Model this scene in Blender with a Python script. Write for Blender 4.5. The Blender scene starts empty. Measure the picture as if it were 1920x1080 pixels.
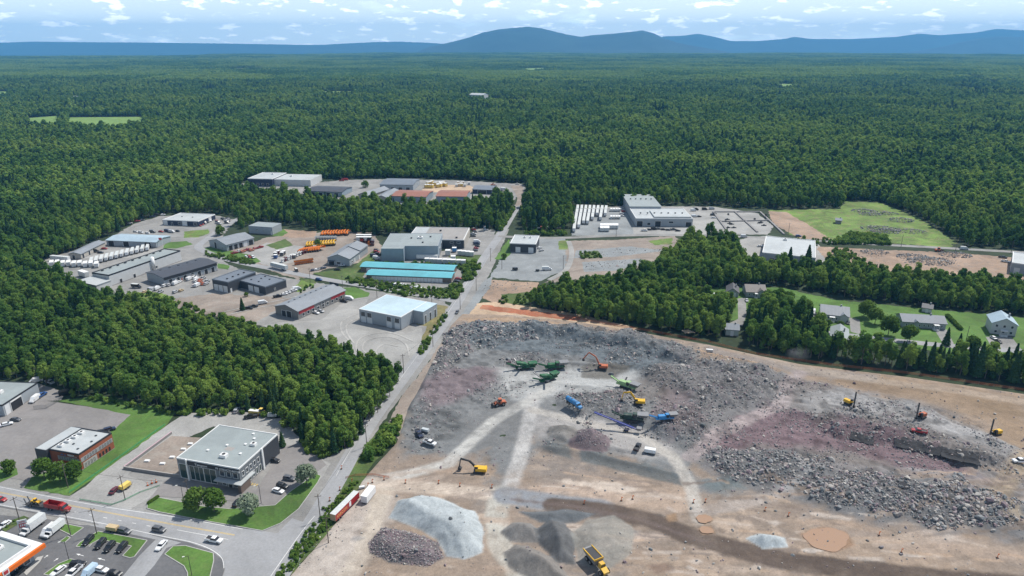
import bpy, bmesh, math, random
import numpy as np
from mathutils import Vector, Matrix, Euler
SC = bpy.context.scene
COL = SC.collection
R = random.Random(7)
NR = np.random.default_rng(11)
rad = math.radians
# ---------------------------------------------------------------- camera
F, HC = 1300.0, 155.0
KS = HC / 122.0                            # world scale against a first survey at 122 m
#                     # focal length in photo pixels (1920 wide), drone height in metres
PITCH = math.atan(460 / 1300)
S_, C_ = math.sin(PITCH), math.cos(PITCH)
cam = bpy.data.cameras.new('camera')
cam.angle = 2 * math.atan(960 / F)
cam.clip_start, cam.clip_end = 1.0, 90000.0
camo = bpy.data.objects.new('camera', cam); COL.objects.link(camo)
camo.location = (0, 0, HC); camo.rotation_euler = (math.pi / 2 - PITCH, 0, 0)
SC.camera = camo
# ---------------------------------------------------------------- sky and sun
SUN_EL, SUN_AZ = 57.0, 36.0                # azimuth measured from +X towards +Y
w = bpy.data.worlds.new('World'); SC.world = w; w.use_nodes = True
nt = w.node_tree; nt.nodes.clear()
out = nt.nodes.new('ShaderNodeOutputWorld'); bg = nt.nodes.new('ShaderNodeBackground'); bg.inputs[1].default_value = 0.1
sky = nt.nodes.new('ShaderNodeTexSky'); sky.sky_type = 'NISHITA'; sky.sun_disc = False
sky.sun_elevation = rad(SUN_EL); sky.sun_rotation = rad(90 - SUN_AZ); sky.altitude = 200; sky.dust_density = 1.2; sky.ozone_density = 1.6
L = nt.links
tc = nt.nodes.new('ShaderNodeTexCoord'); sx = nt.nodes.new('ShaderNodeSeparateXYZ'); L.new(tc.outputs['Generated'], sx.inputs[0])
def wmath(op, a, b=None):
    n = nt.nodes.new('ShaderNodeMath'); n.operation = op
    for i, v in enumerate((a, b)):
        if v is None: continue
        if isinstance(v, (int, float)): n.inputs[i].default_value = v
        else: L.new(v, n.inputs[i])
    return n.outputs[0]
az = wmath('ARCTAN2', sx.outputs[0], sx.outputs[1])
el = wmath('DIVIDE', sx.outputs[2], wmath('ADD', wmath('ABSOLUTE', sx.outputs[2]), 0.25))
cv = nt.nodes.new('ShaderNodeCombineXYZ'); L.new(wmath('MULTIPLY', az, 13.0), cv.inputs[0]); L.new(wmath('MULTIPLY', el, 13.0), cv.inputs[1])
def wnoise(scale, detail, rough, lo, hi, off):
    mp = nt.nodes.new('ShaderNodeMapping'); mp.inputs['Location'].default_value = off; L.new(cv.outputs[0], mp.inputs[0])
    n = nt.nodes.new('ShaderNodeTexNoise'); n.inputs['Scale'].default_value = scale; n.inputs['Detail'].default_value = detail
    n.inputs['Roughness'].default_value = rough; n.inputs['Distortion'].default_value = 0.05; L.new(mp.outputs[0], n.inputs['Vector'])
    r = nt.nodes.new('ShaderNodeMapRange'); r.interpolation_type = 'SMOOTHSTEP'
    r.inputs[1].default_value = lo; r.inputs[2].default_value = hi; L.new(n.outputs[0], r.inputs[0]); return r.outputs[0]
puff = wnoise(2.6, 8, 0.57, 0.54, 0.65, (3.1, 0.4, 0))
veil = wnoise(0.7, 6, 0.55, 0.34, 0.72, (9.0, 2.0, 0))
def wmix(fac, a, b):
    n = nt.nodes.new('ShaderNodeMix'); n.data_type = 'RGBA'
    L.new(fac, n.inputs[0])
    for s, v in ((6, a), (7, b)):
        if isinstance(v, tuple): n.inputs[s].default_value = v
        else: L.new(v, n.inputs[s])
    return n.outputs[2]
def limb(k):                                # thin cloud looks denser towards the horizon, where the view runs through more of it
    return wmath('SUBTRACT', 1.0, wmath('POWER', 2.718, wmath('DIVIDE', -k, wmath('MAXIMUM', sx.outputs[2], .02))))
c1 = wmix(wmath('MULTIPLY', wmath('MAXIMUM', veil, .72), limb(.07)), sky.outputs[0], (15.0, 16.8, 17.2, 1))
c2 = wmix(wmath('MULTIPLY', puff, limb(.2)), c1, (19.0, 19.2, 19.4, 1))
L.new(c2, bg.inputs[0]); L.new(bg.outputs[0], out.inputs[0])
sun = bpy.data.lights.new('sun', 'SUN'); sun.energy = 5.0; sun.angle = rad(0.53); sun.color = (1, .955, .88)
suno = bpy.data.objects.new('sun', sun); COL.objects.link(suno)
sd = Vector((math.cos(rad(SUN_EL)) * math.cos(rad(SUN_AZ)), math.cos(rad(SUN_EL)) * math.sin(rad(SUN_AZ)), math.sin(rad(SUN_EL))))
suno.rotation_euler = sd.to_track_quat('Z', 'Y').to_euler()
vs = SC.view_settings; vs.view_transform = 'Standard'; vs.look = 'None'; vs.gamma = 1; vs.exposure = 0.2
SC.render.engine = 'CYCLES'
cy = SC.cycles; cy.max_bounces = 6; cy.diffuse_bounces = 3; cy.glossy_bounces = 2; cy.transmission_bounces = 3; cy.transparent_max_bounces = 6
cy.volume_bounces = 0; cy.use_denoising = True
# ---------------------------------------------------------------- survey: photo pixel -> ground
def U(px, py, z=0.0):
    a = (px - 960) / F; b = (py - 540) / F
    t = (HC - z) / (S_ + C_ * b)
    return (a * t, (C_ - S_ * b) * t)
def ztop(px, py, ty):                      # height of a vertical that stands on pixel (px,py) and ends at row ty
    X, Y = U(px, py); v = (ty - 540) / F
    return HC - Y * (S_ + v * C_) / (C_ - v * S_)
def PX(X, Y, Z):
    w_ = HC - Z; d = Y * C_ + w_ * S_
    return 960 + F * X / d, 540 + F * (w_ * C_ - Y * S_) / d
def heading(px, py, dx, dy):               # world angle of the picture direction (dx,dy) at a pixel
    a = U(px, py); b = U(px + dx, py + dy)
    return math.atan2(b[1] - a[1], b[0] - a[0])
# ---------------------------------------------------------------- materials
MATS = {}
def nodes(name):
    m = bpy.data.materials.new(name); m.use_nodes = True; t = m.node_tree
    return m, t, t.nodes['Principled BSDF']
def mk(name, col, rough=.8, var=.18, scale=.6, metal=0.0, bump=0.0, bscale=8.0, coord='Object', ribs=None, spec=.35, stain=0.0, stain_col=None, detail=5, coat=0):
    """base colour varied by two noises; optional bump and profiled-metal ribs (x, y or xy: metres per rib)"""
    col = tuple(c * .84 for c in col); stain_col = tuple(c * .84 for c in stain_col) if stain_col else None
    m, t, b = nodes(name); N, K = t.nodes, t.links
    b.inputs['Roughness'].default_value = rough; b.inputs['Metallic'].default_value = metal
    b.inputs['Specular IOR Level'].default_value = spec; b.inputs['Coat Weight'].default_value = coat
    if coord == 'World':
        g = N.new('ShaderNodeNewGeometry'); vec = g.outputs['Position']
    else:
        g = N.new('ShaderNodeTexCoord'); vec = g.outputs['Object']
    no = N.new('ShaderNodeTexNoise'); no.inputs['Scale'].default_value = scale; no.inputs['Detail'].default_value = detail; no.inputs['Roughness'].default_value = .65
    K.new(vec, no.inputs['Vector'])
    mr = N.new('ShaderNodeMapRange'); mr.inputs[1].default_value = .25; mr.inputs[2].default_value = .75
    mr.inputs[3].default_value = 1 - var; mr.inputs[4].default_value = 1 + var; K.new(no.outputs[0], mr.inputs[0])
    mx = N.new('ShaderNodeMix'); mx.data_type = 'RGBA'; mx.blend_type = 'MULTIPLY'; mx.inputs[0].default_value = 1
    mx.inputs[6].default_value = (*col, 1); cc = N.new('ShaderNodeCombineColor')
    for i in range(3): K.new(mr.outputs[0], cc.inputs[i])
    K.new(cc.outputs[0], mx.inputs[7]); last = mx.outputs[2]
    if stain:
        n2 = N.new('ShaderNodeTexNoise'); n2.inputs['Scale'].default_value = scale * .17; n2.inputs['Detail'].default_value = 7; n2.inputs['Roughness'].default_value = .7
        K.new(vec, n2.inputs['Vector'])
        r2 = N.new('ShaderNodeMapRange'); r2.interpolation_type = 'SMOOTHSTEP'; r2.inputs[1].default_value = .48; r2.inputs[2].default_value = .64; r2.inputs[4].default_value = stain
        K.new(n2.outputs[0], r2.inputs[0])
        m2 = N.new('ShaderNodeMix'); m2.data_type = 'RGBA'; K.new(r2.outputs[0], m2.inputs[0]); K.new(last, m2.inputs[6])
        m2.inputs[7].default_value = (*(stain_col or tuple(c * .6 for c in col)), 1); last = m2.outputs[2]
    if coord == 'World':                       # broad uneven tone of real ground
        n4 = N.new('ShaderNodeTexNoise'); n4.inputs['Scale'].default_value = .045; n4.inputs['Detail'].default_value = 9; n4.inputs['Roughness'].default_value = .68; n4.inputs['Distortion'].default_value = .6; K.new(vec, n4.inputs['Vector'])
        r4 = N.new('ShaderNodeMapRange'); r4.inputs[1].default_value = .3; r4.inputs[2].default_value = .7; r4.inputs[3].default_value = 1 - 1.4 * var; r4.inputs[4].default_value = 1 + 1.1 * var; K.new(n4.outputs[0], r4.inputs[0])
        v4 = N.new('ShaderNodeVectorMath'); v4.operation = 'SCALE'; K.new(last, v4.inputs[0]); K.new(r4.outputs[0], v4.inputs['Scale']); last = v4.outputs[0]
    K.new(last, b.inputs['Base Color'])
    if bump or ribs:
        bp = N.new('ShaderNodeBump'); bp.inputs['Strength'].default_value = bump or .5; bp.inputs['Distance'].default_value = .06
        if ribs:
            s = N.new('ShaderNodeSeparateXYZ'); K.new(vec, s.inputs[0])
            ad = N.new('ShaderNodeMath'); ad.operation = 'ADD'
            if 'x' in ribs[0]: K.new(s.outputs[0], ad.inputs[0])
            if 'y' in ribs[0]: K.new(s.outputs[1], ad.inputs[1])
            mu = N.new('ShaderNodeMath'); mu.operation = 'MULTIPLY'; mu.inputs[1].default_value = 2 * math.pi / ribs[1]; K.new(ad.outputs[0], mu.inputs[0])
            si = N.new('ShaderNodeMath'); si.operation = 'SINE'; K.new(mu.outputs[0], si.inputs[0]); K.new(si.outputs[0], bp.inputs['Height'])
        else:
            n3 = N.new('ShaderNodeTexNoise'); n3.inputs['Scale'].default_value = bscale; n3.inputs['Detail'].default_value = 6; K.new(vec, n3.inputs['Vector'])
            K.new(n3.outputs[0], bp.inputs['Height'])
        K.new(bp.outputs[0], b.inputs['Normal'])
    MATS[name] = m; return m
def glass(name, col=(.03, .04, .05)):
    m, t, b = nodes(name); b.inputs['Base Color'].default_value = (*col, 1); b.inputs['Roughness'].default_value = .08; b.inputs['Specular IOR Level'].default_value = .7
    no = t.nodes.new('ShaderNodeTexNoise'); no.inputs['Scale'].default_value = .8; bp = t.nodes.new('ShaderNodeBump'); bp.inputs['Strength'].default_value = .03
    t.links.new(no.outputs[0], bp.inputs['Height']); t.links.new(bp.outputs[0], b.inputs['Normal'])
    MATS[name] = m; return m
W3 = dict(coord='World')
mk('asphalt', (.305, .308, .315), .92, .13, 1.3, stain=.35, stain_col=(.25, .25, .25), **W3)
mk('asphalt_dark', (.13, .13, .135), .92, .15, 1.1, stain=.3, stain_col=(.19, .185, .18), **W3)
mk('asphalt_lot', (.235, .222, .215), .93, .12, .7, stain=.4, stain_col=(.18, .17, .17), **W3)
mk('gravel', (.255, .25, .24), .95, .22, 1.4, stain=.5, stain_col=(.32, .31, .29), **W3)
mk('gravel_pale', (.325, .32, .305), .95, .2, 1.2, stain=.5, stain_col=(.30, .29, .28), **W3)
mk('gravel_track', (.40, .39, .37), .95, .25, 1.2, stain=.6, stain_col=(.32, .31, .295), **W3)
mk('gravel_brown', (.27, .225, .19), .95, .25, 1.0, stain=.6, stain_col=(.30, .275, .24), **W3)
mk('gravel_blue', (.235, .25, .255), .95, .2, 1.2, stain=.4, stain_col=(.30, .31, .31), **W3)
mk('dirt', (.33, .235, .17), .95, .25, .9, stain=.6, stain_col=(.24, .20, .17), **W3)
mk('red_clay', (.36, .13, .07), .95, .25, .8, stain=.5, stain_col=(.42, .26, .16), **W3)
mk('sand', (.47, .345, .235), .95, .22, .8, stain=.5, stain_col=(.36, .29, .23), **W3)
mk('lawn', (.085, .17, .032), .95, .3, 1.2, stain=.5, stain_col=(.12, .17, .05), **W3)
mk('meadow', (.135, .215, .045), .95, .45, .9, stain=.75, stain_col=(.20, .175, .085), **W3)
mk('dry_grass', (.22, .19, .085), .95, .3, .8, stain=.5, stain_col=(.11, .14, .045), **W3)
mk('weeds', (.075, .12, .03), .95, .4, 1.5, stain=.5, stain_col=(.14, .13, .06), **W3)
mk('field_green', (.16, .26, .06), .95, .15, .05, **W3)
mk('field_tan', (.34, .30, .2), .95, .15, .05, **W3)
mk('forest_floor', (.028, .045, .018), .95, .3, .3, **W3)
mk('far_land', (.030, .055, .022), .95, .55, .004, stain=.5, stain_col=(.06, .085, .03), **W3)
mk('mountain', (.022, .042, .02), .95, .45, .003, **W3)
mk('kerb', (.42, .41, .39), .9, .1, 2, **W3)
mk('paint_white', (.72, .72, .70), .8, .15, 3, **W3)
mk('paint_yellow', (.62, .42, .09), .8, .2, 3, **W3)
mk('concrete', (.40, .385, .36), .9, .15, .8)
mk('concrete_dark', (.25, .24, .235), .9, .15, .8)
for n_, c_ in dict(steel_grey=(.34, .37, .40), steel_blue=(.27, .33, .38), charcoal=(.055, .06, .07), navy=(.03, .04, .075), beige=(.44, .41, .36),
                   pale=(.55, .56, .56), slate=(.17, .185, .20), taupe=(.24, .23, .22), brown=(.17, .13, .11), sage=(.42, .48, .46)).items():
    mk('wall_' + n_, c_, .55, .08, .5, ribs=('xy', .45), bump=.35)
mk('brick', (.30, .095, .05), .9, .22, 3); mk('stone_grey', (.33, .33, .335), .9, .15, 2)
for n_, c_ in dict(white=(.44, .465, .47), pale_blue=(.36, .46, .53), grey=(.24, .26, .285), dark=(.065, .07, .085), sky=(.46, .58, .64), turquoise=(.12, .40, .46),
                   rust=(.30, .125, .085), sagegrey=(.29, .325, .325), slate=(.16, .185, .22), gravelroof=(.32, .30, .28), shingle=(.11, .11, .12), brownshingle=(.16, .14, .13)).items():
    mk('roof_' + n_, c_, .6, .10, .35, ribs=('x', .6) if n_ not in ('white', 'gravelroof', 'sagegrey', 'shingle', 'brownshingle') else None, bump=.25, stain=.5, stain_col=tuple(c * .72 + .02 for c in c_))
mk('door_white', (.70, .71, .72), .5, .06, 1); mk('door_dark', (.028, .03, .035), .5, .2, 1); mk('door_red', (.42, .06, .06), .5, .1, 1); mk('door_blue', (.05, .12, .3), .5, .1, 1)
mk('trim_white', (.75, .75, .74), .6, .06, 1); mk('trim_dark', (.03, .032, .038), .5, .1, 1); mk('trim_orange', (.82, .17, .02), .45, .06, 1); mk('trim_red', (.48, .045, .05), .5, .1, 1)
glass('pane'); glass('pane_green', (.025, .05, .045)); glass('car_glass', (.015, .018, .022))
for n_, c_ in dict(white=(.74, .75, .76), black=(.012, .012, .014), grey=(.10, .105, .115), silver=(.42, .43, .45), red=(.36, .025, .025), blue=(.03, .09, .26), maroon=(.12, .02, .03),
                   navy=(.02, .03, .07), yellow=(.72, .42, .03), orange=(.72, .20, .02), sky=(.05, .24, .52), green=(.02, .11, .045), lime=(.30, .46, .22), darkgreen=(.025, .055, .045),
                   tan=(.55, .42, .24), lightyellow=(.75, .55, .14), rustorange=(.46, .13, .06), paleblue=(.45, .58, .70), cobalt=(.06, .08, .30), palesteel=(.50, .53, .54)).items():
    dz = n_ in ('yellow', 'orange', 'green', 'rustorange', 'lime', 'darkgreen', 'sky', 'cobalt', 'lightyellow'); mk('paint_' + n_ + '_v', c_, .6 if dz else .38, .15, 1.2, spec=.3 if dz else .5, coat=0 if dz else .2, stain=.55 if dz else .25, stain_col=(.30, .27, .23) if dz else None)
mk('rubber', (.016, .016, .017), .9, .2, 2); mk('steel_dark', (.045, .045, .048), .6, .25, 2); mk('steel_mid', (.25, .25, .255), .5, .2, 2, metal=.3); mk('rim', (.35, .35, .36), .4, .1, 2, metal=.6)
mk('lamp', (.75, .75, .70), .2, .02, 1); mk('lamp_red', (.40, .02, .02), .3, .02, 1)
mk('wood_pole', (.14, .115, .095), .9, .25, 3); mk('lumber', (.40, .29, .18), .9, .25, 2); mk('tarp', (.55, .57, .56), .7, .15, 1); mk('lettering_white', (.80, .80, .80), .5, .02, 1); mk('lettering_orange', (.80, .36, .12), .5, .02, 1); mk('lettering_red', (.55, .05, .06), .5, .02, 1)
mk('cone_orange', (.75, .17, .03), .6, .1, 1); mk('fence_orange', (.40, .12, .05), .7, .25, 1); mk('fence_green', (.03, .32, .14), .7, .2, 1); mk('wire', (.03, .03, .03), .7, .1, 1)
mk('blast_mat', (.030, .030, .033), .9, .35, 1.5, bump=.8, bscale=2)
def M(n): return MATS[n]
# ---------------------------------------------------------------- mesh helpers
class MB:
    def __init__(s): s.v = []; s.f = []
    def add(s, vs_, fs): o = len(s.v); s.v += [tuple(p) for p in vs_]; s.f += [tuple(i + o for i in f) for f in fs]; return s
    def hexa(s, p): return s.add(p, [(3, 2, 1, 0), (4, 5, 6, 7), (0, 1, 5, 4), (1, 2, 6, 5), (2, 3, 7, 6), (3, 0, 4, 7)])
    def box(s, x0, x1, y0, y1, z0, z1, tx=0, ty=0):
        return s.hexa([(x0, y0, z0), (x1, y0, z0), (x1, y1, z0), (x0, y1, z0), (x0 + tx, y0 + ty, z1), (x1 - tx, y0 + ty, z1), (x1 - tx, y1 - ty, z1), (x0 + tx, y1 - ty, z1)])
    def tube(s, a, b, r, n=8, r2=None):
        a = Vector(a); b = Vector(b); d = (b - a).normalized(); u = d.orthogonal().normalized(); v = d.cross(u); r2 = r if r2 is None else r2
        ps = [a + (u * math.cos(2 * math.pi * i / n) + v * math.sin(2 * math.pi * i / n)) * r for i in range(n)] + [b + (u * math.cos(2 * math.pi * i / n) + v * math.sin(2 * math.pi * i / n)) * r2 for i in range(n)]
        return s.add(ps, [(i, (i + 1) % n, n + (i + 1) % n, n + i) for i in range(n)] + [tuple(range(n - 1, -1, -1)), tuple(range(n, 2 * n))])
    def beam(s, a, b, w_, h_):              # box beam between two points
        a = Vector(a); b = Vector(b); d = (b - a).normalized(); up = Vector((0, 0, 1)) if abs(d.z) < .95 else Vector((0, 1, 0))
        sd_ = d.cross(up).normalized() * w_ / 2; u = sd_.cross(d).normalized() * h_ / 2
        return s.hexa([a - sd_ - u, a + sd_ - u, a + sd_ + u, a - sd_ + u, b - sd_ - u, b + sd_ - u, b + sd_ + u, b - sd_ + u])
    def prism(s, prof, y0, y1):             # (x,z) profile extruded along y
        n = len(prof)
        return s.add([(x, y0, z) for x, z in prof] + [(x, y1, z) for x, z in prof], [(i, (i + 1) % n, n + (i + 1) % n, n + i) for i in range(n)] + [tuple(range(n - 1, -1, -1)), tuple(range(n, 2 * n))])
    def mesh(s, name, smooth=False):
        me = bpy.data.meshes.new(name); me.from_pydata(s.v, [], s.f); bm = bmesh.new(); bm.from_mesh(me); bmesh.ops.recalc_face_normals(bm, faces=bm.faces[:]); bm.to_mesh(me); bm.free()
        if smooth: me.polygons.foreach_set('use_smooth', [True] * len(me.polygons))
        return me
def part(name, mb, mat, parent, smooth=False):
    me = mb.mesh(name, smooth) if isinstance(mb, MB) else mb
    if not me.materials: me.materials.append(M(mat) if isinstance(mat, str) else mat)
    o = bpy.data.objects.new(name, me); COL.objects.link(o); o.parent = parent; return o
def tag(o, label, cat, group=None, kind=None):
    o['label'] = label; o['category'] = cat
    if group: o['group'] = group
    if kind: o['kind'] = kind
    return o
def thing(name, label, cat, loc=(0, 0, 0), rz=0, group=None):
    o = bpy.data.objects.new(name, None); COL.objects.link(o); o.location = loc; o.rotation_euler = (0, 0, rz); o.empty_display_size = .5
    return tag(o, label, cat, group)
def struct(name, me, mat, label, cat='ground'):
    o = part(name, me, mat, None); o['kind'] = 'structure'; o['label'] = label; o['category'] = cat; return o
PROTO = {}
def spawn(kind, name, label, cat, loc, rz=0, group=None, paint=None, scale=1.0):
    """a thing from a cached list of parts (name, mesh, material or '*', index of parent part or None); meshes are shared"""
    o = thing(name, label, cat, loc, rz, group); o.scale = (scale,) * 3; made = []
    for pn, me, mat, pi in PROTO[kind]:
        c = bpy.data.objects.new(pn, me); COL.objects.link(c); c.parent = o if pi is None else made[pi]
        if mat == '*':
            c.material_slots[0].link = 'OBJECT'; c.material_slots[0].material = M(paint)
        made.append(c)
    return o
def proto(kind, rows):
    res = []
    for row in rows:
        pn, mb, mat = row[:3]; pi = row[3] if len(row) > 3 else None
        me = mb.mesh(kind + '_' + pn, len(row) > 4) if isinstance(mb, MB) else mb
        if not me.materials: me.materials.append(M('paint_white_v' if mat == '*' else mat))
        res.append((pn, me, mat, pi))
    PROTO[kind] = res
# ================================================================ terrain, sheets, quarry
def fbm(x, y, seed=0, oct_=4, f=1.0):
    """cheap value noise in numpy, about -1..1"""
    def h(ix, iy, s):
        n = (ix * 374761393 + iy * 668265263 + s * 1442695041).astype(np.int64) & 0x7fffffff
        n = (n ^ (n >> 13)) * 1274126177 & 0x7fffffff
        return ((n ^ (n >> 16)) & 0xffff) / 32767.5 - 1
    tot = np.zeros_like(x, dtype=float); a = 1.0; na = 0
    for o in range(oct_):
        X = x * f; Y = y * f; ix = np.floor(X).astype(np.int64); iy = np.floor(Y).astype(np.int64); fx = X - ix; fy = Y - iy
        fx = fx * fx * (3 - 2 * fx); fy = fy * fy * (3 - 2 * fy)
        v = (h(ix, iy, seed + o) * (1 - fx) + h(ix + 1, iy, seed + o) * fx) * (1 - fy) + (h(ix, iy + 1, seed + o) * (1 - fx) + h(ix + 1, iy + 1, seed + o) * fx) * fy
        tot += a * v; na += a; a *= .5; f *= 2.03
    return tot / na
def sstep(a, b, x):
    t = np.clip((x - a) / (b - a), 0, 1); return t * t * (3 - 2 * t)
def sdist(P, x, y):
    """signed distance to a polygon (positive inside); far points are clipped to -99"""
    P = np.asarray(P, float); d2 = np.full(x.shape, 1e12); ins = np.zeros(x.shape, bool); n = len(P)
    for i in range(n):
        a = P[i]; b = P[(i + 1) % n]; e = b - a; wx = x - a[0]; wy = y - a[1]
        t = np.clip((wx * e[0] + wy * e[1]) / max(e @ e, 1e-9), 0, 1)
        d2 = np.minimum(d2, (wx - t * e[0]) ** 2 + (wy - t * e[1]) ** 2)
        c = (a[1] > y) != (b[1] > y)
        if abs(e[1]) > 1e-9: ins ^= c & (x < e[0] * (y - a[1]) / e[1] + a[0])
    d = np.sqrt(d2); return np.where(ins, d, -d)
def ldist(P, x, y):
    """distance to a polyline and the parameter along it 0..1"""
    P = np.asarray(P, float); seg = np.linalg.norm(np.diff(P, axis=0), axis=1); tot = seg.sum(); best = np.full(x.shape, 1e9); tt = np.zeros(x.shape); acc = 0
    for i in range(len(P) - 1):
        a = P[i]; e = P[i + 1] - a; wx = x - a[0]; wy = y - a[1]; t = np.clip((wx * e[0] + wy * e[1]) / max(e @ e, 1e-9), 0, 1)
        d = np.hypot(wx - t * e[0], wy - t * e[1]); m = d < best; best = np.where(m, d, best); tt = np.where(m, (acc + t * seg[i]) / tot, tt); acc += seg[i]
    return best, tt
def G(pts): return [U(*p) for p in pts]
# ---- the land: a wooded plateau that drops to a far lower plain
def land_h(X, Y):
    d = np.hypot(X, Y)
    roll = fbm(X, Y, 5, 3, 1 / 900.0) * 16 * sstep(1400, 3300, d)
    edge = 10200 + 700 * fbm(X, Y * 0, 9, 2, 1 / 2500.0) - 1100 * sstep(-500, -5000, X)
    return roll + 6 * sstep(3800, 7600, d) - (150 + roll) * sstep(edge, edge + 900, d)
rows = [-400, -100, 60, 130, 250, 400, 600, 800, 1000, 1200] + list(np.arange(1400, 13000, 200)) + [13300, 17000, 21100]
cols = np.linspace(-1, 1, 81)
mb = MB(); n = len(cols)
for y in rows:
    hw = max(500, y * 1.12) + 100
    X = cols * hw; Z = land_h(X, np.full_like(X, float(y)))
    mb.v += [(float(a), float(y), float(z)) for a, z in zip(X, Z)]
mb.f = [(r * n + i, r * n + i + 1, (r + 1) * n + i + 1, (r + 1) * n + i) for r in range(len(rows) - 1) for i in range(n - 1)]
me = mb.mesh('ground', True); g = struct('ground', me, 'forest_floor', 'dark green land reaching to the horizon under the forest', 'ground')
# ---- mountains and far ridges
def ridge(name, prof, dist, depth, label):
    """prof: picture points (px, row) of the skyline; built as a real ridge at that distance with spurs and two flanks"""
    prof = sorted(prof); xs = np.array([p[0] for p in prof], float); ys = np.array([p[1] for p in prof], float)
    nx, ny = 300, 35; q = np.linspace(xs[0], xs[-1], nx); py = np.interp(q, xs, ys)
    ker = np.hanning(5); ker /= ker.sum(); py = np.convolve(np.pad(py, 2, 'edge'), ker, 'valid')
    v = (py - 540) / F; Xc = (q - 960) / F * dist / (C_ - v * S_); top = HC - dist * (S_ + v * C_) / (C_ - v * S_)
    mb = MB(); t = np.linspace(-1, 1, ny)
    for tj in t:
        fall = (1 - abs(tj)) ** 1.25
        X = Xc * (1 + tj * depth / dist); Y = np.full(nx, dist + tj * depth)
        h = -158 + (top + 158) * fall
        amp = np.clip((top + 158), 0, 500) * .30 * (1 - fall) * min(1, (1 - abs(tj)) * 6)
        h = h + amp * fbm(X, Y, 3, 4, 1 / 1400.0)
        mb.v += [(float(a), float(b), float(c)) for a, b, c in zip(X, Y, h)]
    mb.f = [(j * nx + i, j * nx + i + 1, (j + 1) * nx + i + 1, (j + 1) * nx + i) for j in range(ny - 1) for i in range(nx - 1)]
    o = struct(name, mb.mesh(name, True), 'mountain', label, 'hill'); return o
ridge('mountain', [(740, 106), (780, 98), (805, 88), (850, 78), (880, 70), (905, 61), (935, 55), (965, 52), (990, 50), (1015, 53), (1040, 59), (1065, 65), (1090, 69), (1110, 66), (1150, 63), (1180, 60), (1205, 57), (1225, 62), (1245, 72), (1270, 80), (1300, 86), (1340, 93), (1390, 102)], 14200, 2400, 'broad blue twin-peaked wooded mountain rising over the plain')
ridge('hill', [(-400, 79), (0, 80), (60, 78), (150, 79), (300, 80), (450, 82), (560, 84), (640, 84), (760, 84), (900, 86), (1100, 90)], 17800, 2400, 'long low blue ridge on the left horizon')
ridge('hill', [(1060, 92), (1200, 82), (1245, 68), (1280, 67), (1308, 63), (1340, 69), (1370, 77), (1420, 77), (1470, 73), (1490, 69), (1520, 73), (1600, 73), (1680, 69), (1725, 63), (1760, 66), (1830, 61), (1868, 54), (1920, 57), (2000, 52), (2200, 62), (2400, 68)], 19200, 1700, 'pale far mountain chain on the right horizon')
ridge('hill', [(1620, 108), (1700, 98), (1760, 89), (1800, 79), (1840, 71), (1875, 68), (1920, 70), (1990, 66), (2100, 78), (2250, 95)], 15800, 1700, 'rounded blue wooded hill at the right edge')
ridge('hill', [(540, 90), (620, 83), (700, 79), (750, 78), (800, 80), (860, 84), (900, 90)], 19000, 1600, 'faint low ridge left of the twin-peaked mountain')
# ---- quarry: one height field, colours and heights from the same features
Q_OUT = [(866, 588), (960, 590), (1090, 604), (1220, 626), (1330, 646), (1500, 682), (1700, 706), (1920, 738), (2150, 775), (2600, 900), (2600, 1250), (400, 1250), (524, 1100), (588, 1026), (622, 985), (652, 945), (676, 902), (706, 868), (742, 830), (762, 770), (790, 720), (815, 668), (842, 612)]
QP = G(Q_OUT)
x0, x1, y0, y1, ST = -115.0, 335.0, 128.0, 410.0, 0.6
gx = np.arange(x0, x1 + .01, ST); gy = np.arange(y0, y1 + .01, ST)
QX, QY = np.meshgrid(gx, gy); QZ = np.zeros_like(QX); QC = np.zeros(QX.shape + (3,)); 
wob = fbm(QX, QY, 21, 4, 1 / 9.0); wob2 = fbm(QX, QY, 33, 5, 1 / 2.6); wob3 = fbm(QX, QY, 41, 4, 1 / 28.0)
QC[:] = (.44, .345, .26); wobS = fbm(QX * .22, QY * 1.1, 87, 5, 1 / 2.2); wobL = fbm(QX * .6, QY, 88, 4, 1 / 16.0)
def tint(mask, col, raw=False):
    col = np.array(col)
    if np.ptp(col) < .1 and not raw: col = col * .80      # rock greys
    QC[:] = QC * (1 - mask[..., None]) + np.array(col) * mask[..., None]
def zone(pts, col, soft=3.0, amt=1.0, wob_m=2.5):
    s = sdist(G(pts), QX, QY) + wob * wob_m + wob2 * wob_m * .5; m = sstep(-soft, soft, s) * amt; tint(m, col); return m
def stroke(pts, width, col, soft=1.2, amt=.8, dip=0.0, ruts=True):
    width *= 1.12; d, t = ldist(G(pts), QX, QY); m = sstep(width / 2 + soft, width / 2 - soft, d + wob2 * .9) * amt
    if ruts: m = m * (.78 + .22 * np.cos(d * 2 * np.pi / 1.9) ** 2)
    tint(np.clip(m * (1 + .45 * wob + .3 * wob2), 0, 1), col, True); QZ[:] += dip * m; return m
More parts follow.
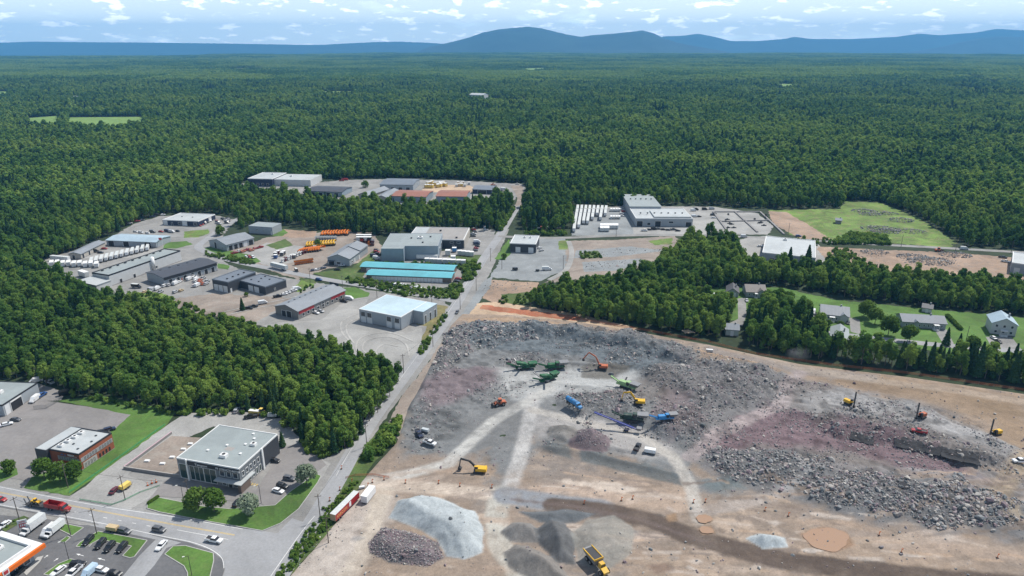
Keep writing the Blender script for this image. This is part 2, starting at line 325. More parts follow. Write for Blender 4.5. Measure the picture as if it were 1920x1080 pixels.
# sand tones, patches
tint(np.clip(.5 + 1.6 * wobL, 0, 1) * .65, (.31, .265, .225)); tint(sstep(.1, .5, wob3 + .4 * wob) * .5, (.30, .29, .28)); tint(sstep(.05, .5, wobS) * .5, (.30, .25, .205)); tint(sstep(.15, .5, -wobS) * .5, (.55, .45, .35)); tint(sstep(.25, .6, wob + .4 * wob2) * .5, (.60, .48, .365)); tint(sstep(.3, .7, -wob3 + .3 * wob2) * .45, (.31, .265, .235))
zone([(640, 930), (730, 910), (740, 950), (690, 1040), (640, 1100), (520, 1100), (600, 1010)], (.60, .55, .49), 4, .75, 4)
zone([(870, 596), (960, 597), (1090, 612), (1220, 640), (1330, 665), (1450, 690), (1430, 700), (1300, 668), (1190, 648), (1080, 622), (960, 612), (860, 616)], (.52, .37, .24), 2, .7)
zone([(1500, 690), (1700, 712), (1930, 750), (1930, 900), (1850, 790), (1700, 745), (1560, 722)], (.36, .265, .175), 5, .8, 6); zone([(1560, 712), (1720, 722), (1780, 740), (1640, 738)], (.25, .19, .135), 3, .6, 6); zone([(1780, 740), (1930, 760), (1930, 790), (1840, 775)], (.27, .20, .13), 3, .6, 6)
zone([(1330, 652), (1500, 688), (1640, 704), (1640, 716), (1520, 706), (1330, 668)], (.42, .40, .385), 2, .6)
GREYS = [(782, 700), (820, 640), (870, 606), (980, 612), (1100, 622), (1250, 650), (1330, 690), (1480, 700), (1492, 770), (1360, 830), (1310, 885), (1400, 905), (1330, 930), (1290, 905), (1180, 862), (1040, 838), (990, 830), (968, 900), (940, 935), (925, 905), (905, 850), (850, 862), (765, 850), (745, 815)]
zone(GREYS, (.285, .305, .31), 5, .92, 9)
zone([(880, 612), (1000, 618), (1130, 640), (1240, 665), (1270, 700), (1180, 700), (1080, 672), (960, 662), (880, 650)], (.20, .245, .27), 2.5, .8)
zone([(930, 690), (1000, 700), (1090, 690), (1190, 700), (1180, 735), (1060, 738), (1000, 760), (940, 745)], (.66, .68, .66), 5, .85, 4)
zone([(1000, 780), (1100, 780), (1210, 810), (1280, 850), (1200, 860), (1080, 830), (1000, 820)], (.62, .60, .57), 4, .75)
zone([(760, 770), (850, 760), (880, 800), (850, 850), (770, 850)], (.27, .285, .285), 3, .7)
zone([(1290, 690), (1490, 704), (1600, 735), (1760, 770), (1900, 850), (1945, 1010), (1750, 1000), (1560, 972), (1400, 915), (1320, 890), (1290, 840)], (.30, .29, .285), 6, .8, 9)
PURP = (.285, .195, .215)
zone([(1300, 845), (1370, 795), (1440, 765), (1530, 790), (1660, 815), (1740, 850), (1850, 905), (1760, 905), (1640, 872), (1560, 848), (1440, 840), (1340, 860)], PURP, 4, .85, 4)
zone([(788, 722), (850, 690), (930, 694), (935, 720), (880, 750), (800, 775)], PURP, 4, .6, 3)
zone([(1240, 735), (1290, 745), (1320, 800), (1260, 830), (1220, 790)], (.30, .225, .23), 3, .6)
zone([(1130, 738), (1240, 700), (1270, 720), (1240, 760), (1160, 760)], (.30, .255, .225), 3, .5)
zone([(1495, 745), (1580, 735), (1700, 760), (1830, 800), (1920, 850), (1900, 870), (1780, 822), (1640, 800), (1510, 785)], (.44, .44, .43), 3, .75, 4)
zone([(1540, 742), (1600, 745), (1680, 770), (1650, 780), (1560, 765)], (.62, .62, .61), 1.5, .7); zone([(1700, 775), (1790, 795), (1860, 830), (1800, 822), (1720, 800)], (.60, .60, .59), 1.5, .6)
zone([(1320, 850), (1480, 845), (1600, 890), (1780, 900), (1935, 960), (1935, 1010), (1750, 992), (1560, 965), (1470, 935), (1350, 890)], (.25, .26, .265), 3, .85, 3)
zone([(1085, 842), (1270, 888), (1280, 912), (1180, 890), (1090, 866)], (.165, .19, .195), 1.2, .85, 1.0)
zone([(1020, 826), (1070, 838), (1072, 862), (1020, 848)], (.17, .195, .20), 1.2, .8, 1.0)
zone([(1310, 905), (1370, 898), (1400, 918), (1340, 925)], (.22, .27, .275), 2, .8, 1.0)
zone([(1085, 690), (1135, 686), (1195, 690), (1150, 712), (1095, 708)], (.165, .155, .13), 1.5, .8)
zone([(1000, 905), (1180, 905), (1300, 925), (1310, 960), (1180, 955), (1050, 930), (985, 925)], (.56, .44, .34), 3, .7, 3); zone([(1010, 898), (1160, 908), (1290, 938), (1180, 925), (1060, 912)], (.66, .58, .49), 1.2, .7)
# tracks
TRK = (.60, .595, .57); SND = (.66, .57, .47)
stroke([(1000, 742), (990, 800), (972, 870), (950, 930)], 5.6, TRK, amt=.85, dip=-.15); stroke([(1030, 730), (985, 756), (925, 790), (880, 832), (840, 870), (760, 892), (660, 908)], 5.2, (.60, .60, .56), amt=.85)
stroke([(1000, 770), (1090, 792), (1200, 820), (1262, 858), (1292, 905), (1312, 975)], 4.6, (.58, .555, .50), amt=.85); stroke([(1295, 858), (1350, 815), (1420, 785), (1465, 765), (1475, 725), (1500, 700)], 6, (.46, .40, .385), amt=.85)
stroke([(640, 918), (720, 910), (830, 918), (950, 932), (1040, 950)], 6.5, SND, amt=.8); stroke([(1312, 960), (1380, 950), (1460, 930), (1500, 925)], 5, (.46, .42, .38), amt=.6)
stroke([(1480, 850), (1512, 880), (1505, 905), (1460, 920)], 4, (.46, .465, .46), amt=.7); stroke([(1500, 870), (1600, 885), (1720, 893), (1830, 900)], 5, (.36, .345, .34), amt=.6)
stroke([(940, 925), (930, 970), (935, 1020), (980, 1080), (1040, 1140)], 7, (.60, .59, .52), amt=.8); stroke([(720, 925), (700, 980), (680, 1040), (640, 1100)], 6, (.60, .535, .44), amt=.8)
stroke([(1380, 655), (1500, 690), (1620, 712), (1800, 735), (1950, 760)], 6, (.50, .43, .35), amt=.55); stroke([(1920, 860), (1890, 900), (1870, 935), (1900, 980)], 6, (.50, .40, .27), amt=.6)
stroke([(1660, 1020), (1800, 1030), (1950, 1050)], 5, (.53, .42, .33), amt=.5); stroke([(1040, 1060), (1200, 1010), (1260, 1000)], 3, (.6, .5, .42), amt=.5)
for k in range(40):                          # machine tracks wandering over the bare ground
    px = R.uniform(620, 1900); py = R.uniform(880, 1075); a = R.uniform(-.25, .35); l = R.uniform(60, 200); 
    stroke([(px, py), (px + l * .5, py + l * .5 * a + R.uniform(-8, 8)), (px + l, py + l * a)], 2.6, R.choice([(.60, .50, .41), (.34, .28, .235), (.47, .36, .27)]), soft=.7, amt=R.uniform(.25, .55), dip=-.06)
for k in range(46):                          # thin scraped streaks
    px = R.uniform(980, 1900); py = R.uniform(880, 1070); l = R.uniform(30, 120)
    stroke([(px, py), (px + l, py + R.uniform(-4, 14))], R.uniform(.5, 1.4), R.choice([(.66, .57, .48), (.27, .215, .17), (.22, .19, .17), (.56, .42, .30)]), soft=.5, amt=.6, ruts=False)
for k in range(120):                         # scrapes, ruts and patches of the bare ground
    px = R.uniform(960, 1910); py = R.uniform(900, 1078); l = R.uniform(10, 70)
    stroke([(px, py), (px + l, py + R.uniform(-3, 9))], R.uniform(.4, 1.6), R.choice([(.64, .56, .48), (.25, .20, .165), (.20, .175, .155), (.52, .40, .29), (.70, .64, .57)]), soft=.4, amt=R.uniform(.3, .75), ruts=False, dip=R.uniform(-.12, .08))
for k in range(60):
    px = R.uniform(560, 1900); py = R.uniform(900, 1078); r_ = R.uniform(3, 12); zone([(px - r_, py), (px, py - r_ * .4), (px + r_, py), (px, py + r_ * .4)], R.choice([(.68, .62, .55), (.26, .21, .18), (.42, .34, .27), (.33, .34, .345)]), 1.0, R.uniform(.3, .7), 1.5)
stroke([(950, 930), (1040, 945), (1130, 955)], 9, (.30, .32, .34), amt=.9, dip=-.2, ruts=False); stroke([(1040, 950), (1152, 961), (1220, 977), (1289, 1004), (1358, 1025), (1427, 1043), (1495, 1057), (1620, 1072), (1780, 1088), (1980, 1104)], 8.0, (.135, .105, .085), amt=.97, dip=-.5, ruts=False)
stroke([(960, 938), (1080, 952), (1200, 975), (1330, 1020)], 1.2, (.19, .15, .135), amt=.8, ruts=False)
# relief: rims, benches, piles
def ang_(pts):
    c = np.mean(G(pts), 0); return np.arctan2(QY - c[1], QX - c[0])
def mound(pts, h, run, col=None, rough=.35, amt=.95, hard=False, pile=False):
    """a heap over a picture polygon: slopes at the angle of repose up to h; run = metres from edge to top"""
    h *= KS; run *= KS; s = sdist(G(pts), QX, QY) + wob * (.4 if hard else 1.2); z = np.clip(s / run, 0, 1)
    if pile:
        s = s + .35 * wob2; z = np.minimum(s * .74, h * (1 + .12 * wobL)) - .25 * np.clip(s - h / .9, 0, 3) * 0; z = z * (1 + .05 * wob2) + .10 * np.sin(ang_(pts) * 23 + 3 * wob) * sstep(0, 2, s); z = np.where(s > 0, np.maximum(z, 0), 0); QZ[:] = np.maximum(QZ, z); tint(sstep(-.5, .3, s) * amt, col); return z
    z = (z if hard else z * z * (3 - 2 * z) * .5 + z * .5) * h; z = z * (1 + rough * (wob + wobL)) + rough * .35 * wob2 * sstep(0, 2, s)
    z = np.where(s > 0, np.maximum(z, 0), 0); QZ[:] = np.maximum(QZ, z) if hard else QZ + z
    if col is not None: tint(sstep(-.6, .6, s) * amt, col)
    return z
mound([(800, 735), (815, 665), (845, 615), (930, 605), (1000, 618), (1010, 636), (900, 650), (862, 676), (838, 720)], 1.9, 6, None, .5)
mound([(960, 612), (1080, 612), (1200, 634), (1330, 664), (1460, 690), (1455, 716), (1330, 712), (1270, 690), (1180, 662), (1080, 642), (980, 634)], 3.0, 5.5, None, .4)
mound([(1190, 690), (1280, 690), (1440, 706), (1480, 740), (1430, 772), (1340, 770), (1290, 752), (1230, 735)], 2.0, 6, None, .5)
mound([(1045, 738), (1190, 738), (1210, 765), (1180, 788), (1090, 792), (1042, 765)], 1.6, 4, None, .5)
mound([(1225, 780), (1300, 745), (1345, 770), (1335, 815), (1260, 835), (1200, 815)], 1.4, 4, None, .5)
mound([(1325, 846), (1420, 838), (1500, 850), (1520, 890), (1470, 915), (1400, 905), (1340, 886)], 1.6, 5, None, .5)
mound([(1480, 925), (1590, 892), (1750, 905), (1935, 950), (1935, 1005), (1770, 990), (1640, 968), (1540, 960)], 1.5, 6, None, .5)
mound([(1480, 785), (1560, 770), (1700, 800), (1850, 850), (1900, 890), (1820, 890), (1700, 850), (1560, 825)], 2.2, 6, None, .4)
mound([(1010, 836), (1080, 840), (1275, 890), (1275, 898), (1180, 880), (1080, 858), (1010, 850)], 1.6, 3.2, None, .15)
PB = (.66, .74, .76)
mound([(732, 972), (748, 942), (790, 930), (850, 944), (888, 962), (908, 1000), (902, 1036), (870, 1050), (838, 1044), (818, 1012), (780, 990)], 3.3, 7, PB, .22, pile=True)
mound([(690, 1020), (718, 992), (770, 998), (822, 1020), (832, 1048), (800, 1066), (730, 1056), (694, 1040)], 2.2, 4, (.22, .205, .21), .3, pile=True); tint(sstep(-1, 1, sdist(G([(716, 1010), (750, 1002), (760, 1030), (722, 1036)]), QX, QY) + wob) * .7, (.31, .225, .25)); tint(sstep(-1, 1, sdist(G([(750, 1040), (800, 1020), (832, 1045), (800, 1065)]), QX, QY) + wob) * .6, (.33, .27, .29))
mound([(942, 1000), (962, 984), (996, 982), (1014, 1000), (1012, 1018), (960, 1016)], 2.8, 3.4, (.32, .315, .30), .12, pile=True)
mound([(944, 1038), (968, 1024), (1000, 1030), (1044, 1050), (1066, 1092), (1000, 1090), (955, 1064)], 3.2, 4.0, (.33, .315, .29), .12, pile=True)
mound([(1000, 998), (1030, 972), (1060, 985), (1080, 1015), (1078, 1060), (1040, 1058), (1014, 1025)], 4.0, 5, (.185, .195, .20), .25, pile=True)
mound([(1072, 1005), (1098, 975), (1150, 968), (1186, 990), (1186, 1040), (1130, 1076), (1084, 1056)], 1.3, 5, (.40, .40, .36), .5, amt=.75)
mound([(975, 962), (1060, 958), (1120, 965), (1080, 985), (1010, 985)], 1.6, 3, (.20, .225, .24), .2)
mound([(1402, 1012), (1425, 1003), (1470, 1012), (1474, 1026), (1430, 1030)], 2.0, 2.6, PB, .2, pile=True)
cx, cyy = U(1106, 832); d = np.hypot(QX - cx, QY - cyy); cone = np.clip(1 - d / 8.8, 0, 1) * 6.2; QZ[:] = np.maximum(QZ, cone * (1 + .05 * wob2)); tint(sstep(9.3, 8.1, d + wob2) * .9, (.30, .235, .25))
cx, cyy = U(1055, 815); d = np.hypot(QX - cx, QY - cyy); QZ[:] = np.maximum(QZ, np.clip(1 - d / 7, 0, 1) * 3); tint(sstep(7.2, 6.4, d + wob2) * .8, (.37, .36, .33))
# ponds and wet hollows are flat and low
POND = [([(1500, 1002), (1545, 990), (1585, 1000), (1600, 1024), (1560, 1036), (1520, 1024)], (.40, .26, .165)), ([(1304, 972), (1322, 966), (1334, 975), (1322, 984)], (.34, .22, .125)), ([(1310, 992), (1332, 988), (1338, 1000), (1318, 1004)], (.36, .24, .15)), ([(1215, 1062), (1250, 1058), (1262, 1070), (1230, 1076)], (.30, .22, .17)), ([(1252, 968), (1266, 964), (1268, 976), (1254, 978)], (.34, .23, .14))]
for pts, c in POND:
    m = sstep(-1.2, .6, sdist(G(pts), QX, QY) + .5 * wob); tint(m * .9, c); QZ[:] *= (1 - m)
# fine relief and the rim that dips under the land around
inn = sdist(QP, QX, QY)
RUB = [[(788, 730), (815, 665), (845, 612), (930, 604), (1000, 618), (1010, 640), (900, 655), (862, 680), (838, 730)], [(960, 612), (1080, 614), (1200, 636), (1330, 668), (1460, 694), (1455, 718), (1330, 716), (1250, 690), (1150, 664), (980, 640)], [(1190, 690), (1280, 690), (1440, 706), (1484, 740), (1430, 775), (1340, 772), (1290, 752), (1230, 735)], [(1045, 740), (1190, 738), (1210, 765), (1180, 790), (1090, 794), (1042, 765)], [(1225, 785), (1300, 745), (1345, 770), (1335, 820), (1260, 838), (1200, 818)],
       [(1320, 844), (1420, 836), (1500, 848), (1560, 870), (1540, 920), (1480, 930), (1400, 905), (1335, 888)], [(1470, 925), (1590, 888), (1750, 900), (1940, 950), (1940, 1012), (1770, 998), (1640, 972), (1520, 962)], [(1480, 780), (1560, 765), (1700, 790), (1860, 840), (1915, 890), (1820, 890), (1700, 855), (1560, 830)], [(930, 670), (1000, 660), (1010, 680), (950, 690)], [(1130, 668), (1200, 668), (1200, 690), (1140, 690)], [(1500, 735), (1700, 755), (1840, 800), (1820, 815), (1680, 785), (1520, 770)]]
rub = np.zeros_like(QX)
for p in RUB: rub = np.maximum(rub, sstep(-2, 3, sdist(G(p), QX, QY) + fbm(QX, QY, 91, 4, 1 / 11.0) * 11 - 2))
rock_zone = sstep(-4, 6, sdist(G(GREYS), QX, QY) + 6 * wob) + sstep(-4, 6, sdist(G([(1300, 700), (1490, 710), (1700, 755), (1930, 850), (1940, 1010), (1560, 968), (1330, 890), (1300, 850)]), QX, QY) + 6 * wob); rock_zone = np.clip(rock_zone, 0, 1)
tt_ = fbm(QX * .8, QY * 1.2, 95, 4, 1 / 26.0) * 3.2; terr = (np.floor(tt_) + sstep(.35, .65, tt_ - np.floor(tt_))) * .55; flatm = np.zeros_like(QX)   # ledges left by blasting
for p_ in ([(1000, 742), (990, 800), (972, 870), (950, 930)], [(1030, 730), (985, 756), (925, 790), (880, 832), (840, 870), (760, 892), (660, 908)], [(1000, 770), (1090, 792), (1200, 820), (1262, 858), (1292, 905), (1312, 975)], [(960, 700), (1180, 715)]): flatm = np.maximum(flatm, sstep(13, 5, ldist(G(p_), QX, QY)[0]))
QZ += (terr * 1.5 + .9) * rock_zone * (1 - flatm) * .9 + .55 * wob2 * rock_zone * (1 - flatm)
QC *= (1 - .38 * rock_zone * (1 - flatm) * sstep(.0, .5, fbm(QX, QY, 96, 4, 1 / 5.0)))[..., None]
QZ += .12 * wob2 + .10 * fbm(QX, QY, 77, 3, 1 / .9) * (.4 + rub * 3.0) + .22 * rub * wob2 + .25 * wob3
QZ += .35
QZ = np.where(inn < 3, QZ * sstep(-1.0, 3, inn) - .5 * sstep(1.2, -1.0, inn), QZ)
QC *= .60
QC *= np.array([1.01, .99, 1.0])
QC *= (1 + .16 * wobS * (1 - rub) + .14 * wobL)[..., None]
QC *= (1 + .20 * wob2 + .14 * fbm(QX, QY, 55, 3, 1 / .8))[..., None] * (1 - .22 * rub * (fbm(QX, QY, 56, 2, 1 / 1.1) > 0))[..., None]
keep = inn > -2.0
idx = -np.ones(QX.shape, int); idx[keep] = np.arange(keep.sum())
V = np.stack([QX[keep], QY[keep], QZ[keep]], 1)
a_, b_, c_, d_ = idx[:-1, :-1], idx[:-1, 1:], idx[1:, 1:], idx[1:, :-1]; ok = (a_ >= 0) & (b_ >= 0) & (c_ >= 0) & (d_ >= 0)
FQ = np.stack([a_[ok], b_[ok], c_[ok], d_[ok]], 1)
me = bpy.data.meshes.new('quarry_ground'); me.vertices.add(len(V)); me.vertices.foreach_set('co', V.ravel()); me.loops.add(FQ.size); me.loops.foreach_set('vertex_index', FQ.ravel())
me.polygons.add(len(FQ)); me.polygons.foreach_set('loop_start', np.arange(0, FQ.size, 4)); me.polygons.foreach_set('loop_total', np.full(len(FQ), 4)); me.update(); me.validate()
ca = me.color_attributes.new('soil', 'FLOAT_COLOR', 'POINT'); ca.data.foreach_set('color', np.concatenate([np.clip(QC[keep], .01, .9), np.ones((keep.sum(), 1))], 1).astype(np.float32).ravel())
m, t, b = nodes('quarry_soil'); at_ = t.nodes.new('ShaderNodeVertexColor'); at_.layer_name = 'soil'
ge = t.nodes.new('ShaderNodeNewGeometry'); no = t.nodes.new('ShaderNodeTexNoise'); no.inputs['Scale'].default_value = 1.7; no.inputs['Detail'].default_value = 8; no.inputs['Roughness'].default_value = .75; t.links.new(ge.outputs['Position'], no.inputs['Vector'])
mr = t.nodes.new('ShaderNodeMapRange'); mr.inputs[1].default_value = .25; mr.inputs[2].default_value = .75; mr.inputs[3].default_value = .72; mr.inputs[4].default_value = 1.28; t.links.new(no.outputs[0], mr.inputs[0])
vm = t.nodes.new('ShaderNodeVectorMath'); vm.operation = 'SCALE'; t.links.new(at_.outputs[0], vm.inputs[0]); t.links.new(mr.outputs[0], vm.inputs['Scale']); t.links.new(vm.outputs[0], b.inputs['Base Color'])
b.inputs['Roughness'].default_value = .95; b.inputs['Specular IOR Level'].default_value = .2
bp = t.nodes.new('ShaderNodeBump'); bp.inputs['Strength'].default_value = .6; bp.inputs['Distance'].default_value = .25; t.links.new(no.outputs[0], bp.inputs['Height']); t.links.new(bp.outputs[0], b.inputs['Normal']); MATS['quarry_soil'] = m
struct('quarry_ground', me, 'quarry_soil', 'bare tan, grey and purple quarry ground with tracks and heaps', 'ground')
def qh(X, Y):
    i = (X - x0) / ST; j = (Y - y0) / ST
    if not (0 <= i < len(gx) - 1 and 0 <= j < len(gy) - 1): return 0.0
    a = int(i); b_ = int(j); u = i - a; v = j - b_
    z = (QZ[b_, a] * (1 - u) + QZ[b_, a + 1] * u) * (1 - v) + (QZ[b_ + 1, a] * (1 - u) + QZ[b_ + 1, a + 1] * u) * v
    return float(z) if inn[b_, a] > 0 else 0.0
def ON(px, py, base=.02):                    # point of the built ground under a pixel
    z = 0.0
    for k in range(8): X, Y = U(px, py, z); z = max(qh(X, Y), 0) * .6 + z * .4
    X, Y = U(px, py, z); return (X, Y, max(qh(X, Y), base))
mw, t, b = nodes('muddy_water'); b.inputs['Base Color'].default_value = (.30, .19, .12, 1); b.inputs['Roughness'].default_value = .15
for i, (pts, c) in enumerate(POND[:3]):
    gp = G(pts); lo_, hi_ = np.min(gp, 0), np.max(gp, 0); cxp, cyp = (lo_ + hi_) / 2; mb = MB(); N_ = 48; pol = []
    for k in range(N_):
        a = k / N_ * 2 * math.pi; s = .47 * (1 + .10 * math.sin(2 * a + i) + .07 * math.sin(3 * a + 1.3 * i) + .04 * math.sin(7 * a)); pol.append((cxp + math.cos(a) * (hi_[0] - lo_[0]) * s, cyp + math.sin(a) * (hi_[1] - lo_[1]) * s, .52))
    mb.add(pol, [tuple(range(N_))]); o = struct('water', mb.mesh('water'), mw, ['large orange muddy pond on the quarry ground', 'small round brown puddle above the other one', 'small brown puddle just below the round one'][i], 'water')
# ---- flat sheets: roads, lots, lawns
ZL = [0.03]
def sheet(name, pts, mat, label, cat='ground', jit=.0, z=None, world=False):
    gp = pts if world else G(pts); poly = []
    for i, p in enumerate(gp):
        q = gp[(i + 1) % len(gp)]; L_ = math.hypot(q[0] - p[0], q[1] - p[1]); n_ = max(1, int(L_ / 2.5)) if jit else 1
        for k in range(n_):
            u = k / n_; j = jit if k else jit * .3
            poly.append((p[0] + (q[0] - p[0]) * u + R.uniform(-j, j), p[1] + (q[1] - p[1]) * u + R.uniform(-j, j)))
    if z is None: ZL[0] += .0015; z = ZL[0]
    bm = bmesh.new(); vs_ = [bm.verts.new((x, y, z)) for x, y in poly]
    for a, b in zip(vs_, vs_[1:] + vs_[:1]): bm.edges.new((a, b))
    bmesh.ops.triangle_fill(bm, edges=bm.edges[:], use_beauty=True, use_dissolve=False)
    for f in bm.faces:
        if f.normal.z < 0: f.normal_flip()
    me = bpy.data.meshes.new(name); bm.to_mesh(me); bm.free()
    return struct(name, me, mat, label, cat)
def ribbon(name, pts, width, mat, label, cat='road', z=None, world=False):
    gp = [Vector(p) for p in (pts if world else G(pts))]
    if z is None: ZL[0] += .0015; z = ZL[0]
    fine = []
    for i in range(len(gp) - 1):                 # Catmull-Rom for smooth bends
        p0, p1, p2, p3 = gp[max(i - 1, 0)], gp[i], gp[i + 1], gp[min(i + 2, len(gp) - 1)]
        for k in range(8):
            t = k / 8; fine.append(.5 * ((2 * p1) + (p2 - p0) * t + (2 * p0 - 5 * p1 + 4 * p2 - p3) * t * t + (3 * p1 - p0 - 3 * p2 + p3) * t ** 3))
    fine.append(gp[-1]); mb = MB(); ws = width if isinstance(width, (list, tuple)) else [width] * 2; n_ = len(fine)
    for i, p in enumerate(fine):
        d = (fine[min(i + 1, n_ - 1)] - fine[max(i - 1, 0)]).normalized(); nn = Vector((-d.y, d.x)); w_ = ws[0] + (ws[1] - ws[0]) * i / (n_ - 1)
        a = p + nn * w_ / 2; b = p - nn * w_ / 2; mb.v += [(a.x, a.y, z), (b.x, b.y, z)]
    mb.f = [(2 * i, 2 * i + 1, 2 * i + 3, 2 * i + 2) for i in range(n_ - 1)]
    return struct(name, mb.mesh(name), mat, label, cat)
def kerb(pts, label, closed=True, world=False):
    gp = [Vector(p) for p in (pts if world else G(pts))]; mb = MB(); n_ = len(gp)
    for i in range(n_ if closed else n_ - 1):
        a, b = gp[i], gp[(i + 1) % n_]; mb.beam((a.x, a.y, .17), (b.x, b.y, .17), .24, .26)
    o = part('kerb', mb, 'kerb', None); o['kind'] = 'structure'; o['label'] = label; o['category'] = 'kerb'
sheet('verge', [(-300, 860), (0, 880), (60, 900), (130, 930), (240, 880), (330, 830), (520, 830), (600, 850), (640, 845), (703, 772), (766, 690), (836, 590), (884, 500), (935, 430), (955, 430), (918, 515), (872, 588), (822, 656), (742, 757), (674, 856), (596, 998), (480, 1150), (-300, 1150)], 'gravel', 'grey gravel verge along the roads', 'ground', jit=.4)
# industrial lots on the left of the straight road
sheet('gravel_yard', [(40, 500), (90, 482), (140, 470), (205, 448), (250, 420), (300, 405), (400, 402), (440, 412), (420, 440), (390, 470), (420, 490), (450, 505), (560, 525), (700, 545), (835, 565), (845, 580), (800, 640), (770, 680), (730, 672), (600, 630), (480, 610), (400, 590), (310, 575), (240, 555), (150, 540), (90, 520)], 'gravel', 'grey gravel yards between the workshops left of the straight road', jit=1.2)
sheet('gravel_yard', [(430, 470), (500, 445), (560, 440), (640, 432), (700, 435), (720, 470), (690, 490), (610, 505), (560, 525), (500, 505)], 'gravel_brown', 'brownish equipment yard full of orange and yellow lifts', jit=1.0)
sheet('gravel_yard', [(480, 463), (500, 455), (570, 462), (548, 492), (505, 500), (450, 478)], 'gravel_pale', 'pale gravel yard beside the grey workshop with four dark doors', jit=.8)
sheet('dirt_patch', [(530, 430), (595, 434), (590, 445), (545, 446), (510, 440)], 'dirt', 'bare brown soil by the windowless grey shed', jit=.8)
sheet('gravel_yard', [(200, 468), (300, 468), (330, 470), (300, 480), (200, 485), (150, 482), (190, 470)], 'gravel_pale', 'pale forecourt in front of the blue-roofed shed', jit=.8)
sheet('gravel_yard', [(400, 550), (560, 560), (520, 580), (480, 605), (400, 592), (315, 575), (330, 560)], 'gravel_brown', 'brown gravel lot before the dark twin workshop', jit=1.0)
sheet('gravel_yard', [(640, 570), (690, 560), (670, 600), (760, 625), (790, 615), (800, 640), (770, 690), (720, 690), (640, 655), (560, 620), (490, 612), (520, 605), (600, 600)], 'gravel_pale', 'light grey swept gravel around the white-roofed corner building', jit=.8)
sheet('asphalt_lot', [(838, 470), (890, 440), (886, 426), (930, 432), (922, 452), (898, 500), (870, 497), (700, 490), (705, 480)], 'gravel', 'parking area right of the large grey-blue factory', jit=.5)
sheet('gravel_yard', [(680, 505), (860, 505), (868, 515), (855, 535), (800, 545), (670, 525)], 'gravel', 'gravel apron round the turquoise storage rows', jit=.6)
sheet('gravel_yard', [(430, 352), (470, 340), (560, 345), (640, 338), (700, 336), (850, 338), (980, 345), (985, 352), (960, 380), (900, 380), (830, 388), (740, 385), (660, 378), (560, 362), (470, 360)], 'gravel', 'grey yards of the far row of sheds before the forest', jit=1.5)
sheet('dirt_patch', [(800, 345), (880, 348), (900, 355), (890, 362), (830, 362), (790, 358)], 'sand', 'sandy storage ground by the far yellow forms', jit=1.0)
for pts, mat, lb in [([(398, 462), (470, 478), (490, 490), (470, 496), (395, 478), (372, 470)], 'lawn', 'green verge below the grey workshop with four dark doors'), ([(310, 455), (350, 452), (362, 458), (330, 466), (305, 466)], 'lawn', 'small lawn beside the blue-roofed shed'), ([(345, 434), (390, 430), (393, 437), (372, 445), (345, 446)], 'meadow', 'grass island by the crowded car yard'),
    ([(408, 494), (430, 498), (428, 506), (408, 503)], 'lawn', 'grass corner right of the dark-roofed workshop'), ([(640, 540), (665, 538), (693, 549), (690, 556), (655, 562), (640, 556)], 'lawn', 'lawn beyond the red-trimmed building'), ([(586, 512), (660, 502), (690, 478), (700, 470), (705, 485), (680, 520), (800, 548), (845, 545), (870, 535), (868, 545), (840, 560), (760, 555), (640, 530)], 'weeds', 'weedy verge around the turquoise storage rows'),
    ([(795, 568), (840, 575), (820, 610), (795, 650), (790, 640), (800, 612), (780, 608), (793, 585)], 'dry_grass', 'dry grass strip right of the white-roofed corner building'), ([(560, 520), (590, 525), (592, 532), (565, 528)], 'weeds', 'weeds beside the side road'), ([(565, 525), (590, 533), (560, 548), (548, 545)], 'meadow', 'flowering strip between two parking lots'),
    ([(498, 460), (535, 448), (550, 460), (520, 468)], 'weeds', 'green patch behind the pale yard'), ([(510, 442), (532, 430), (540, 436), (528, 443)], 'lawn', 'grass beside the windowless grey shed'), ([(245, 548), (300, 548), (330, 560), (318, 575), (270, 566)], 'meadow', 'yellow flowering weeds beside the wood'), ([(840, 480), (905, 478), (895, 500), (880, 535), (870, 520), (865, 500)], 'weeds', 'green corner beside the storage rows')]:
    sheet('grass', pts, mat, lb, 'grass', jit=.6)
# right of the road
sheet('gravel_yard', [(925, 510), (945, 470), (960, 445), (1060, 448), (1068, 480), (1062, 505), (1010, 528), (920, 520)], 'gravel_blue', 'grey forecourt around the small dark building across the road', jit=1.0)
sheet('vacant_lot', [(1060, 452), (1150, 450), (1265, 442), (1300, 470), (1240, 500), (1160, 520), (1100, 530), (1020, 530), (1062, 505)], 'gravel_brown', 'stony vacant lot between the road and the wood', jit=1.2)
for pts, mat, lb in [([(1080, 470), (1180, 462), (1250, 470), (1150, 482), (1075, 484)], 'gravel_blue', 'grey stone band across the vacant lot'), ([(1090, 492), (1200, 485), (1225, 492), (1150, 508), (1095, 510)], 'gravel_blue', 'lower grey stone band across the vacant lot'), ([(1215, 452), (1262, 446), (1260, 458), (1228, 460)], 'meadow', 'green patch at the far corner of the vacant lot'), ([(1090, 474), (1120, 470), (1130, 484), (1095, 484)], 'weeds', 'weed clump in the vacant lot'), ([(1048, 452), (1064, 450), (1066, 468), (1048, 468)], 'meadow', 'grass strip beside the track to the vacant lot'), ([(945, 460), (955, 448), (958, 475), (945, 488), (928, 486)], 'lawn', 'grass left of the small dark building'),
    ([(920, 525), (1010, 530), (1000, 560), (930, 570), (905, 560)], 'dirt', 'bare brown slope above the quarry'), ([(940, 552), (990, 548), (995, 570), (950, 570)], 'weeds', 'green slope beside the quarry wood')]:
    sheet('ground_patch', pts, mat, lb, 'ground', jit=.8)
sheet('dirt_patch', [(885, 570), (930, 566), (1090, 590), (1210, 620), (1130, 618), (960, 592), (870, 590)], 'sand', 'sandy bank between wood and quarry', jit=.8)
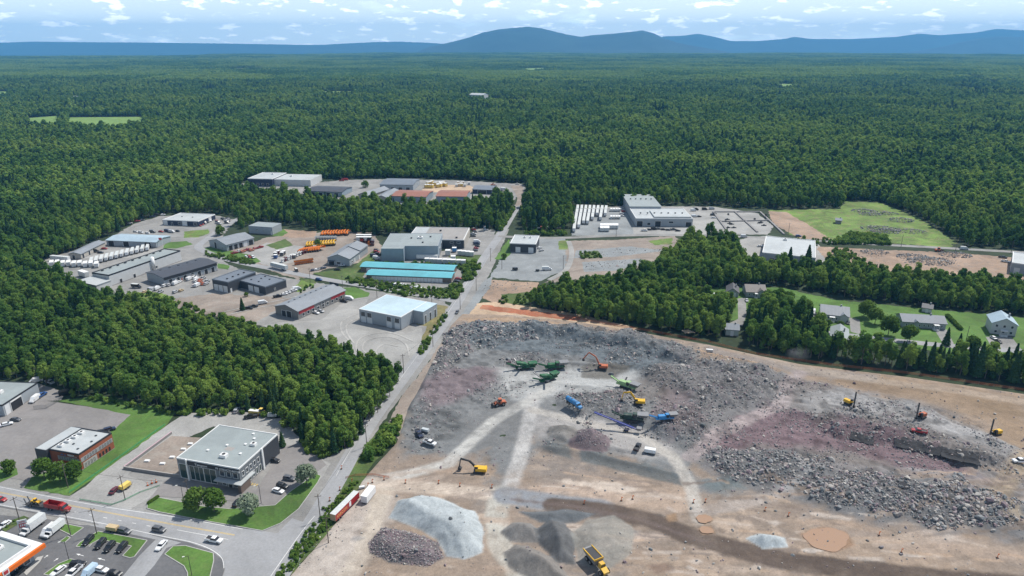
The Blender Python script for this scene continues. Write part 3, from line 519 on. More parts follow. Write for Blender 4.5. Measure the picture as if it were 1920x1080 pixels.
sheet('red_soil', [(905, 572), (960, 578), (1090, 594), (1085, 602), (990, 592), (900, 580)], 'red_clay', 'red clay strip above the quarry rim', jit=.8)
sheet('asphalt_yard', [(1072, 442), (1076, 392), (1180, 386), (1340, 388), (1420, 400), (1450, 425), (1440, 440), (1300, 440), (1180, 442)], 'gravel_pale', 'pale yard around the wide white-roofed plant on the right', jit=1.0)
sheet('asphalt_yard', [(1072, 442), (1076, 392), (1180, 390), (1188, 440)], 'gravel_blue', 'blue-grey lot with rows of white trailers', jit=.4)
sheet('meadow', [(1440, 394), (1575, 392), (1585, 378), (1650, 380), (1720, 408), (1795, 455), (1780, 464), (1650, 455), (1545, 450), (1480, 440)], 'meadow', 'bright green meadow with stone heaps at the forest edge', jit=1.5)
sheet('dirt_patch', [(1440, 396), (1475, 398), (1530, 430), (1560, 450), (1500, 448), (1450, 420)], 'dirt', 'bare brown edge of the meadow', jit=1.0)
sheet('gravel_yard', [(1380, 450), (1440, 442), (1530, 455), (1560, 480), (1540, 500), (1440, 500), (1385, 480)], 'gravel_pale', 'pale lot around the large white-roofed warehouse', jit=.8)
sheet('vacant_lot', [(1530, 462), (1640, 468), (1790, 474), (1930, 486), (1960, 530), (1850, 528), (1700, 516), (1590, 498), (1550, 490)], 'dirt', 'stripped brown lot with spoil heaps at right', jit=1.2)
for pts, lb in [([(1345, 538), (1470, 540), (1560, 562), (1690, 575), (1860, 590), (1960, 600), (1960, 690), (1800, 668), (1640, 640), (1500, 612), (1360, 600), (1280, 560)], 'mown lawns around the houses on the right'), ([(1290, 548), (1330, 545), (1345, 560), (1300, 566)], 'small lawn opening in the wood')]:
    sheet('lawn', pts, 'lawn', lb, 'grass', jit=.8)
for pts, lb in [([(1383, 560), (1398, 558), (1400, 590), (1392, 612), (1368, 606), (1384, 598)], 'driveway beside the grey bungalow'), ([(1520, 585), (1535, 588), (1530, 612), (1512, 606)], 'driveway with white vans left of the pale house'), ([(1592, 595), (1612, 600), (1614, 628), (1595, 622)], 'driveway right of the pale house'), ([(1752, 618), (1775, 618), (1790, 648), (1770, 648)], 'driveway of the long bungalow'), ([(1848, 632), (1895, 630), (1915, 655), (1860, 652)], 'parking pad before the two-storey white house')]:
    sheet('driveway', pts, 'gravel', lb, 'driveway')
ribbon('road', [(1950, 662), (1860, 655), (1740, 645), (1600, 630), (1500, 618), (1400, 612)], 6, 'asphalt', 'residential street behind the row of trees')
# quarry-side verge of the road
sheet('grass', [(500, 1130), (530, 1095), (592, 1026), (628, 985), (656, 944), (680, 903), (700, 870), (740, 826), (742, 800), (725, 790), (700, 820), (660, 875), (628, 925), (590, 970), (555, 1010), (498, 1082)], 'weeds', 'weedy verge between straight road and quarry', 'grass', jit=.6)
sheet('gravel_yard', [(820, 655), (865, 590), (905, 530), (925, 515), (918, 540), (880, 590), (845, 625)], 'gravel_blue', 'grey gravel shoulder of the road above the quarry', jit=.6)
sheet('ground_patch', [(728, 792), (748, 752), (800, 684), (840, 622), (868, 586), (850, 616), (818, 672), (792, 726), (768, 776), (748, 828)], 'gravel_brown', 'bare brown strip between the straight road and the quarry rim', 'ground', jit=.5)
# bottom-left commercial area
sheet('parking_lot', [(-120, 800), (0, 770), (60, 748), (110, 755), (250, 775), (215, 805), (175, 832), (100, 880), (70, 905), (40, 900), (-80, 880), (-200, 860)], 'asphalt_lot', 'large worn asphalt lot behind the brick building', jit=.2)
sheet('parking_lot', [(-60, 740), (60, 715), (120, 735), (115, 750), (60, 755), (0, 780), (-120, 810)], 'asphalt_lot', 'asphalt yard beside the grey warehouse at left', jit=.3)
sheet('grass', [(110, 752), (190, 742), (330, 772), (310, 800), (200, 880), (130, 930), (45, 915), (60, 895), (110, 880), (180, 835), (245, 778)], 'lawn', 'mown lawn strip beside the brick building', 'grass', jit=.3)
sheet('grass', [(-60, 890), (0, 880), (32, 878), (34, 890), (0, 905), (-60, 915)], 'lawn', 'lawn corner at the left edge', 'grass', jit=.1)
sheet('gravel_yard', [(130, 935), (200, 880), (310, 800), (350, 775), (450, 770), (530, 785), (560, 820), (600, 858), (620, 870), (600, 900), (540, 880), (520, 830), (400, 800), (330, 830), (240, 890), (300, 920), (240, 960), (120, 940)], 'gravel_pale', 'pale gravel driveway around the showroom and its excavation', jit=.5)
sheet('parking_lot', [(278, 938), (310, 900), (330, 890), (480, 920), (530, 840), (560, 830), (600, 858), (612, 872), (575, 900), (520, 960), (490, 945), (380, 935), (300, 932)], 'asphalt_lot', 'asphalt car park in front of the two-storey showroom', jit=.15)
# ================================================================ roads and markings
ROADC = [(510, 1100), (583, 985), (640, 888), (698, 788), (800, 650), (853, 575), (902, 492), (938, 440), (972, 384)]
ribbon('road', ROADC, 6.8, 'asphalt', 'straight grey road running from the crossing to the far sheds')
ribbon('road', [(972, 386), (978, 372), (974, 360), (968, 348)], [6.5, 14], 'gravel_brown', 'gravel end of the straight road at the far yard')
ribbon('road', [(862, 566), (780, 552), (690, 537), (600, 522), (520, 506), (440, 490), (395, 476), (372, 463), (392, 446), (430, 420), (452, 408)], 6.5, 'asphalt', 'side road winding between the workshops left of the straight road')
ribbon('road', [(934, 443), (1000, 446), (1060, 446), (1160, 442), (1260, 441), (1380, 444), (1480, 448), (1600, 456), (1750, 464), (1930, 474), (2200, 488)], 6.5, 'gravel', 'grey cross road passing the plants on the right')
ribbon('road', [(1066, 452), (1072, 475), (1062, 505), (1030, 525)], 4, 'gravel_pale', 'pale dirt track beside the small dark building forecourt')
sheet('road', [(-250, 872), (0, 911), (115, 934), (211, 951), (335, 969), (455, 991), (520, 1000), (548, 972), (585, 985), (590, 990), (540, 1040), (490, 1100), (440, 1160), (405, 1120), (422, 1068), (417, 1048), (393, 1031), (355, 1018), (168, 980), (0, 949), (-250, 905)], 'asphalt', 'wide grey avenue crossing the bottom left corner', 'road')
sheet('parking_lot', [(-250, 906), (0, 950), (168, 981), (355, 1019), (392, 1032), (416, 1049), (421, 1068), (404, 1120), (380, 1200), (-250, 1200)], 'asphalt_dark', 'dark asphalt forecourt of the filling station', 'ground')
sheet('road', [(165, 985), (200, 983), (340, 1018), (312, 1028), (290, 1060), (255, 1100), (215, 1100), (262, 1042), (292, 1012)], 'asphalt', 'grey entrance lane of the filling station', 'road')
sheet('road', [(0, 952), (165, 980), (188, 985), (150, 985), (90, 974), (20, 968), (-60, 960)], 'gravel', 'pale shoulder along the avenue', 'road')
def line(pts, width, mat, label): ribbon('road_marking', pts, width, mat, label, 'marking')
line([(-60, 903), (0, 913.5), (115, 936), (211, 953), (335, 971), (455, 992.5)], .16, 'paint_white', 'white far edge line of the avenue')
line([(-60, 937), (0, 947), (168, 977), (300, 1005), (355, 1016), (392, 1029), (415, 1046), (420, 1066)], .18, 'paint_white', 'white near edge line of the avenue curving at the corner')
line([(-60, 912), (0, 923), (134, 948), (263, 972), (440, 1003)], .14, 'paint_yellow', 'yellow centre line of the avenue, far stripe')
line([(-60, 914), (0, 924.6), (134, 949.6), (263, 973.6), (440, 1004.6)], .14, 'paint_yellow', 'yellow centre line of the avenue, near stripe')
line([(332, 994), (375, 1002), (428, 1012)], .15, 'paint_white', 'white lane line before the crossing')
for k in range(7):
    px = 140 + k * 27; py = 960.5 + k * 5.1; line([(px, py), (px + 7, py + 1.4)], .2, 'paint_white', 'short dash number %s of the white lane line from the red lorry' % ['one', 'two', 'three', 'four', 'five', 'six', 'seven'][k])
line([(630, 893), (684, 803), (795, 650), (848, 575), (899, 492)], .1, 'paint_white', 'faint left edge line of the straight road')
line([(500, 1092), (562, 1003), (590, 968)], .18, 'paint_white', 'white right edge line of the straight road near the crossing')
for (a, b, lb) in [((83, 1047), (91, 1041), 'white lane arrow nearest the station shop'), ((101, 1053), (110, 1047), 'white lane arrow right of the first one'), ((157, 1043), (143, 1039), 'white arrow on the station lane below the parked row'), ((197, 1051), (183, 1047), 'white arrow on the station lane further right')]:
    A = Vector(U(*a)); B = Vector(U(*b)); d = (B - A).normalized(); nn = Vector((-d.y, d.x)); mid = A + (B - A) * .55; ZL[0] += .0015
    pts = [A + nn * .09, mid + nn * .09, mid + nn * .38, B, mid - nn * .38, mid - nn * .09, A - nn * .09]; mb = MB(); mb.add([(p.x, p.y, ZL[0]) for p in pts], [tuple(range(7))]); struct('road_marking', mb.mesh('arrow'), 'paint_white', lb, 'marking')
for k in range(5): line([(463 + k * 4.2, 908.5 + k * .9), (466.5 + k * 4.2, 904.5 + k * .9)], .35, 'paint_yellow', 'yellow hatch stripe by the showroom corner, %s from the door' % ['first', 'second', 'third', 'fourth', 'fifth'][k])
for k, (px, py) in enumerate([(167, 1026), (177, 1032), (197, 1036), (215, 1041)]): line([(px, py), (px + 16, py - 17)], .1, 'paint_white', 'parking bay line %s from the left in the station row' % ['first', 'second', 'third', 'fourth'][k])
def island(pts, label, mat='lawn'):
    sheet('lawn_island', pts, mat, label, 'lawn', z=.27); kerb(pts, 'pale kerb around the ' + label)
island([(143, 1026), (150, 1018), (184, 997), (276, 1014), (252, 1045), (244, 1047), (230, 1043), (247, 1025), (187, 1012), (160, 1027)], 'lawn strip with four dark cars parked')
island([(309, 1040), (325, 1025), (348, 1024), (400, 1038), (401, 1052), (392, 1090), (352, 1100), (352, 1075), (345, 1062)], 'rounded lawn corner at the avenue bend')
island([(93, 985), (97, 978), (157, 990), (135, 1006), (131, 1003)], 'small lawn by the parked box trucks'); island([(112, 1017), (126, 1006), (132, 1009), (122, 1018)], 'tiny lawn nose behind the box trucks')
island([(82, 1078), (110, 1058), (132, 1049), (150, 1052), (112, 1062), (92, 1080)], 'narrow curved lawn below the station lane')
island([(276, 944), (290, 932), (380, 950), (430, 955), (516, 948), (545, 922), (570, 905), (590, 888), (602, 893), (596, 905), (560, 955), (526, 982), (492, 996), (400, 980), (300, 961), (276, 954)], 'mown lawn in front of the showroom')
sheet('lawn_island', [(0, 992), (0, 985), (45, 968), (55, 972), (10, 998)], 'weeds', 'weedy strip left of the station price sign', 'lawn', z=.27)
for k, pts in enumerate([[(655, 640), (640, 620), (645, 600), (690, 580), (720, 560)], [(665, 645), (650, 622), (656, 604), (700, 588)], [(700, 672), (680, 655), (690, 638), (730, 632), (760, 645), (768, 672)], [(690, 676), (668, 655), (680, 632), (730, 624), (775, 640)], [(720, 678), (705, 660), (720, 646), (748, 650)], [(420, 585), (480, 572), (540, 560), (600, 545)], [(430, 590), (500, 574), (560, 566)]]):
    ribbon('tyre_track', pts, .9, 'gravel_track', 'pale tyre track curving over the gravel, %s of seven' % ('first', 'second', 'third', 'fourth', 'fifth', 'sixth', 'seventh')[k], 'track')
# ================================================================ buildings
def quad_frame(fl, fr):
    A = Vector(U(*fl)); B = Vector(U(*fr)); d = B - A; return A, d.length / KS, math.atan2(d.y, d.x)
FEAT = dict(door=('garage_door', 'door_white'), dark=('garage_door', 'door_dark'), red=('garage_door', 'door_red'), win=('window', 'pane'), gwin=('window', 'pane_green'), man=('door', 'door_white'), mandark=('door', 'door_dark'))
def feature(root, W, D, side, u0, u1, z0, z1, kind, frame='trim_white'):
    nm, mt = FEAT[kind]; Ls = W if side in 'FB' else D; a, b = u0 * Ls, u1 * Ls
    def P(u, o, z): return (u, -o, z) if side == 'F' else ((W + o, u, z) if side == 'R' else ((-o, D - u, z) if side == 'L' else (W - u, D + o, z)))
    def bx(mb, ua, ub, za, zb, o0, o1): return mb.hexa([P(ua, o0, za), P(ub, o0, za), P(ub, o1, za), P(ua, o1, za), P(ua, o0, zb), P(ub, o0, zb), P(ub, o1, zb), P(ua, o1, zb)])
    if nm == 'window':
        mb = MB(); f = .1; bx(mb, a, b, z0, z0 + f, -.1, .1); bx(mb, a, b, z1 - f, z1, -.1, .1); bx(mb, a, a + f, z0 + f, z1 - f, -.1, .1); bx(mb, b - f, b, z0 + f, z1 - f, -.1, .1)
        n = max(1, int((b - a) / 1.6))
        for k in range(1, n): c = a + (b - a) * k / n; bx(mb, c - .04, c + .04, z0 + f, z1 - f, -.1, .09)
        o = part('window', mb, frame, root); part('pane', bx(MB(), a + .03, b - .03, z0 + .03, z1 - .03, -.15, .03), mt, o)
    else:
        mb = MB(); n = 5 if nm == 'garage_door' else 1; hh = (z1 - z0) / n
        for k in range(n): bx(mb, a, b, z0 + k * hh, z0 + (k + 1) * hh - (.05 if n > 1 else 0), -.15, .05)
        if n > 1: bx(mb, a, b, z0, z1, -.15, .02)
        o = part(nm, mb, mt, root); fm = MB(); f = .14; bx(fm, a - f, a, z0, z1 + f, -.1, .09); bx(fm, b, b + f, z0, z1 + f, -.1, .09); bx(fm, a, b, z1, z1 + f, -.1, .09); part('frame', fm, frame, o)
def rep(side, u0, u1, n, z0, z1, kind, fill=.7):
    st = (u1 - u0) / n; return [(side, u0 + st * (k + (1 - fill) / 2), u0 + st * (k + (1 + fill) / 2), z0, z1, kind) for k in range(n)]
def roof_gable(root, x0, x1, y0, y1, h, rise, mat, axis, oh=.45, th=.22, trim=None, single=False):
    if axis == 'y':
        def T(a, b, z): return (b, a, z)
        a0, a1, b0, b1 = y0, y1, x0, x1
    else:
        def T(a, b, z): return (a, b, z)
        a0, a1, b0, b1 = x0, x1, y0, y1
    a0 -= oh; a1 += oh; mid = (b0 + b1) / 2; sl = rise / (mid - b0); mb = MB()
    for s in (0, 1):
        e = b0 - oh if s == 0 else b1 + oh; ze = h - sl * oh
        mb.hexa([T(a0, e, ze), T(a1, e, ze), T(a1, mid, h + rise), T(a0, mid, h + rise), T(a0, e, ze + th), T(a1, e, ze + th), T(a1, mid, h + rise + th), T(a0, mid, h + rise + th)])
    return part('roof', mb, mat, root)
def gable_wall(mb, x0, x1, y0, y1, h, rise, axis):
    mb.box(x0, x1, y0, y1, 0, h)
    if axis == 'x': m_ = (y0 + y1) / 2; mb.add([(x0, y0, h), (x0, y1, h), (x0, m_, h + rise), (x1, y0, h), (x1, y1, h), (x1, m_, h + rise)], [(0, 1, 2), (3, 5, 4), (0, 2, 5, 3), (1, 4, 5, 2)])
    else: m_ = (x0 + x1) / 2; mb.add([(x0, y0, h), (x1, y0, h), (m_, y0, h + rise), (x0, y1, h), (x1, y1, h), (m_, y1, h + rise)], [(0, 2, 1), (3, 4, 5), (0, 3, 5, 2), (1, 2, 5, 4)])
    return mb
def flat_roof(root, x0, x1, y0, y1, h, roofm, trimm, pn='roof', pw=.3, ph=.35):
    part(pn, MB().box(x0 + pw, x1 - pw, y0 + pw, y1 - pw, h - .1, h + .06), roofm, root)
    mb = MB(); mb.box(x0 - .05, x1 + .05, y0 - .05, y0 + pw, h - .25, h + ph); mb.box(x0 - .05, x1 + .05, y1 - pw, y1 + .05, h - .25, h + ph); mb.box(x0 - .05, x0 + pw, y0 + pw, y1 - pw, h - .25, h + ph); mb.box(x1 - pw, x1 + .05, y0 + pw, y1 - pw, h - .25, h + ph)
    part('parapet', mb, trimm, root)
def vents(root, pts, z, size=.6, name='roof_vent', mat='trim_dark'):
    for x, y in pts: mb = MB(); mb.box(x - size / 2, x + size / 2, y - size / 2, y + size / 2, z - .1, z + size * .55); mb.box(x - size * .62, x + size * .62, y - size * .62, y + size * .62, z + size * .55, z + size * .75); part(name, mb, mat, root)
def unit(root, x, y, z, w_=2.2, d=1.6, h=1.1):
    mb = MB(); mb.box(x - w_ / 2, x + w_ / 2, y - d / 2, y + d / 2, z, z + h); mb.box(x - w_ * .4, x + w_ * .4, y - d * .6, y - d / 2, z + .2, z + h * .8); o = part('rooftop_unit', mb, 'palesteel', root) if 'palesteel' in MATS else part('rooftop_unit', mb, 'trim_white', root)
    part('fan', MB().tube((x, y, z + h), (x, y, z + h + .15), min(w_, d) * .32, 10), 'steel_dark', o)
def building(name, label, cat, fl, fr, top, back, wall, roof, kind='flat', rise=1.4, axis='x', feats=(), trim='trim_white', D=None, group=None, pw=.3, ph=.35, fr_='trim_white', h=None):
    A, W, rz = quad_frame(fl, fr); h = h or ztop(*fl, top) / KS
    if D is None:
        B = Vector(U(*back, z=h * KS)); D = (B - A).dot(Vector((-math.sin(rz), math.cos(rz)))) / KS
    root = thing(name, label, cat, (A.x, A.y, .02), rz, group); root.scale = (KS,) * 3; mb = MB()
    if kind == 'flat':
        mb.box(0, W, 0, D, 0, h - .12); part('wall', mb, wall, root); flat_roof(root, 0, W, 0, D, h, roof, trim, pw=pw, ph=ph)
    else:
        gable_wall(mb, 0, W, 0, D, h, rise, axis); part('wall', mb, wall, root); roof_gable(root, 0, W, 0, D, h, rise, roof, axis)
    part('base_strip', MB().box(-.04, W + .04, -.04, D + .04, -.02, .35), 'concrete_dark', root)
    for f in feats: feature(root, W, D, *f, frame=fr_)
    return root, W, D, h
BFOOT = []
def B(*a, **k):
    r = building(*a, **k); BFOOT.append((r[0].location.x, r[0].location.y, r[0].rotation_euler.z, r[1] * KS, r[2] * KS)); return r
r, W, D, h = B('workshop', 'dark blue workshop with white flat roof beside the crowded car yard', 'workshop', (306, 422), (373, 425), 412.5, (333, 399.5), 'wall_navy', 'roof_white', feats=[('F', .02, .13, .2, 3.2, 'door'), ('F', .43, .52, .8, 2.6, 'win'), ('F', .55, .68, .2, 3.2, 'door'), ('F', .86, .96, .8, 2.8, 'win'), ('F', .24, .28, 0, 2.1, 'mandark'), ('R', .6, .75, .2, 3.2, 'door')]); vents(r, [(W * .3, D * .5), (W * .6, D * .5)], h)
r, W, D, h = B('shed', 'long grey shed with pale blue metal roof and three dark doors', 'shed', (201, 461), (294, 465), 450.5, (303, 442), 'wall_steel_grey', 'roof_pale_blue', 'gable', 1.0, feats=[('F', .04, .15, .1, 3.4, 'dark'), ('F', .34, .45, .1, 3.4, 'dark'), ('F', .77, .89, .1, 3.4, 'dark')])
r, W, D, h = B('shed', 'low grey gabled shed beside the forest with beige side wall', 'shed', (130, 486), (153, 486), 478, (193, 459), 'wall_beige', 'roof_grey', 'gable', 1.0, 'y', D=26, h=3.2, feats=[('F', .3, .5, .1, 2.5, 'dark'), ('R', .05, .12, .1, 2.6, 'dark'), ('R', .3, .36, .1, 2.6, 'dark')])
r, W, D, h = B('factory', 'long white factory with pale green roof and black fascia', 'factory', (208, 537), (341, 489), 517, (308, 472), 'wall_pale', 'roof_sagegrey', trim='trim_dark', ph=.5, pw=.25, D=12, feats=[('F', .12, .15, 0, 2.2, 'mandark'), ('F', .3, .33, 0, 2.2, 'mandark'), ('F', .6, .64, 1, 2.4, 'win')]); vents(r, [(W * k / 10, D * .85) for k in range(1, 10)], h, .9)
mb = MB().box(-9, -.05, -1, 12, 0, 3.6); part('annex_wall', mb, 'wall_pale', r); part('annex_roof', MB().hexa([(-9.3, -1.3, 3.6), (0, -1.3, 3.6), (0, 12.3, 4.4), (-9.3, 12.3, 4.4), (-9.3, -1.3, 3.75), (0, -1.3, 3.75), (0, 12.3, 4.55), (-9.3, 12.3, 4.55)]), 'roof_white', r)
A = ON(289, 508); sl = thing('silo', 'slender white silo between the white factory and dark-roofed workshop', 'silo', A); part('tank', MB().tube((0, 0, 2.5), (0, 0, 10), 1.4, 16), 'trim_white', sl, True); part('hopper', MB().tube((0, 0, .6), (0, 0, 2.5), .4, 16, 1.4), 'trim_white', sl); part('cap', MB().tube((0, 0, 10), (0, 0, 10.8), 1.4, 16, .3), 'trim_white', sl)
for k in range(4): part('leg', MB().tube((1.2 * math.cos(k * 1.57), 1.2 * math.sin(k * 1.57), 0), (1.2 * math.cos(k * 1.57), 1.2 * math.sin(k * 1.57), 3), .1, 6), 'steel_mid', sl)
r, W, D, h = B('workshop', 'long workshop with dark navy roof and black front fascia', 'workshop', (309, 537), (408, 508), 521, (381, 484), 'wall_steel_grey', 'roof_dark', 'gable', .9, D=16, feats=rep('F', .05, .98, 7, .1, 2.9, 'dark', .45) + [('F', .2, .23, 0, 2.1, 'man'), ('F', .5, .53, 0, 2.1, 'man')]); part('fascia', MB().box(0, W, -.35, -.02, h - 1.5, h - .15), 'trim_dark', r); vents(r, [(W * k / 6, D * .7) for k in range(1, 6)], h + .5, .7)
r, W, D, h = B('workshop', 'charcoal workshop wing with three white garage doors', 'workshop', (400.5, 544), (430, 550), 524, (451, 504.5), 'wall_charcoal', 'roof_slate', trim='roof_slate', D=19, feats=rep('F', .05, .95, 3, .1, 3.5, 'door', .78) + [('R', .06, .1, 0, 2.1, 'man')]); vents(r, [(W * .6, D * k / 5) for k in range(1, 5)], h, .7)
r, W, D, h = B('workshop', 'charcoal workshop wing with two white garage doors and a corner wall', 'workshop', (452, 541), (499, 553.5), 524, (486, 508.6), 'wall_charcoal', 'roof_slate', trim='roof_slate', h=4.3, D=13.5, feats=[('F', .33, .5, .1, 3.1, 'door'), ('F', .56, .73, .1, 3.1, 'door'), ('R', .4, .47, 1, 2.2, 'win')]); vents(r, [(W * .2, D * .3), (W * .35, D * .6), (W * .5, D * .3), (W * .6, D * .7), (W * .3, D * .85)], h, .6)
r, W, D, h = B('shop_building', 'grey gabled commercial building with red panelled shop fronts', 'building', (517.5, 589.5), (560, 599.5), 577.5, (645, 550), 'wall_taupe', 'roof_grey', 'gable', 2.0, 'y', h=4.2, D=33, feats=[('F', .28, .46, .1, 3, 'dark'), ('F', .5, .7, .1, 3.2, 'dark'), ('L', .8, .9, .1, 3, 'dark')] + rep('R', .05, .95, 9, .8, 2.4, 'win', .5) + [('R', .48, .53, .1, 3.2, 'dark')])
for a, b in ((.02, .32), (.68, .98)): part('red_panel', MB().box(W + .02, W + .12, D * a, D * b, 2.5, 3.9), 'trim_red', r)
vents(r, [(W * .38, D * k / 9) for k in range(1, 9)], h + 1.5, .6); part('sign_wall', MB().box(W * .3, W * .7, D + .1, D + .5, 0, 7), 'trim_dark', r)
r, W, D, h = B('workshop', 'grey-blue gabled workshop with four dark garage doors', 'workshop', (426, 471.5), (477, 458), 461, (460, 433), 'wall_steel_grey', 'roof_grey', 'gable', 2.2, 'x', h=4.2, D=18, feats=rep('F', .05, .6, 3, .1, 3.2, 'dark', .72) + [('F', .62, .74, .1, 3.2, 'door'), ('F', .8, .96, .1, 3.4, 'dark'), ('L', .3, .42, .3, 4.1, 'dark'), ('L', .75, .82, 1, 2.2, 'win')])
r, W, D, h = B('shed', 'windowless grey metal shed with pale flat roof below the wood', 'shed', (467.5, 437.5), (511.7, 440.5), 423.5, (484, 416), 'wall_steel_grey', 'roof_sagegrey', trim='wall_steel_grey', ph=.1, feats=[('F', .33, .38, 2.6, 3.6, 'win'), ('F', .62, .67, 2.4, 3.4, 'win'), ('F', .93, .97, 0, 2.2, 'man')])
r, W, D, h = B('workshop', 'grey gabled rental workshop beside the lift yard', 'workshop', (615, 496.5), (656, 499), 485, (688, 457.7), 'wall_steel_grey', 'roof_grey', 'gable', 2.4, 'y', h=4.3, D=27.5, feats=[('F', .05, .3, .1, 2.6, 'dark'), ('F', .4, .6, .8, 2.2, 'win'), ('R', .25, .29, 0, 2.1, 'man'), ('R', .5, .54, 0, 2.1, 'man'), ('R', .12, .18, 1, 2.2, 'win')]); mb = MB(); part('upper_roof', MB().hexa([(W * .28, D * .55, h + 1.3), (W * 1.03, D * .55, h + .2), (W * 1.03, D * 1.01, h + .2), (W * .28, D * 1.01, h + 1.3), (W * .5, D * .55, h + 3.1), (W * 1.03, D * .55, h + .75), (W * 1.03, D * 1.01, h + .75), (W * .5, D * 1.01, h + 3.1)]), 'roof_grey', r); part('porch', MB().box(.5, 4.5, -2, -.1, 2.6, 2.9), 'roof_dark', r)
# large factory
r, W, D, h = B('factory', 'large stepped grey-blue factory with pale flat roof', 'factory', (719, 487), (822, 487), 461.5, (747, 438), 'wall_steel_blue', 'roof_sagegrey', trim='wall_steel_grey', ph=.2, feats=[('R', .3, .42, .1, 4.5, 'dark'), ('R', .62, .78, .1, 5, 'dark'), ('R', .05, .09, 0, 2.2, 'mandark')])
part('bay_wall', MB().box(0, W * .4, -5.5, .05, 0, h - .1), 'wall_steel_blue', r); part('bay_roof', MB().box(-.05, W * .4 + .05, -5.55, .3, h - .08, h + .1), 'roof_sagegrey', r); unit(r, W * .62, D * .6, h, 3, 2.2, 1.2); vents(r, [(W * .8, D * .7), (W * .45, D * .6), (W * .7, D * .25)], h, .9)
r, W, D, h = B('factory', 'low factory hall with brown gravel roof behind the grey-blue factory', 'factory', (764, 464.5), (869.5, 466.5), 447.5, (886, 428), 'wall_charcoal', 'roof_gravelroof', h=5.6, feats=[('F', .76, .82, 3.4, 4.6, 'win'), ('F', .88, .94, 3.4, 4.6, 'win'), ('F', .8, .83, 0, 2.2, 'mandark')] + rep('R', .1, .6, 5, 1, 3, 'win', .5)); part('beige_wall', MB().box(W + .01, W + .3, 1, D, .3, 5.2), 'wall_beige', r); vents(r, [(W * .86, D * .15), (W * .5, D * .7)], h, 1.1); part('white_roof_section', MB().box(.35, W * .26, D * .3, D - .35, h + .062, h + .13), 'roof_white', r)
# storage rows
for fl, fr, top, bk, lb in [((677, 509.5), (850, 517), 503.5, (679, 494.4), 'far turquoise-roofed self storage row'), ((688, 525), (846, 531), 518, (691, 508.4), 'near turquoise-roofed self storage row with many white doors')]:
    r, W, D, h = B('storage_building', lb, 'storage', fl, fr, top, bk, 'wall_brown', 'roof_turquoise', 'gable', .8, 'x', h=3.0, D=9.5, feats=rep('F', .06, .9, 19, .1, 2.2, 'door', .8))
# corner building
r, W, D, h = B('warehouse', 'grey corner warehouse with white roof and tall dark windows', 'warehouse', (675, 603), (753, 619), 579.3, (729, 553), 'wall_steel_grey', 'roof_sky', trim='trim_white', ph=.12, feats=[x for a in (.04, .19, .66, .85) for x in (('F', a, a + .11, .1, 2.7, 'door'), ('F', a, a + .11, 3.0, 5.4, 'win'))] + [('R', .45, .5, 0, 2.2, 'mandark')])
part('rear_wing_wall', MB().box(W - .02, W + 5.5, D * .45, D, 0, h - .15), 'wall_steel_grey', r); part('rear_wing_roof', MB().box(W - .3, W + 5.6, D * .45 - .1, D + .1, h - .14, h + .1), 'roof_sky', r)
for q in (.12, .5, .88): feature(r, W + 5.5, D, 'R', .45 + q * .5, .45 + q * .5 + .05, .1, 4, 'dark')
# across the road
r, W, D, h = B('workshop', 'small black workshop with white roof right of the straight road', 'workshop', (956.6, 473), (1004.5, 475), 456.5, (961.6, 440.7), 'wall_charcoal', 'roof_white', feats=[('F', .22, .39, .1, 3.4, 'door'), ('F', .72, .9, .1, 3.4, 'door'), ('R', .2, .3, 0, 2.2, 'man')]); unit(r, W * .45, D * .7, h, 1.4, 1.2, .9); unit(r, W * .68, D * .7, h, 1.4, 1.2, .9)
# far row
r, W, D, h = B('factory', 'dark fronted building with white roof half hidden by far trees', 'factory', (466, 349), (511.5, 350), 335, (495, 323.5), 'wall_navy', 'roof_white', feats=rep('F', .1, .9, 4, 1, 3, 'win', .5)); part('wing_wall', MB().box(W + .02, W + 34, 4, D, 0, h - 1.2), 'wall_pale', r); part('wing_roof', MB().box(W + .02, W + 34, 4, D, h - 1.19, h - .9), 'roof_white', r); unit(r, W * .6, D * .7, h); unit(r, W + 10, D * .6, h - .9)
for row in [('navy-roofed pale building in the far row', (576, 367), (641.7, 369.5), 358, (578, 351), 'wall_steel_blue', 'roof_dark', 22, 4), ('grey shed with four dark doors in the far yard', (713, 357.5), (775, 358.5), 346, (716, 338), 'wall_steel_grey', 'roof_slate', 28, 4), ('brick-red roofed shed, left of two in the far row', (735, 379), (799, 381), 367.5, (740, 359), 'wall_steel_blue', 'roof_rust', 24, 0), ('brick-red roofed shed, right of two in the far row', (818, 381), (874, 382), 368, (820, 361), 'wall_steel_blue', 'roof_rust', 24, 2), ('small navy shed near the far road end', (886, 363), (922, 364.5), 355, (886, 349), 'wall_navy', 'roof_slate', 18, 1)]:
    lb, fl, fr, top, bk, wl, rf, dd, nd = row; r, W, D, h = B('shed', lb, 'shed', fl, fr, top, bk, wl, rf, 'gable', 1.2, 'x', D=dd, feats=rep('F', .05, .95, nd, .1, 3.2, 'dark', .5) if nd else [('F', .5, .54, 0, 2.2, 'man')])
for fl, fr, lb in [((672, 372), (690, 374), 'small grey gabled shed, left of two among far trees'), ((704, 378), (728, 379), 'small grey gabled shed, right of two among far trees')]: B('shed', lb, 'shed', fl, fr, 0, None, 'wall_beige', 'roof_grey', 'gable', 2, 'y', h=3.2, D=30, feats=[('R', .3, .4, 0, 2.4, 'dark')])
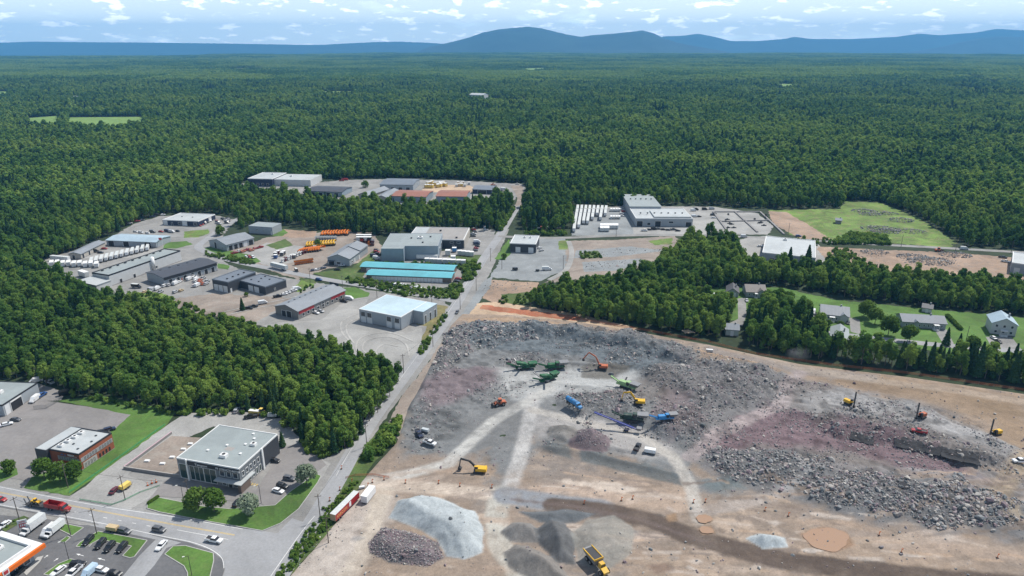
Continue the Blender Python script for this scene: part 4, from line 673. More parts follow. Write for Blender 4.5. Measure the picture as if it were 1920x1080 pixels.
# right plant
r, W, D, h = B('factory', 'wide pale grey plant with white stepped roofs by the trailer lot', 'factory', (1191.7, 425), (1298, 425.5), 410, (1191.7, 393), 'wall_steel_grey', 'roof_white', D=31, feats=[('F', .02, .12, .1, 4, 'dark'), ('F', .34, .44, .1, 4, 'dark'), ('F', .58, .66, 2.5, 4, 'win'), ('F', .88, .98, .1, 3.4, 'dark'), ('F', .2, .26, 1, 3, 'win')]); part('rear_wall', MB().box(0, W * .58, D + .02, D + 44, 0, h + 1.4), 'wall_steel_grey', r); part('rear_roof', MB().box(-.2, W * .59, D - .2, D + 44, h + 1.41, h + 1.75), 'roof_sagegrey', r); part('raised_roof', MB().box(W * .33, W * .98, 2, 22, h + .1, h + 1.0), 'roof_white', r)
vents(r, [(W * k / 8, D * .4) for k in range(1, 8)], h + .9, .9); vents(r, [(W * .1 * k, D + 25) for k in range(1, 6)], h + 1.75, .9)
r, W, D, h = B('warehouse', 'white-roofed warehouse behind the tall spruces on the right', 'warehouse', (1427.5, 489), (1527, 499.5), 474, (1437, 445), 'wall_steel_grey', 'roof_white', D=40, feats=rep('F', .1, .9, 4, 1, 2.6, 'win', .4) + [('L', .2, .4, 0, 3.4, 'door')]); unit(r, W * .4, D * .85, h)
r, W, D, h = B('warehouse', 'grey building cut by the right edge of the picture', 'warehouse', (1893, 512), (1960, 522), 492, (1900, 470), 'wall_steel_grey', 'roof_white', h=6, D=26, feats=[('L', .3, .5, .1, 3, 'dark'), ('F', .1, .25, .1, 3.4, 'door')])
# houses
def house(label, fl, fr, h, rise, D, wall, roof, axis='x', feats=(), name='house', cat='house', porch=None, gab=None):
    r, W, D, h = B(name, label, cat, fl, fr, 0, None, wall, roof, 'gable', rise, axis, h=h, D=D, feats=feats)
    if gab:                                   # cross gable on the front
        a, b = gab; mb = MB(); m_ = (a + b) / 2 * W; hw = (b - a) / 2 * W; rr = hw * .75
        mb.add([(m_ - hw, -.6, 0), (m_ + hw, -.6, 0), (m_ + hw, -.6, h), (m_, -.6, h + rr), (m_ - hw, -.6, h), (m_ - hw, 3, 0), (m_ + hw, 3, 0), (m_ + hw, 3, h), (m_, 3, h + rr), (m_ - hw, 3, h)], [(0, 1, 2, 3, 4), (0, 4, 9, 5), (1, 6, 7, 2)]); part('front_gable', mb, wall, r)
        mb = MB(); o_ = .3
        for s in (-1, 1): mb.hexa([(m_ + s * (hw + o_), -1, h - .2), (m_, -1, h + rr), (m_, 4, h + rr), (m_ + s * (hw + o_), 4, h - .2), (m_ + s * (hw + o_), -1, h), (m_, -1, h + rr + .2), (m_, 4, h + rr + .2), (m_ + s * (hw + o_), 4, h)])
        part('gable_roof', mb, roof, r)
    if porch: a, b = porch; part('porch', MB().box(a * W, b * W, -2, -.1, 0, .5).box(a * W, b * W, -2.1, 0, 2.5, 2.7).box(a * W, a * W + .15, -2, -1.85, .5, 2.5).box(b * W - .15, b * W, -2, -1.85, .5, 2.5), 'trim_white', r)
    part('chimney', MB().box(W * .7, W * .7 + .6, D * .5, D * .5 + .6, h, h + rise + .9), 'stone_grey', r); return r
wn = lambda n, z0=1, z1=2.2: rep('F', .04, .96, n, z0, z1, 'win', .4)
house('small dark garage beside the grey bungalow', (1362, 556), (1384, 558), 2.6, 2.0, 9, 'wall_steel_grey', 'roof_shingle', 'y', [('F', .25, .75, .1, 2.3, 'door')], 'garage', 'garage')
house('grey bungalow with brown roof and front gable', (1399, 557.5), (1435, 558.5), 3.0, 2.4, 9, 'wall_steel_grey', 'roof_brownshingle', 'x', wn(4), gab=(.55, .95), porch=(.4, .55))
house('pale L-shaped house with grey roof and white vans', (1538, 600), (1590, 606), 3.2, 2.6, 11, 'wall_pale', 'roof_grey', 'x', wn(6), gab=(.68, .95), porch=(.3, .5))
house('long low grey bungalow with white trim and two porches', (1691, 614), (1772, 619), 3.0, 2.0, 9, 'wall_steel_grey', 'roof_slate', 'x', wn(9), gab=(.25, .36), porch=(.7, .82))
house('two-storey white house with pale blue roof at right', (1856, 626), (1903, 632), 5.4, 2.6, 10, 'wall_pale', 'roof_pale_blue', 'y', wn(3, 3.6, 4.9) + wn(3), porch=(.35, .65))
house('small turquoise-sided shed among the trees', (1360, 629), (1384, 631), 3.0, 1.2, 7, 'wall_sage', 'roof_slate', 'x', [('F', .4, .6, 0, 2.2, 'man')], 'shed', 'shed')
house('house with pale green roof half hidden in trees', (1556, 645), (1588, 650), 3.0, 1.8, 13, 'wall_pale', 'roof_sagegrey', 'y', wn(2))
house('little white garden shed behind the long bungalow', (1728, 585), (1746, 588), 2.4, 1.2, 5, 'wall_pale', 'roof_shingle', 'x', [('F', .4, .6, 0, 2, 'man')], 'garden_shed', 'shed')
house('tiny dark hut standing alone in the meadow', (1566, 419.5), (1577, 420.5), 2.6, 1.0, 5, 'wall_taupe', 'roof_slate', 'x', [], 'hut', 'hut')
# bottom-left buildings
r, W, D, h = B('warehouse', 'grey-blue warehouse with large white roof at the left edge', 'warehouse', (-70, 777.6), (10, 781), 755, (-40, 705), 'wall_steel_grey', 'roof_sagegrey', trim='trim_dark', ph=.2, h=4.3, D=16.7, feats=[('R', .05, .16, .1, 3.6, 'door'), ('R', .2, .5, .1, 3.4, 'dark')]); part('light_band', MB().box(W + .02, W + .1, D * .2, D * .5, 3.5, 3.9), 'trim_white', r); unit(r, W * .5, D * .5, h)
r, W, D, h = B('office_building', 'two-storey brick office with white roof and grey window band', 'office', (84, 869), (154.5, 882), 841, (140, 803), 'brick', 'roof_white', trim='trim_dark', ph=.4, h=8.6, D=12.6, fr_='trim_dark', feats=rep('R', .1, .5, 5, 4.4, 6.0, 'win', .5) + rep('R', .55, .95, 5, 4.4, 6.0, 'win', .5) + rep('R', .08, .42, 4, .6, 2.6, 'win', .5) + rep('R', .5, .9, 4, .6, 2.6, 'win', .4) + rep('F', .45, .95, 4, 4.4, 6.0, 'win', .6) + [('F', .6, .72, 0, 2.4, 'mandark')])
part('grey_band', MB().box(W + .01, W + .07, .3, D - .3, 4.1, 6.3), 'stone_grey', r); part('grey_band', MB().box(W * .42, W - .2, -.07, -.01, 4.1, 6.3), 'stone_grey', r); part('lower_panel', MB().box(W + .01, W + .07, D * .06, D * .46, .3, 3.4), 'concrete', r); part('stair_tower', MB().box(-1.2, W * .22, -1.0, D * .98, 0, h + .5), 'wall_charcoal', r); part('tower_roof', MB().box(-1.0, W * .2, -.8, D * .96, h + .5, h + .58), 'roof_white', r)
for k in range(4): unit(r, W * .36, D * (.2 + .2 * k), h, 1.7, 1.2, 1.2)
vents(r, [(W * .8, D * .2), (W * .85, D * .55), (W * .75, D * .8), (W * .55, D * .35)], h, .5)
def text_on(root, txt, size, loc, rot, mat, name='sign_lettering'):
    cu = bpy.data.curves.new(name, 'FONT'); cu.body = txt; cu.size = size; cu.extrude = .04; cu.align_x = 'LEFT'; cu.resolution_u = 2
    tmp = bpy.data.objects.new('t', cu); COL.objects.link(tmp); bpy.context.view_layer.update(); me = bpy.data.meshes.new_from_object(tmp.evaluated_get(bpy.context.evaluated_depsgraph_get())); bpy.data.objects.remove(tmp)
    me.materials.clear(); me.materials.append(M(mat)); o = bpy.data.objects.new(name, me); COL.objects.link(o); o.parent = root; o.location = loc; o.rotation_euler = rot; return o
part('logo_mark', MB().add([(W * .5, -.06, 6.9), (W * .58, -.06, 6.9), (W * .56, -.06, 8.0)], [(0, 1, 2)]).add([(W * .6, -.06, 6.8), (W * .66, -.06, 6.8), (W * .66, -.06, 7.4), (W * .6, -.06, 7.4)], [(0, 1, 2, 3)]), 'door_blue', r); text_on(r, 'GROUPE', .8, (W * .7, -.06, 7.2), (math.pi / 2, 0, 0), 'lettering_white') if False else None
mb = MB()
for k in range(5): mb.box(W * (.7 + .035 * k), W * (.725 + .035 * k), -.08, -.02, 7.3, 7.85)
for k in range(8): mb.box(W * (.7 + .03 * k), W * (.72 + .03 * k), -.08, -.02, 6.9, 7.12)
part('sign_lettering', mb, 'lettering_white', r)
r.scale.z = KS * 5.4 / 8.6
# showroom
r, W, D, h = B('showroom', 'two-storey grey glazed showroom with flat roof and lettered fascia', 'showroom', (338, 896.5), (453.5, 918), 859, (415, 798), 'wall_slate', 'roof_sagegrey', trim='trim_white', ph=.25, pw=.2, h=8.0, D=19.3, fr_='trim_white', feats=[('F', .02, .15, .4, 6.2, 'gwin'), ('F', .19, .42, .4, 6.0, 'gwin'), ('F', .42, .62, .4, 6.0, 'gwin'), ('F', .68, .76, 4.1, 6.2, 'win'), ('F', .79, .86, 4.1, 6.2, 'win'), ('F', .89, .97, 4.1, 6.2, 'win'), ('F', .8, .86, 0, 2.6, 'mandark'), ('F', .88, .97, .6, 2.4, 'win'), ('F', .7, .77, .6, 2.4, 'win')] + rep('R', .03, .5, 5, 4.3, 6.2, 'win', .6) + rep('R', .1, .52, 5, .5, 3.0, 'gwin', .6) + rep('R', .62, .95, 3, .1, 4.4, 'door', .85))
part('fascia', MB().box(W * .17, W + .12, -.22, -.02, 6.3, 7.7), 'trim_dark', r); part('pilaster', MB().box(W * .155, W * .175, -.5, -.02, 0, 8.3), 'trim_white', r); part('pilaster', MB().box(W + .02, W + .4, D * .54, D * .575, 0, 8.3), 'trim_white', r)
part('entrance_canopy', MB().box(W * .64, W + 1.5, -2.0, -.13, 3.2, 3.5).box(W + .13, W + 1.5, -.13, 5, 3.2, 3.5), 'roof_white', r); part('entrance_wall', MB().box(W + .3, W + 1.3, -1.8, -1.5, 0, 3.2).box(W + 1.0, W + 1.3, -1.5, 2.6, 0, 3.2), 'wall_brown', r); part('lower_cladding', MB().box(W * .62, W, -.1, -.02, 0, 3.1), 'wall_brown', r) if False else None
part('dark_cladding', MB().box(W + .01, W + .12, D * .58, D, .4, 7.6), 'wall_charcoal', r)
text_on(r, 'Tempton', 1.15, (W * .30, -.3, 6.62), (math.pi / 2, 0, 0), 'lettering_white'); text_on(r, 'PF STRUCTURITES', 1.0, (W * .635, -.3, 6.62), (math.pi / 2, 0, 0), 'lettering_white')
unit(r, W * .62, D * .22, h, 2, 1.6, 1.2); unit(r, W * .84, D * .62, h, 1.7, 1.3, 1.0); vents(r, [(W * .48, D * .5), (W * .72, D * .6), (W * .3, D * .3), (W * .66, D * .9), (W * .75, D * .78), (W * .8, D * .35)], h, .6, mat='trim_white'); part('roof_patch', MB().box(W * .5, W * .63, D * .38, D * .48, h + .061, h + .075), 'roof_gravelroof', r)
r.scale.z = KS * 6.9 / 8.0
# foundation beside the showroom
root = thing('foundation', 'unfinished pink-edged concrete foundation beside the showroom', 'foundation', (0, 0, 0)); P4 = G([(233, 880), (322, 814), (385, 822), (345, 897)])
for (a, b) in ((0, 1), (0, 3)):
    p, q = P4[a], P4[b]; part('foundation_wall', MB().beam((p[0], p[1], .6), (q[0], q[1], .6), .5, 1.2), 'concrete_dark', root); part('insulation_board', MB().beam((p[0], p[1], 1.27), (q[0], q[1], 1.27), .35, .12), mk('pink_foam' + str(b), (.55, .38, .42), .8, .1, 1) if b == 1 else 'concrete', root)
sheet('foundation_floor', [(236, 880), (322, 818), (388, 822), (345, 895)], 'gravel_brown', 'muddy floor of the unfinished foundation')
for k, (px, py) in enumerate([(305, 871), (323, 859), (344, 844), (357, 834), (276, 866)]): tag(part('insulation_stack', MB().box(-1, 1, -.6, .6, 0, .35).box(-.9, .9, -.55, .55, .37, .6), 'trim_white', None), 'white board stack on the foundation floor, %s from the front' % ['first', 'second', 'third', 'fourth', 'leftmost'][k], 'board stack').location = (*U(px, py), .2)
# filling station shop
r, W, D, h = B('station_shop', 'flat-roofed filling station shop with orange fascia', 'shop', (-30, 1120), (66, 1052), 0, None, 'wall_steel_grey', 'roof_sagegrey', trim='trim_white', h=4.3, D=13, ph=.7, pw=.25, feats=[('F', .3, .42, .4, 2.7, 'win'), ('F', .5, .62, 0, 2.6, 'win'), ('F', .66, .92, .6, 2.7, 'win')])
part('orange_fascia', MB().box(-.6, W + 2.0, -2.2, -1.6, 3.3, 4.4), 'trim_orange', r); part('canopy', MB().box(-.6, W + 2.0, -1.6, 0, 3.9, 4.2).box(W + .06, W + 2.0, 0, D, 3.9, 4.2), 'trim_white', r); part('sign_panel', MB().box(W * .3, W * .42, -2.3, -2.21, 3.2, 4.9), 'trim_white', r); part('sign_emblem', MB().box(W * .32, W * .40, -2.36, -2.31, 3.6, 4.5), 'trim_red', r); unit(r, W * .75, D * .5, h, 1.6, 1.3, .9); unit(r, W * .4, D * .4, h)
sheet('pavement', [(45, 1075), (70, 1046), (82, 1043), (75, 1055), (50, 1080)], 'kerb', 'pale pavement in front of the station shop', 'pavement', z=.27)
A = ON(47, 1000); s = thing('price_sign', 'white framed red price sign on two posts by the station', 'sign', A, rad(25)); part('post', MB().box(-1.35, -1.15, -.1, .1, 0, 5.4), 'trim_white', s); part('post', MB().box(1.15, 1.35, -.1, .1, 0, 5.4), 'trim_white', s); part('panel', MB().box(-1.14, 1.14, -.12, .12, 2.4, 5.4), 'trim_white', s); part('red_panel', MB().box(-1.0, 1.0, -.16, -.13, 2.6, 4.1), 'lettering_red', s)
mb = MB()
for k in range(3): mb.box(-.75 + k * .55, -.4 + k * .55, -.19, -.17, 3.0, 3.8)
part('sign_lettering', mb, 'lettering_white', s); mb = MB()
for k in range(5): mb.box(-.8 + k * .34, -.6 + k * .34, -.16, -.13, 4.5, 4.9)
part('sign_lettering', mb, 'lettering_red', s)
# far details
for fl, fr, lb in [((880, 185.5), (906, 186.5), 'long white barn far out in the forest'), ((130, 189.5), (136, 190), 'tiny white house in the left forest'), ((1000, 126), (1010, 126.3), 'pale farm roof on the far rise'), ((8, 138), (28, 138.6), 'reddish roofs far at the left edge'), ((730, 117), (742, 117.3), 'small white building on the far plain')]:
    r, W, D, h = B('barn', lb, 'barn', fl, fr, 0, None, 'wall_pale', 'roof_white', 'gable', 3, 'x', h=9 if 'barn' in lb else 7, D=25); r.location.z = float(land_h(np.array([r.location.x]), np.array([r.location.y]))[0]) + 1.5
for pts, mt, lb in [([(128, 221), (265, 220), (270, 232), (230, 243), (190, 243), (130, 237)], 'field_green', 'bright green field in the left forest'), ([(55, 222), (108, 218), (108, 240), (60, 238)], 'field_green', 'small bright field at far left'), ([(905, 187), (985, 186), (985, 190), (910, 190)], 'field_green', 'thin green field beside the far white barn'), ([(1765, 165), (1815, 165), (1852, 172), (1840, 176), (1790, 170)], 'field_tan', 'pale tan field in the right forest'), ([(1795, 143), (1830, 148), (1875, 158), (1865, 160), (1815, 151)], 'field_tan', 'far narrow tan field on the right'), ([(1462, 158), (1486, 158), (1484, 166), (1465, 166)], 'field_green', 'small clearing in the right forest'), ([(375, 168), (405, 167), (402, 173), (380, 174)], 'field_green', 'little clearing in the left forest'), ([(0, 174), (14, 174), (14, 182), (-20, 183)], 'field_green', 'green clearing at the far left edge'), ([(1300, 114), (1360, 114), (1358, 117), (1300, 117)], 'field_tan', 'thin pale field on the right rise'), ([(140, 205), (200, 203), (205, 210), (150, 213)], 'meadow', 'faint clearing above the bright left field'), ([(600, 172), (660, 171), (665, 178), (610, 180)], 'meadow', 'faint clearing left of the far white barn'), ([(1190, 190), (1230, 189), (1235, 196), (1195, 197)], 'meadow', 'faint clearing right of the far white barn'), ([(420, 130), (500, 129), (500, 134), (425, 135)], 'field_tan', 'pale far clearing in the left distance'), ([(980, 128), (1030, 127), (1030, 133), (985, 134)], 'field_green', 'green far clearing below the mountain'), ([(580, 262), (618, 262), (622, 272), (580, 272)], 'meadow', 'marshy clearing left of centre')]:
    o = sheet('field', pts, mt, lb, 'field', z=0, jit=1.5)
    for v in o.data.vertices: v.co.z = float(land_h(np.array([v.co.x]), np.array([v.co.y]))[0]) + 1.6
# ================================================================ vehicles and machines (x = forward)
def wheel_mb(x, y, r, w_=.24):
    return MB().tube((x, y - w_ / 2, r), (x, y + w_ / 2, r), r, 14)
def wheels(axles, half, r, w_=.24, base=0):
    rows = []
    for x in axles:
        for s in (-1, 1):
            i = base + len(rows); rows.append(('wheel', wheel_mb(x, s * half, r, w_), 'rubber')); rows.append(('rim', MB().tube((x, s * (half + w_ / 2 - .02), r), (x, s * (half + w_ / 2 + .02), r), r * .58, 10), 'rim', i))
    return rows
def hull(st):
    """loft of stations (x, half width bottom, half width top, z bottom, z shoulder, z top)"""
    mb = MB(); n = 8
    for x, wb, wt, z0, z1, z2 in st: mb.v += [(x, -wb * .92, z0), (x, -wb, z0 + .18), (x, -wb, z1), (x, -wt, z2), (x, wt, z2), (x, wb, z1), (x, wb, z0 + .18), (x, wb * .92, z0)]
    for i in range(len(st) - 1):
        for k in range(n): mb.f.append((i * n + k, i * n + (k + 1) % n, (i + 1) * n + (k + 1) % n, (i + 1) * n + k))
    mb.f += [tuple(range(n)), tuple(range((len(st) - 1) * n, len(st) * n))[::-1]]; return mb
def frus(x0, x1, X0, X1, y, Y, z0, z1): return MB().hexa([(x0, -y, z0), (x1, -y, z0), (x1, y, z0), (x0, y, z0), (X0, -Y, z1), (X1, -Y, z1), (X1, Y, z1), (X0, Y, z1)])
def lights_(xf, xb, y, z): 
    return [('headlight', MB().box(xf - .08, xf + .03, s * y - .18, s * y + .18, z, z + .14), 'lamp') for s in (-1, 1)] + [('taillight', MB().box(xb - .03, xb + .08, s * y - .15, s * y + .15, z + .1, z + .28), 'lamp_red') for s in (-1, 1)]
def car(kind, L_, hw, belt, top, cab, hood):
    f, b = L_ / 2, -L_ / 2; c0, c1, c2, c3 = cab
    body = hull([(b, hw * .86, hw * .8, .35, belt - .18, belt - .05), (b + .25, hw * .97, hw * .88, .28, belt - .1, belt), (b + .9, hw, hw * .92, .25, belt - .08, belt), (f - 1.3, hw, hw * .92, .25, hood - .06, hood + .06), (f - .35, hw * .96, hw * .86, .27, hood - .16, hood - .05), (f, hw * .8, hw * .7, .35, hood - .32, hood - .25)])
    gl = frus(c0, c3, c1, c2, hw * .9, hw * .74, belt - .06, top - .05); rf = frus(c1 - .05, c2 + .05, c1 + .1, c2 - .15, hw * .76, hw * .66, top - .06, top + .02)
    proto(kind, [('body', body, '*'), ('windows', gl, 'car_glass'), ('roof', rf, '*')] + lights_(f, b, hw * .62, hood - .3) + wheels((b + .82, f - .88), hw - .1, .33, .22, 7))
car('sedan', 4.7, .92, .95, 1.45, (-2.0, -1.35, .35, 1.15), .92); car('suv', 4.75, .97, 1.08, 1.72, (-2.3, -2.0, .45, 1.1), 1.05); car('hatch', 4.2, .89, .98, 1.5, (-1.95, -1.6, .35, 1.1), .95)
f, b = 2.9, -2.9
proto('pickup', [('body', hull([(b, .95, .93, .5, 1.05, 1.12), (b + .1, .99, .95, .4, 1.08, 1.14), (-.7, .99, .95, .38, 1.08, 1.14), (f - 1.5, .99, .94, .38, 1.12, 1.2), (f - .2, .97, .9, .4, 1.0, 1.14), (f, .88, .8, .5, .85, .98)]), '*'), ('bed', MB().box(b + .15, -.85, -.8, .8, 1.141, 1.16), 'steel_dark'), ('windows', frus(-.75, 1.65, -.55, .85, .9, .76, 1.12, 1.82), 'car_glass'), ('roof', frus(-.6, .9, -.5, .75, .78, .7, 1.81, 1.9), '*'), ('bed_rail', MB().box(b, -.8, -.99, -.85, 1.14, 1.35).box(b, -.8, .85, .99, 1.14, 1.35).box(b, b + .12, -.85, .85, 1.14, 1.35), '*')] + lights_(f, b, .7, .78) + wheels((b + 1.15, f - 1.05), .9, .4, .26, 9))
proto('van', [('body', hull([(-2.8, .98, .9, .4, 1.9, 2.3), (-2.7, 1.0, .93, .35, 2.0, 2.4), (1.0, 1.0, .93, .35, 2.0, 2.4), (1.7, 1.0, .85, .35, 1.2, 1.75), (2.6, .95, .8, .35, .95, 1.1), (2.8, .85, .75, .4, .7, .9)]), '*'), ('windows', frus(.5, 2.15, .6, 1.15, 1.01, .87, 1.25, 2.05), 'car_glass')] + lights_(2.8, -2.8, .7, .7) + wheels((-1.8, 1.85), .9, .36, .24, 6))
proto('box_truck', [('cab', hull([(2.3, 1.05, .95, .6, 1.9, 2.5), (3.2, 1.05, .95, .6, 1.5, 2.3), (3.6, 1.05, .92, .6, 1.3, 1.5), (4.6, .98, .85, .6, 1.1, 1.35)]), '*'), ('windows', frus(2.7, 3.75, 2.75, 3.25, 1.06, .95, 1.5, 2.25), 'car_glass'), ('cargo_box', MB().box(-4.2, 2.15, -1.2, 1.2, 1.0, 3.5), '*'), ('box_roof', MB().box(-4.22, 2.17, -1.22, 1.22, 3.5, 3.56), 'tarp'), ('chassis', MB().box(-4.1, 4.4, -.5, .5, .55, .98), 'steel_dark')] + lights_(4.6, -4.2, .75, .85) + wheels((-2.6, 3.6), .95, .48, .3, 9))
proto('trailer', [('box', MB().box(-8, 8, -1.28, 1.28, 1.15, 4.0), '*'), ('roof', MB().box(-8.02, 8.02, -1.3, 1.3, 4.0, 4.06), 'tarp'), ('corner_rail', MB().box(7.96, 8.04, -1.31, 1.31, 1.1, 1.3).box(-8.04, -7.96, -1.31, 1.31, 1.1, 1.3), 'steel_mid'), ('undercarriage', MB().box(-6.2, -3.2, -.9, .9, .7, 1.14), 'steel_dark'), ('landing_gear', MB().box(3.9, 4.1, -.8, -.65, 0, 1.15).box(3.9, 4.1, .65, .8, 0, 1.15), 'steel_dark')] + wheels((-5.6, -4.2), 1.0, .5, .4, 5))
proto('white_box', [('body', MB().box(-3.4, 3.4, -1.25, 1.25, .45, 3.1), '*'), ('roof', MB().box(-3.43, 3.43, -1.28, 1.28, 3.1, 3.17), 'trim_white'), ('rear_door', MB().box(3.41, 3.47, -1.0, 1.0, .6, 2.9), 'tarp'), ('skid', MB().box(-3.2, 3.2, -.9, -.7, 0, .44).box(-3.2, 3.2, .7, .9, 0, .44), 'steel_dark')])
proto('crate_stack', [('pallet', MB().box(-1.1, 1.1, -1.1, 1.1, 0, .18), 'lumber'), ('crate', MB().box(-1.05, 1.05, -1.05, 1.05, .18, 2.3), '*'), ('lid', MB().box(-1.12, 1.12, -1.12, 1.12, 2.3, 2.4), 'trim_white')])
proto('boom_lift', [('chassis', MB().box(-1.4, 1.4, -.75, .75, .5, 1.1, .15, .05), 'steel_dark'), ('turret', MB().box(-1.5, .6, -.7, .7, 1.12, 1.9, .1, .05), '*'), ('boom', MB().beam((-1.2, 0, 1.9), (3.6, 0, 2.7), .4, .45), '*'), ('upper_boom', MB().beam((3.4, .4, 2.5), (-.4, .4, 2.3), .3, .35), '*'), ('basket', MB().box(3.5, 4.4, -.9, .9, 1.5, 1.6).box(3.5, 3.56, -.9, .9, 1.6, 2.5).box(4.34, 4.4, -.9, .9, 1.6, 2.5), '*')] + wheels((-1.0, 1.0), .85, .45, .35, 5))
proto('scissor_lift', [('chassis', MB().box(-1.2, 1.2, -.6, .6, .25, .8), '*'), ('platform', MB().box(-1.3, 1.3, -.65, .65, 1.7, 1.85), 'steel_mid'), ('guard_rail', MB().box(-1.3, 1.3, -.65, -.6, 1.86, 2.7).box(-1.3, 1.3, .6, .65, 1.86, 2.7), '*'), ('scissor', MB().beam((-1.1, 0, .85), (1.1, 0, 1.65), .9, .12).beam((1.1, 0, .85), (-1.1, 0, 1.65), .9, .12), '*')] + wheels((-.8, .8), .55, .25, .2, 4))
def tracks(x0_, x1_, y, w_=.6, h_=.9):
    rows = []
    for s in (-1, 1): rows.append(('track', MB().prism([(x0_ + .3, 0), (x1_ - .3, 0), (x1_, h_ * .45), (x1_ - .3, h_), (x0_ + .3, h_), (x0_, h_ * .45)], s * y - w_ / 2, s * y + w_ / 2), 'steel_dark'))
    return rows
def excavator(kind, boom, boompaint='*'):
    a, b_, c, d = [Vector((p[0], 0, p[1])) for p in boom]
    proto(kind, tracks(-2.1, 2.1, 1.25) + [('undercarriage', MB().box(-1.2, 1.2, -1, 1, .4, 1.0), 'steel_dark'), ('house', MB().box(-2.6, 1.2, -1.35, 1.35, 1.05, 2.2, .12, .1), '*'), ('counterweight', MB().prism([(-3.1, 1.1), (-2.3, 1.1), (-2.3, 2.3), (-2.9, 2.3)], -1.35, 1.35), '*'), ('cab', MB().box(.1, 1.6, .35, 1.3, 1.2, 2.95, .12, .08), 'car_glass'), ('cab_roof', MB().box(.15, 1.55, .38, 1.27, 2.95, 3.08), '*'), ('boom', MB().beam(a, b_, .5, .75).beam(b_, c, .45, .6), boompaint), ('stick', MB().beam(c, d, .36, .5), boompaint), ('cylinder', MB().tube(a + Vector((.6, .0, -.2)), (a + b_) / 2 + Vector((.2, 0, -.5)), .12, 8).tube((b_ + c) / 2 + Vector((0, 0, .5)), c + Vector((0, 0, .45)), .1, 8), 'steel_mid'), ('bucket', MB().prism([(d.x + .35, d.z + .2), (d.x + .6, d.z - .6), (d.x - .1, d.z - 1.0), (d.x - .9, d.z - .7), (d.x - .5, d.z + .1)], -.7, .7), 'steel_dark')])
excavator('excavator_reach', [(.9, 1.9), (3.6, 5.6), (6.6, 5.2), (7.4, 1.7)]); excavator('excavator_black', [(.9, 1.9), (3.6, 4.6), (7.0, 5.3), (7.6, 1.5)], 'steel_dark'); excavator('excavator_long', [(.9, 1.9), (3.2, 6.4), (6.6, 8.4), (9.4, 4.6)])
proto('wheel_loader', [('rear_body', MB().prism([(-3.2, 1.0), (-.3, 1.0), (-.3, 2.2), (-2.9, 2.0), (-3.2, 1.6)], -1.1, 1.1), '*'), ('front_frame', MB().box(-.2, 2.0, -.7, .7, .7, 1.5, .1, .1), '*'), ('cab', MB().box(-1.1, .4, -.75, .75, 2.0, 3.3, .12, .1), 'car_glass'), ('cab_roof', MB().box(-1.1, .4, -.8, .8, 3.3, 3.42), '*'), ('lift_arm', MB().beam((.6, -.8, 1.9), (3.2, -.8, .8), .2, .35).beam((.6, .8, 1.9), (3.2, .8, .8), .2, .35), '*'), ('bucket', MB().prism([(3.0, .2), (4.3, .1), (3.3, .5), (3.1, 1.4), (2.8, 1.3)], -1.5, 1.5), 'steel_dark')] + wheels((-1.7, 1.3), 1.05, .85, .6, 6))
proto('haul_truck', [('bed', MB().hexa([(-5.2, -1.45, 2.2), (.8, -1.45, 1.5), (.8, 1.45, 1.5), (-5.2, 1.45, 2.2), (-5.6, -1.7, 3.4), (1.0, -1.7, 3.3), (1.0, 1.7, 3.3), (-5.6, 1.7, 3.4)]), 'steel_mid'), ('bed_floor', MB().box(-5.0, .6, -1.45, 1.45, 3.36, 3.43), 'steel_dark'), ('bed_rim', MB().box(-5.5, 1.0, -1.72, -1.5, 3.3, 3.65).box(-5.5, 1.0, 1.5, 1.72, 3.3, 3.65).box(.85, 1.05, -1.5, 1.5, 3.3, 3.9), '*'), ('frame', MB().box(-4.5, 3, -.5, .5, .9, 1.4), 'steel_dark'), ('cab', MB().box(1.5, 3.3, -.8, .9, 1.5, 3.3, .15, .1), '*'), ('windows', MB().box(1.7, 3.36, -.72, .82, 2.3, 3.0), 'car_glass'), ('hood', MB().prism([(3.3, 1.2), (5.2, 1.0), (5.2, 1.7), (3.3, 2.3)], -1.0, 1.0), '*')] + wheels((-3.6, -1.7, 3.9), 1.3, .9, .6, 7))
def conv(mb, a, b, w_): 
    mb.beam(a, b, w_, .3); a = Vector(a); b = Vector(b); up = Vector((0, 0, .2)); sd_ = (b - a).cross(Vector((0, 0, 1))).normalized() * w_ / 2
    mb.beam(a + sd_ + up, b + sd_ + up, .08, .35).beam(a - sd_ + up, b - sd_ + up, .08, .35); return mb
proto('screen_plant', tracks(-2.6, 2.6, 1.3, .5, 1.0) + [('frame', MB().box(-5, 5, -1.1, 1.1, 1.0, 1.6), '*'), ('hopper', MB().hexa([(2.0, -.8, 1.8), (5.4, -.8, 1.8), (5.4, .8, 1.8), (2.0, .8, 1.8), (1.6, -1.7, 3.5), (6.0, -1.7, 3.5), (6.0, 1.7, 3.5), (1.6, 1.7, 3.5)]), '*'), ('engine_box', MB().box(.2, 1.9, -1.2, 1.2, 1.61, 2.9, .05, .05), '*'), ('screen_box', MB().hexa([(-4.5, -1.1, 3.2), (.4, -1.1, 2.2), (.4, 1.1, 2.2), (-4.5, 1.1, 3.2), (-4.5, -1.2, 4.5), (.4, -1.2, 3.4), (.4, 1.2, 3.4), (-4.5, 1.2, 4.5)]), '*'), ('tail_conveyor', conv(MB(), (-3.5, 0, 1.4), (-9.2, 0, 3.9), 1.0), '*'), ('side_conveyor', conv(MB(), (-2.6, -1.3, 1.3), (-4.6, -6.0, 3.6), .8), 'steel_mid'), ('side_conveyor', conv(MB(), (-2.6, 1.3, 1.3), (-4.6, 6.0, 3.6), .8), 'steel_mid')])
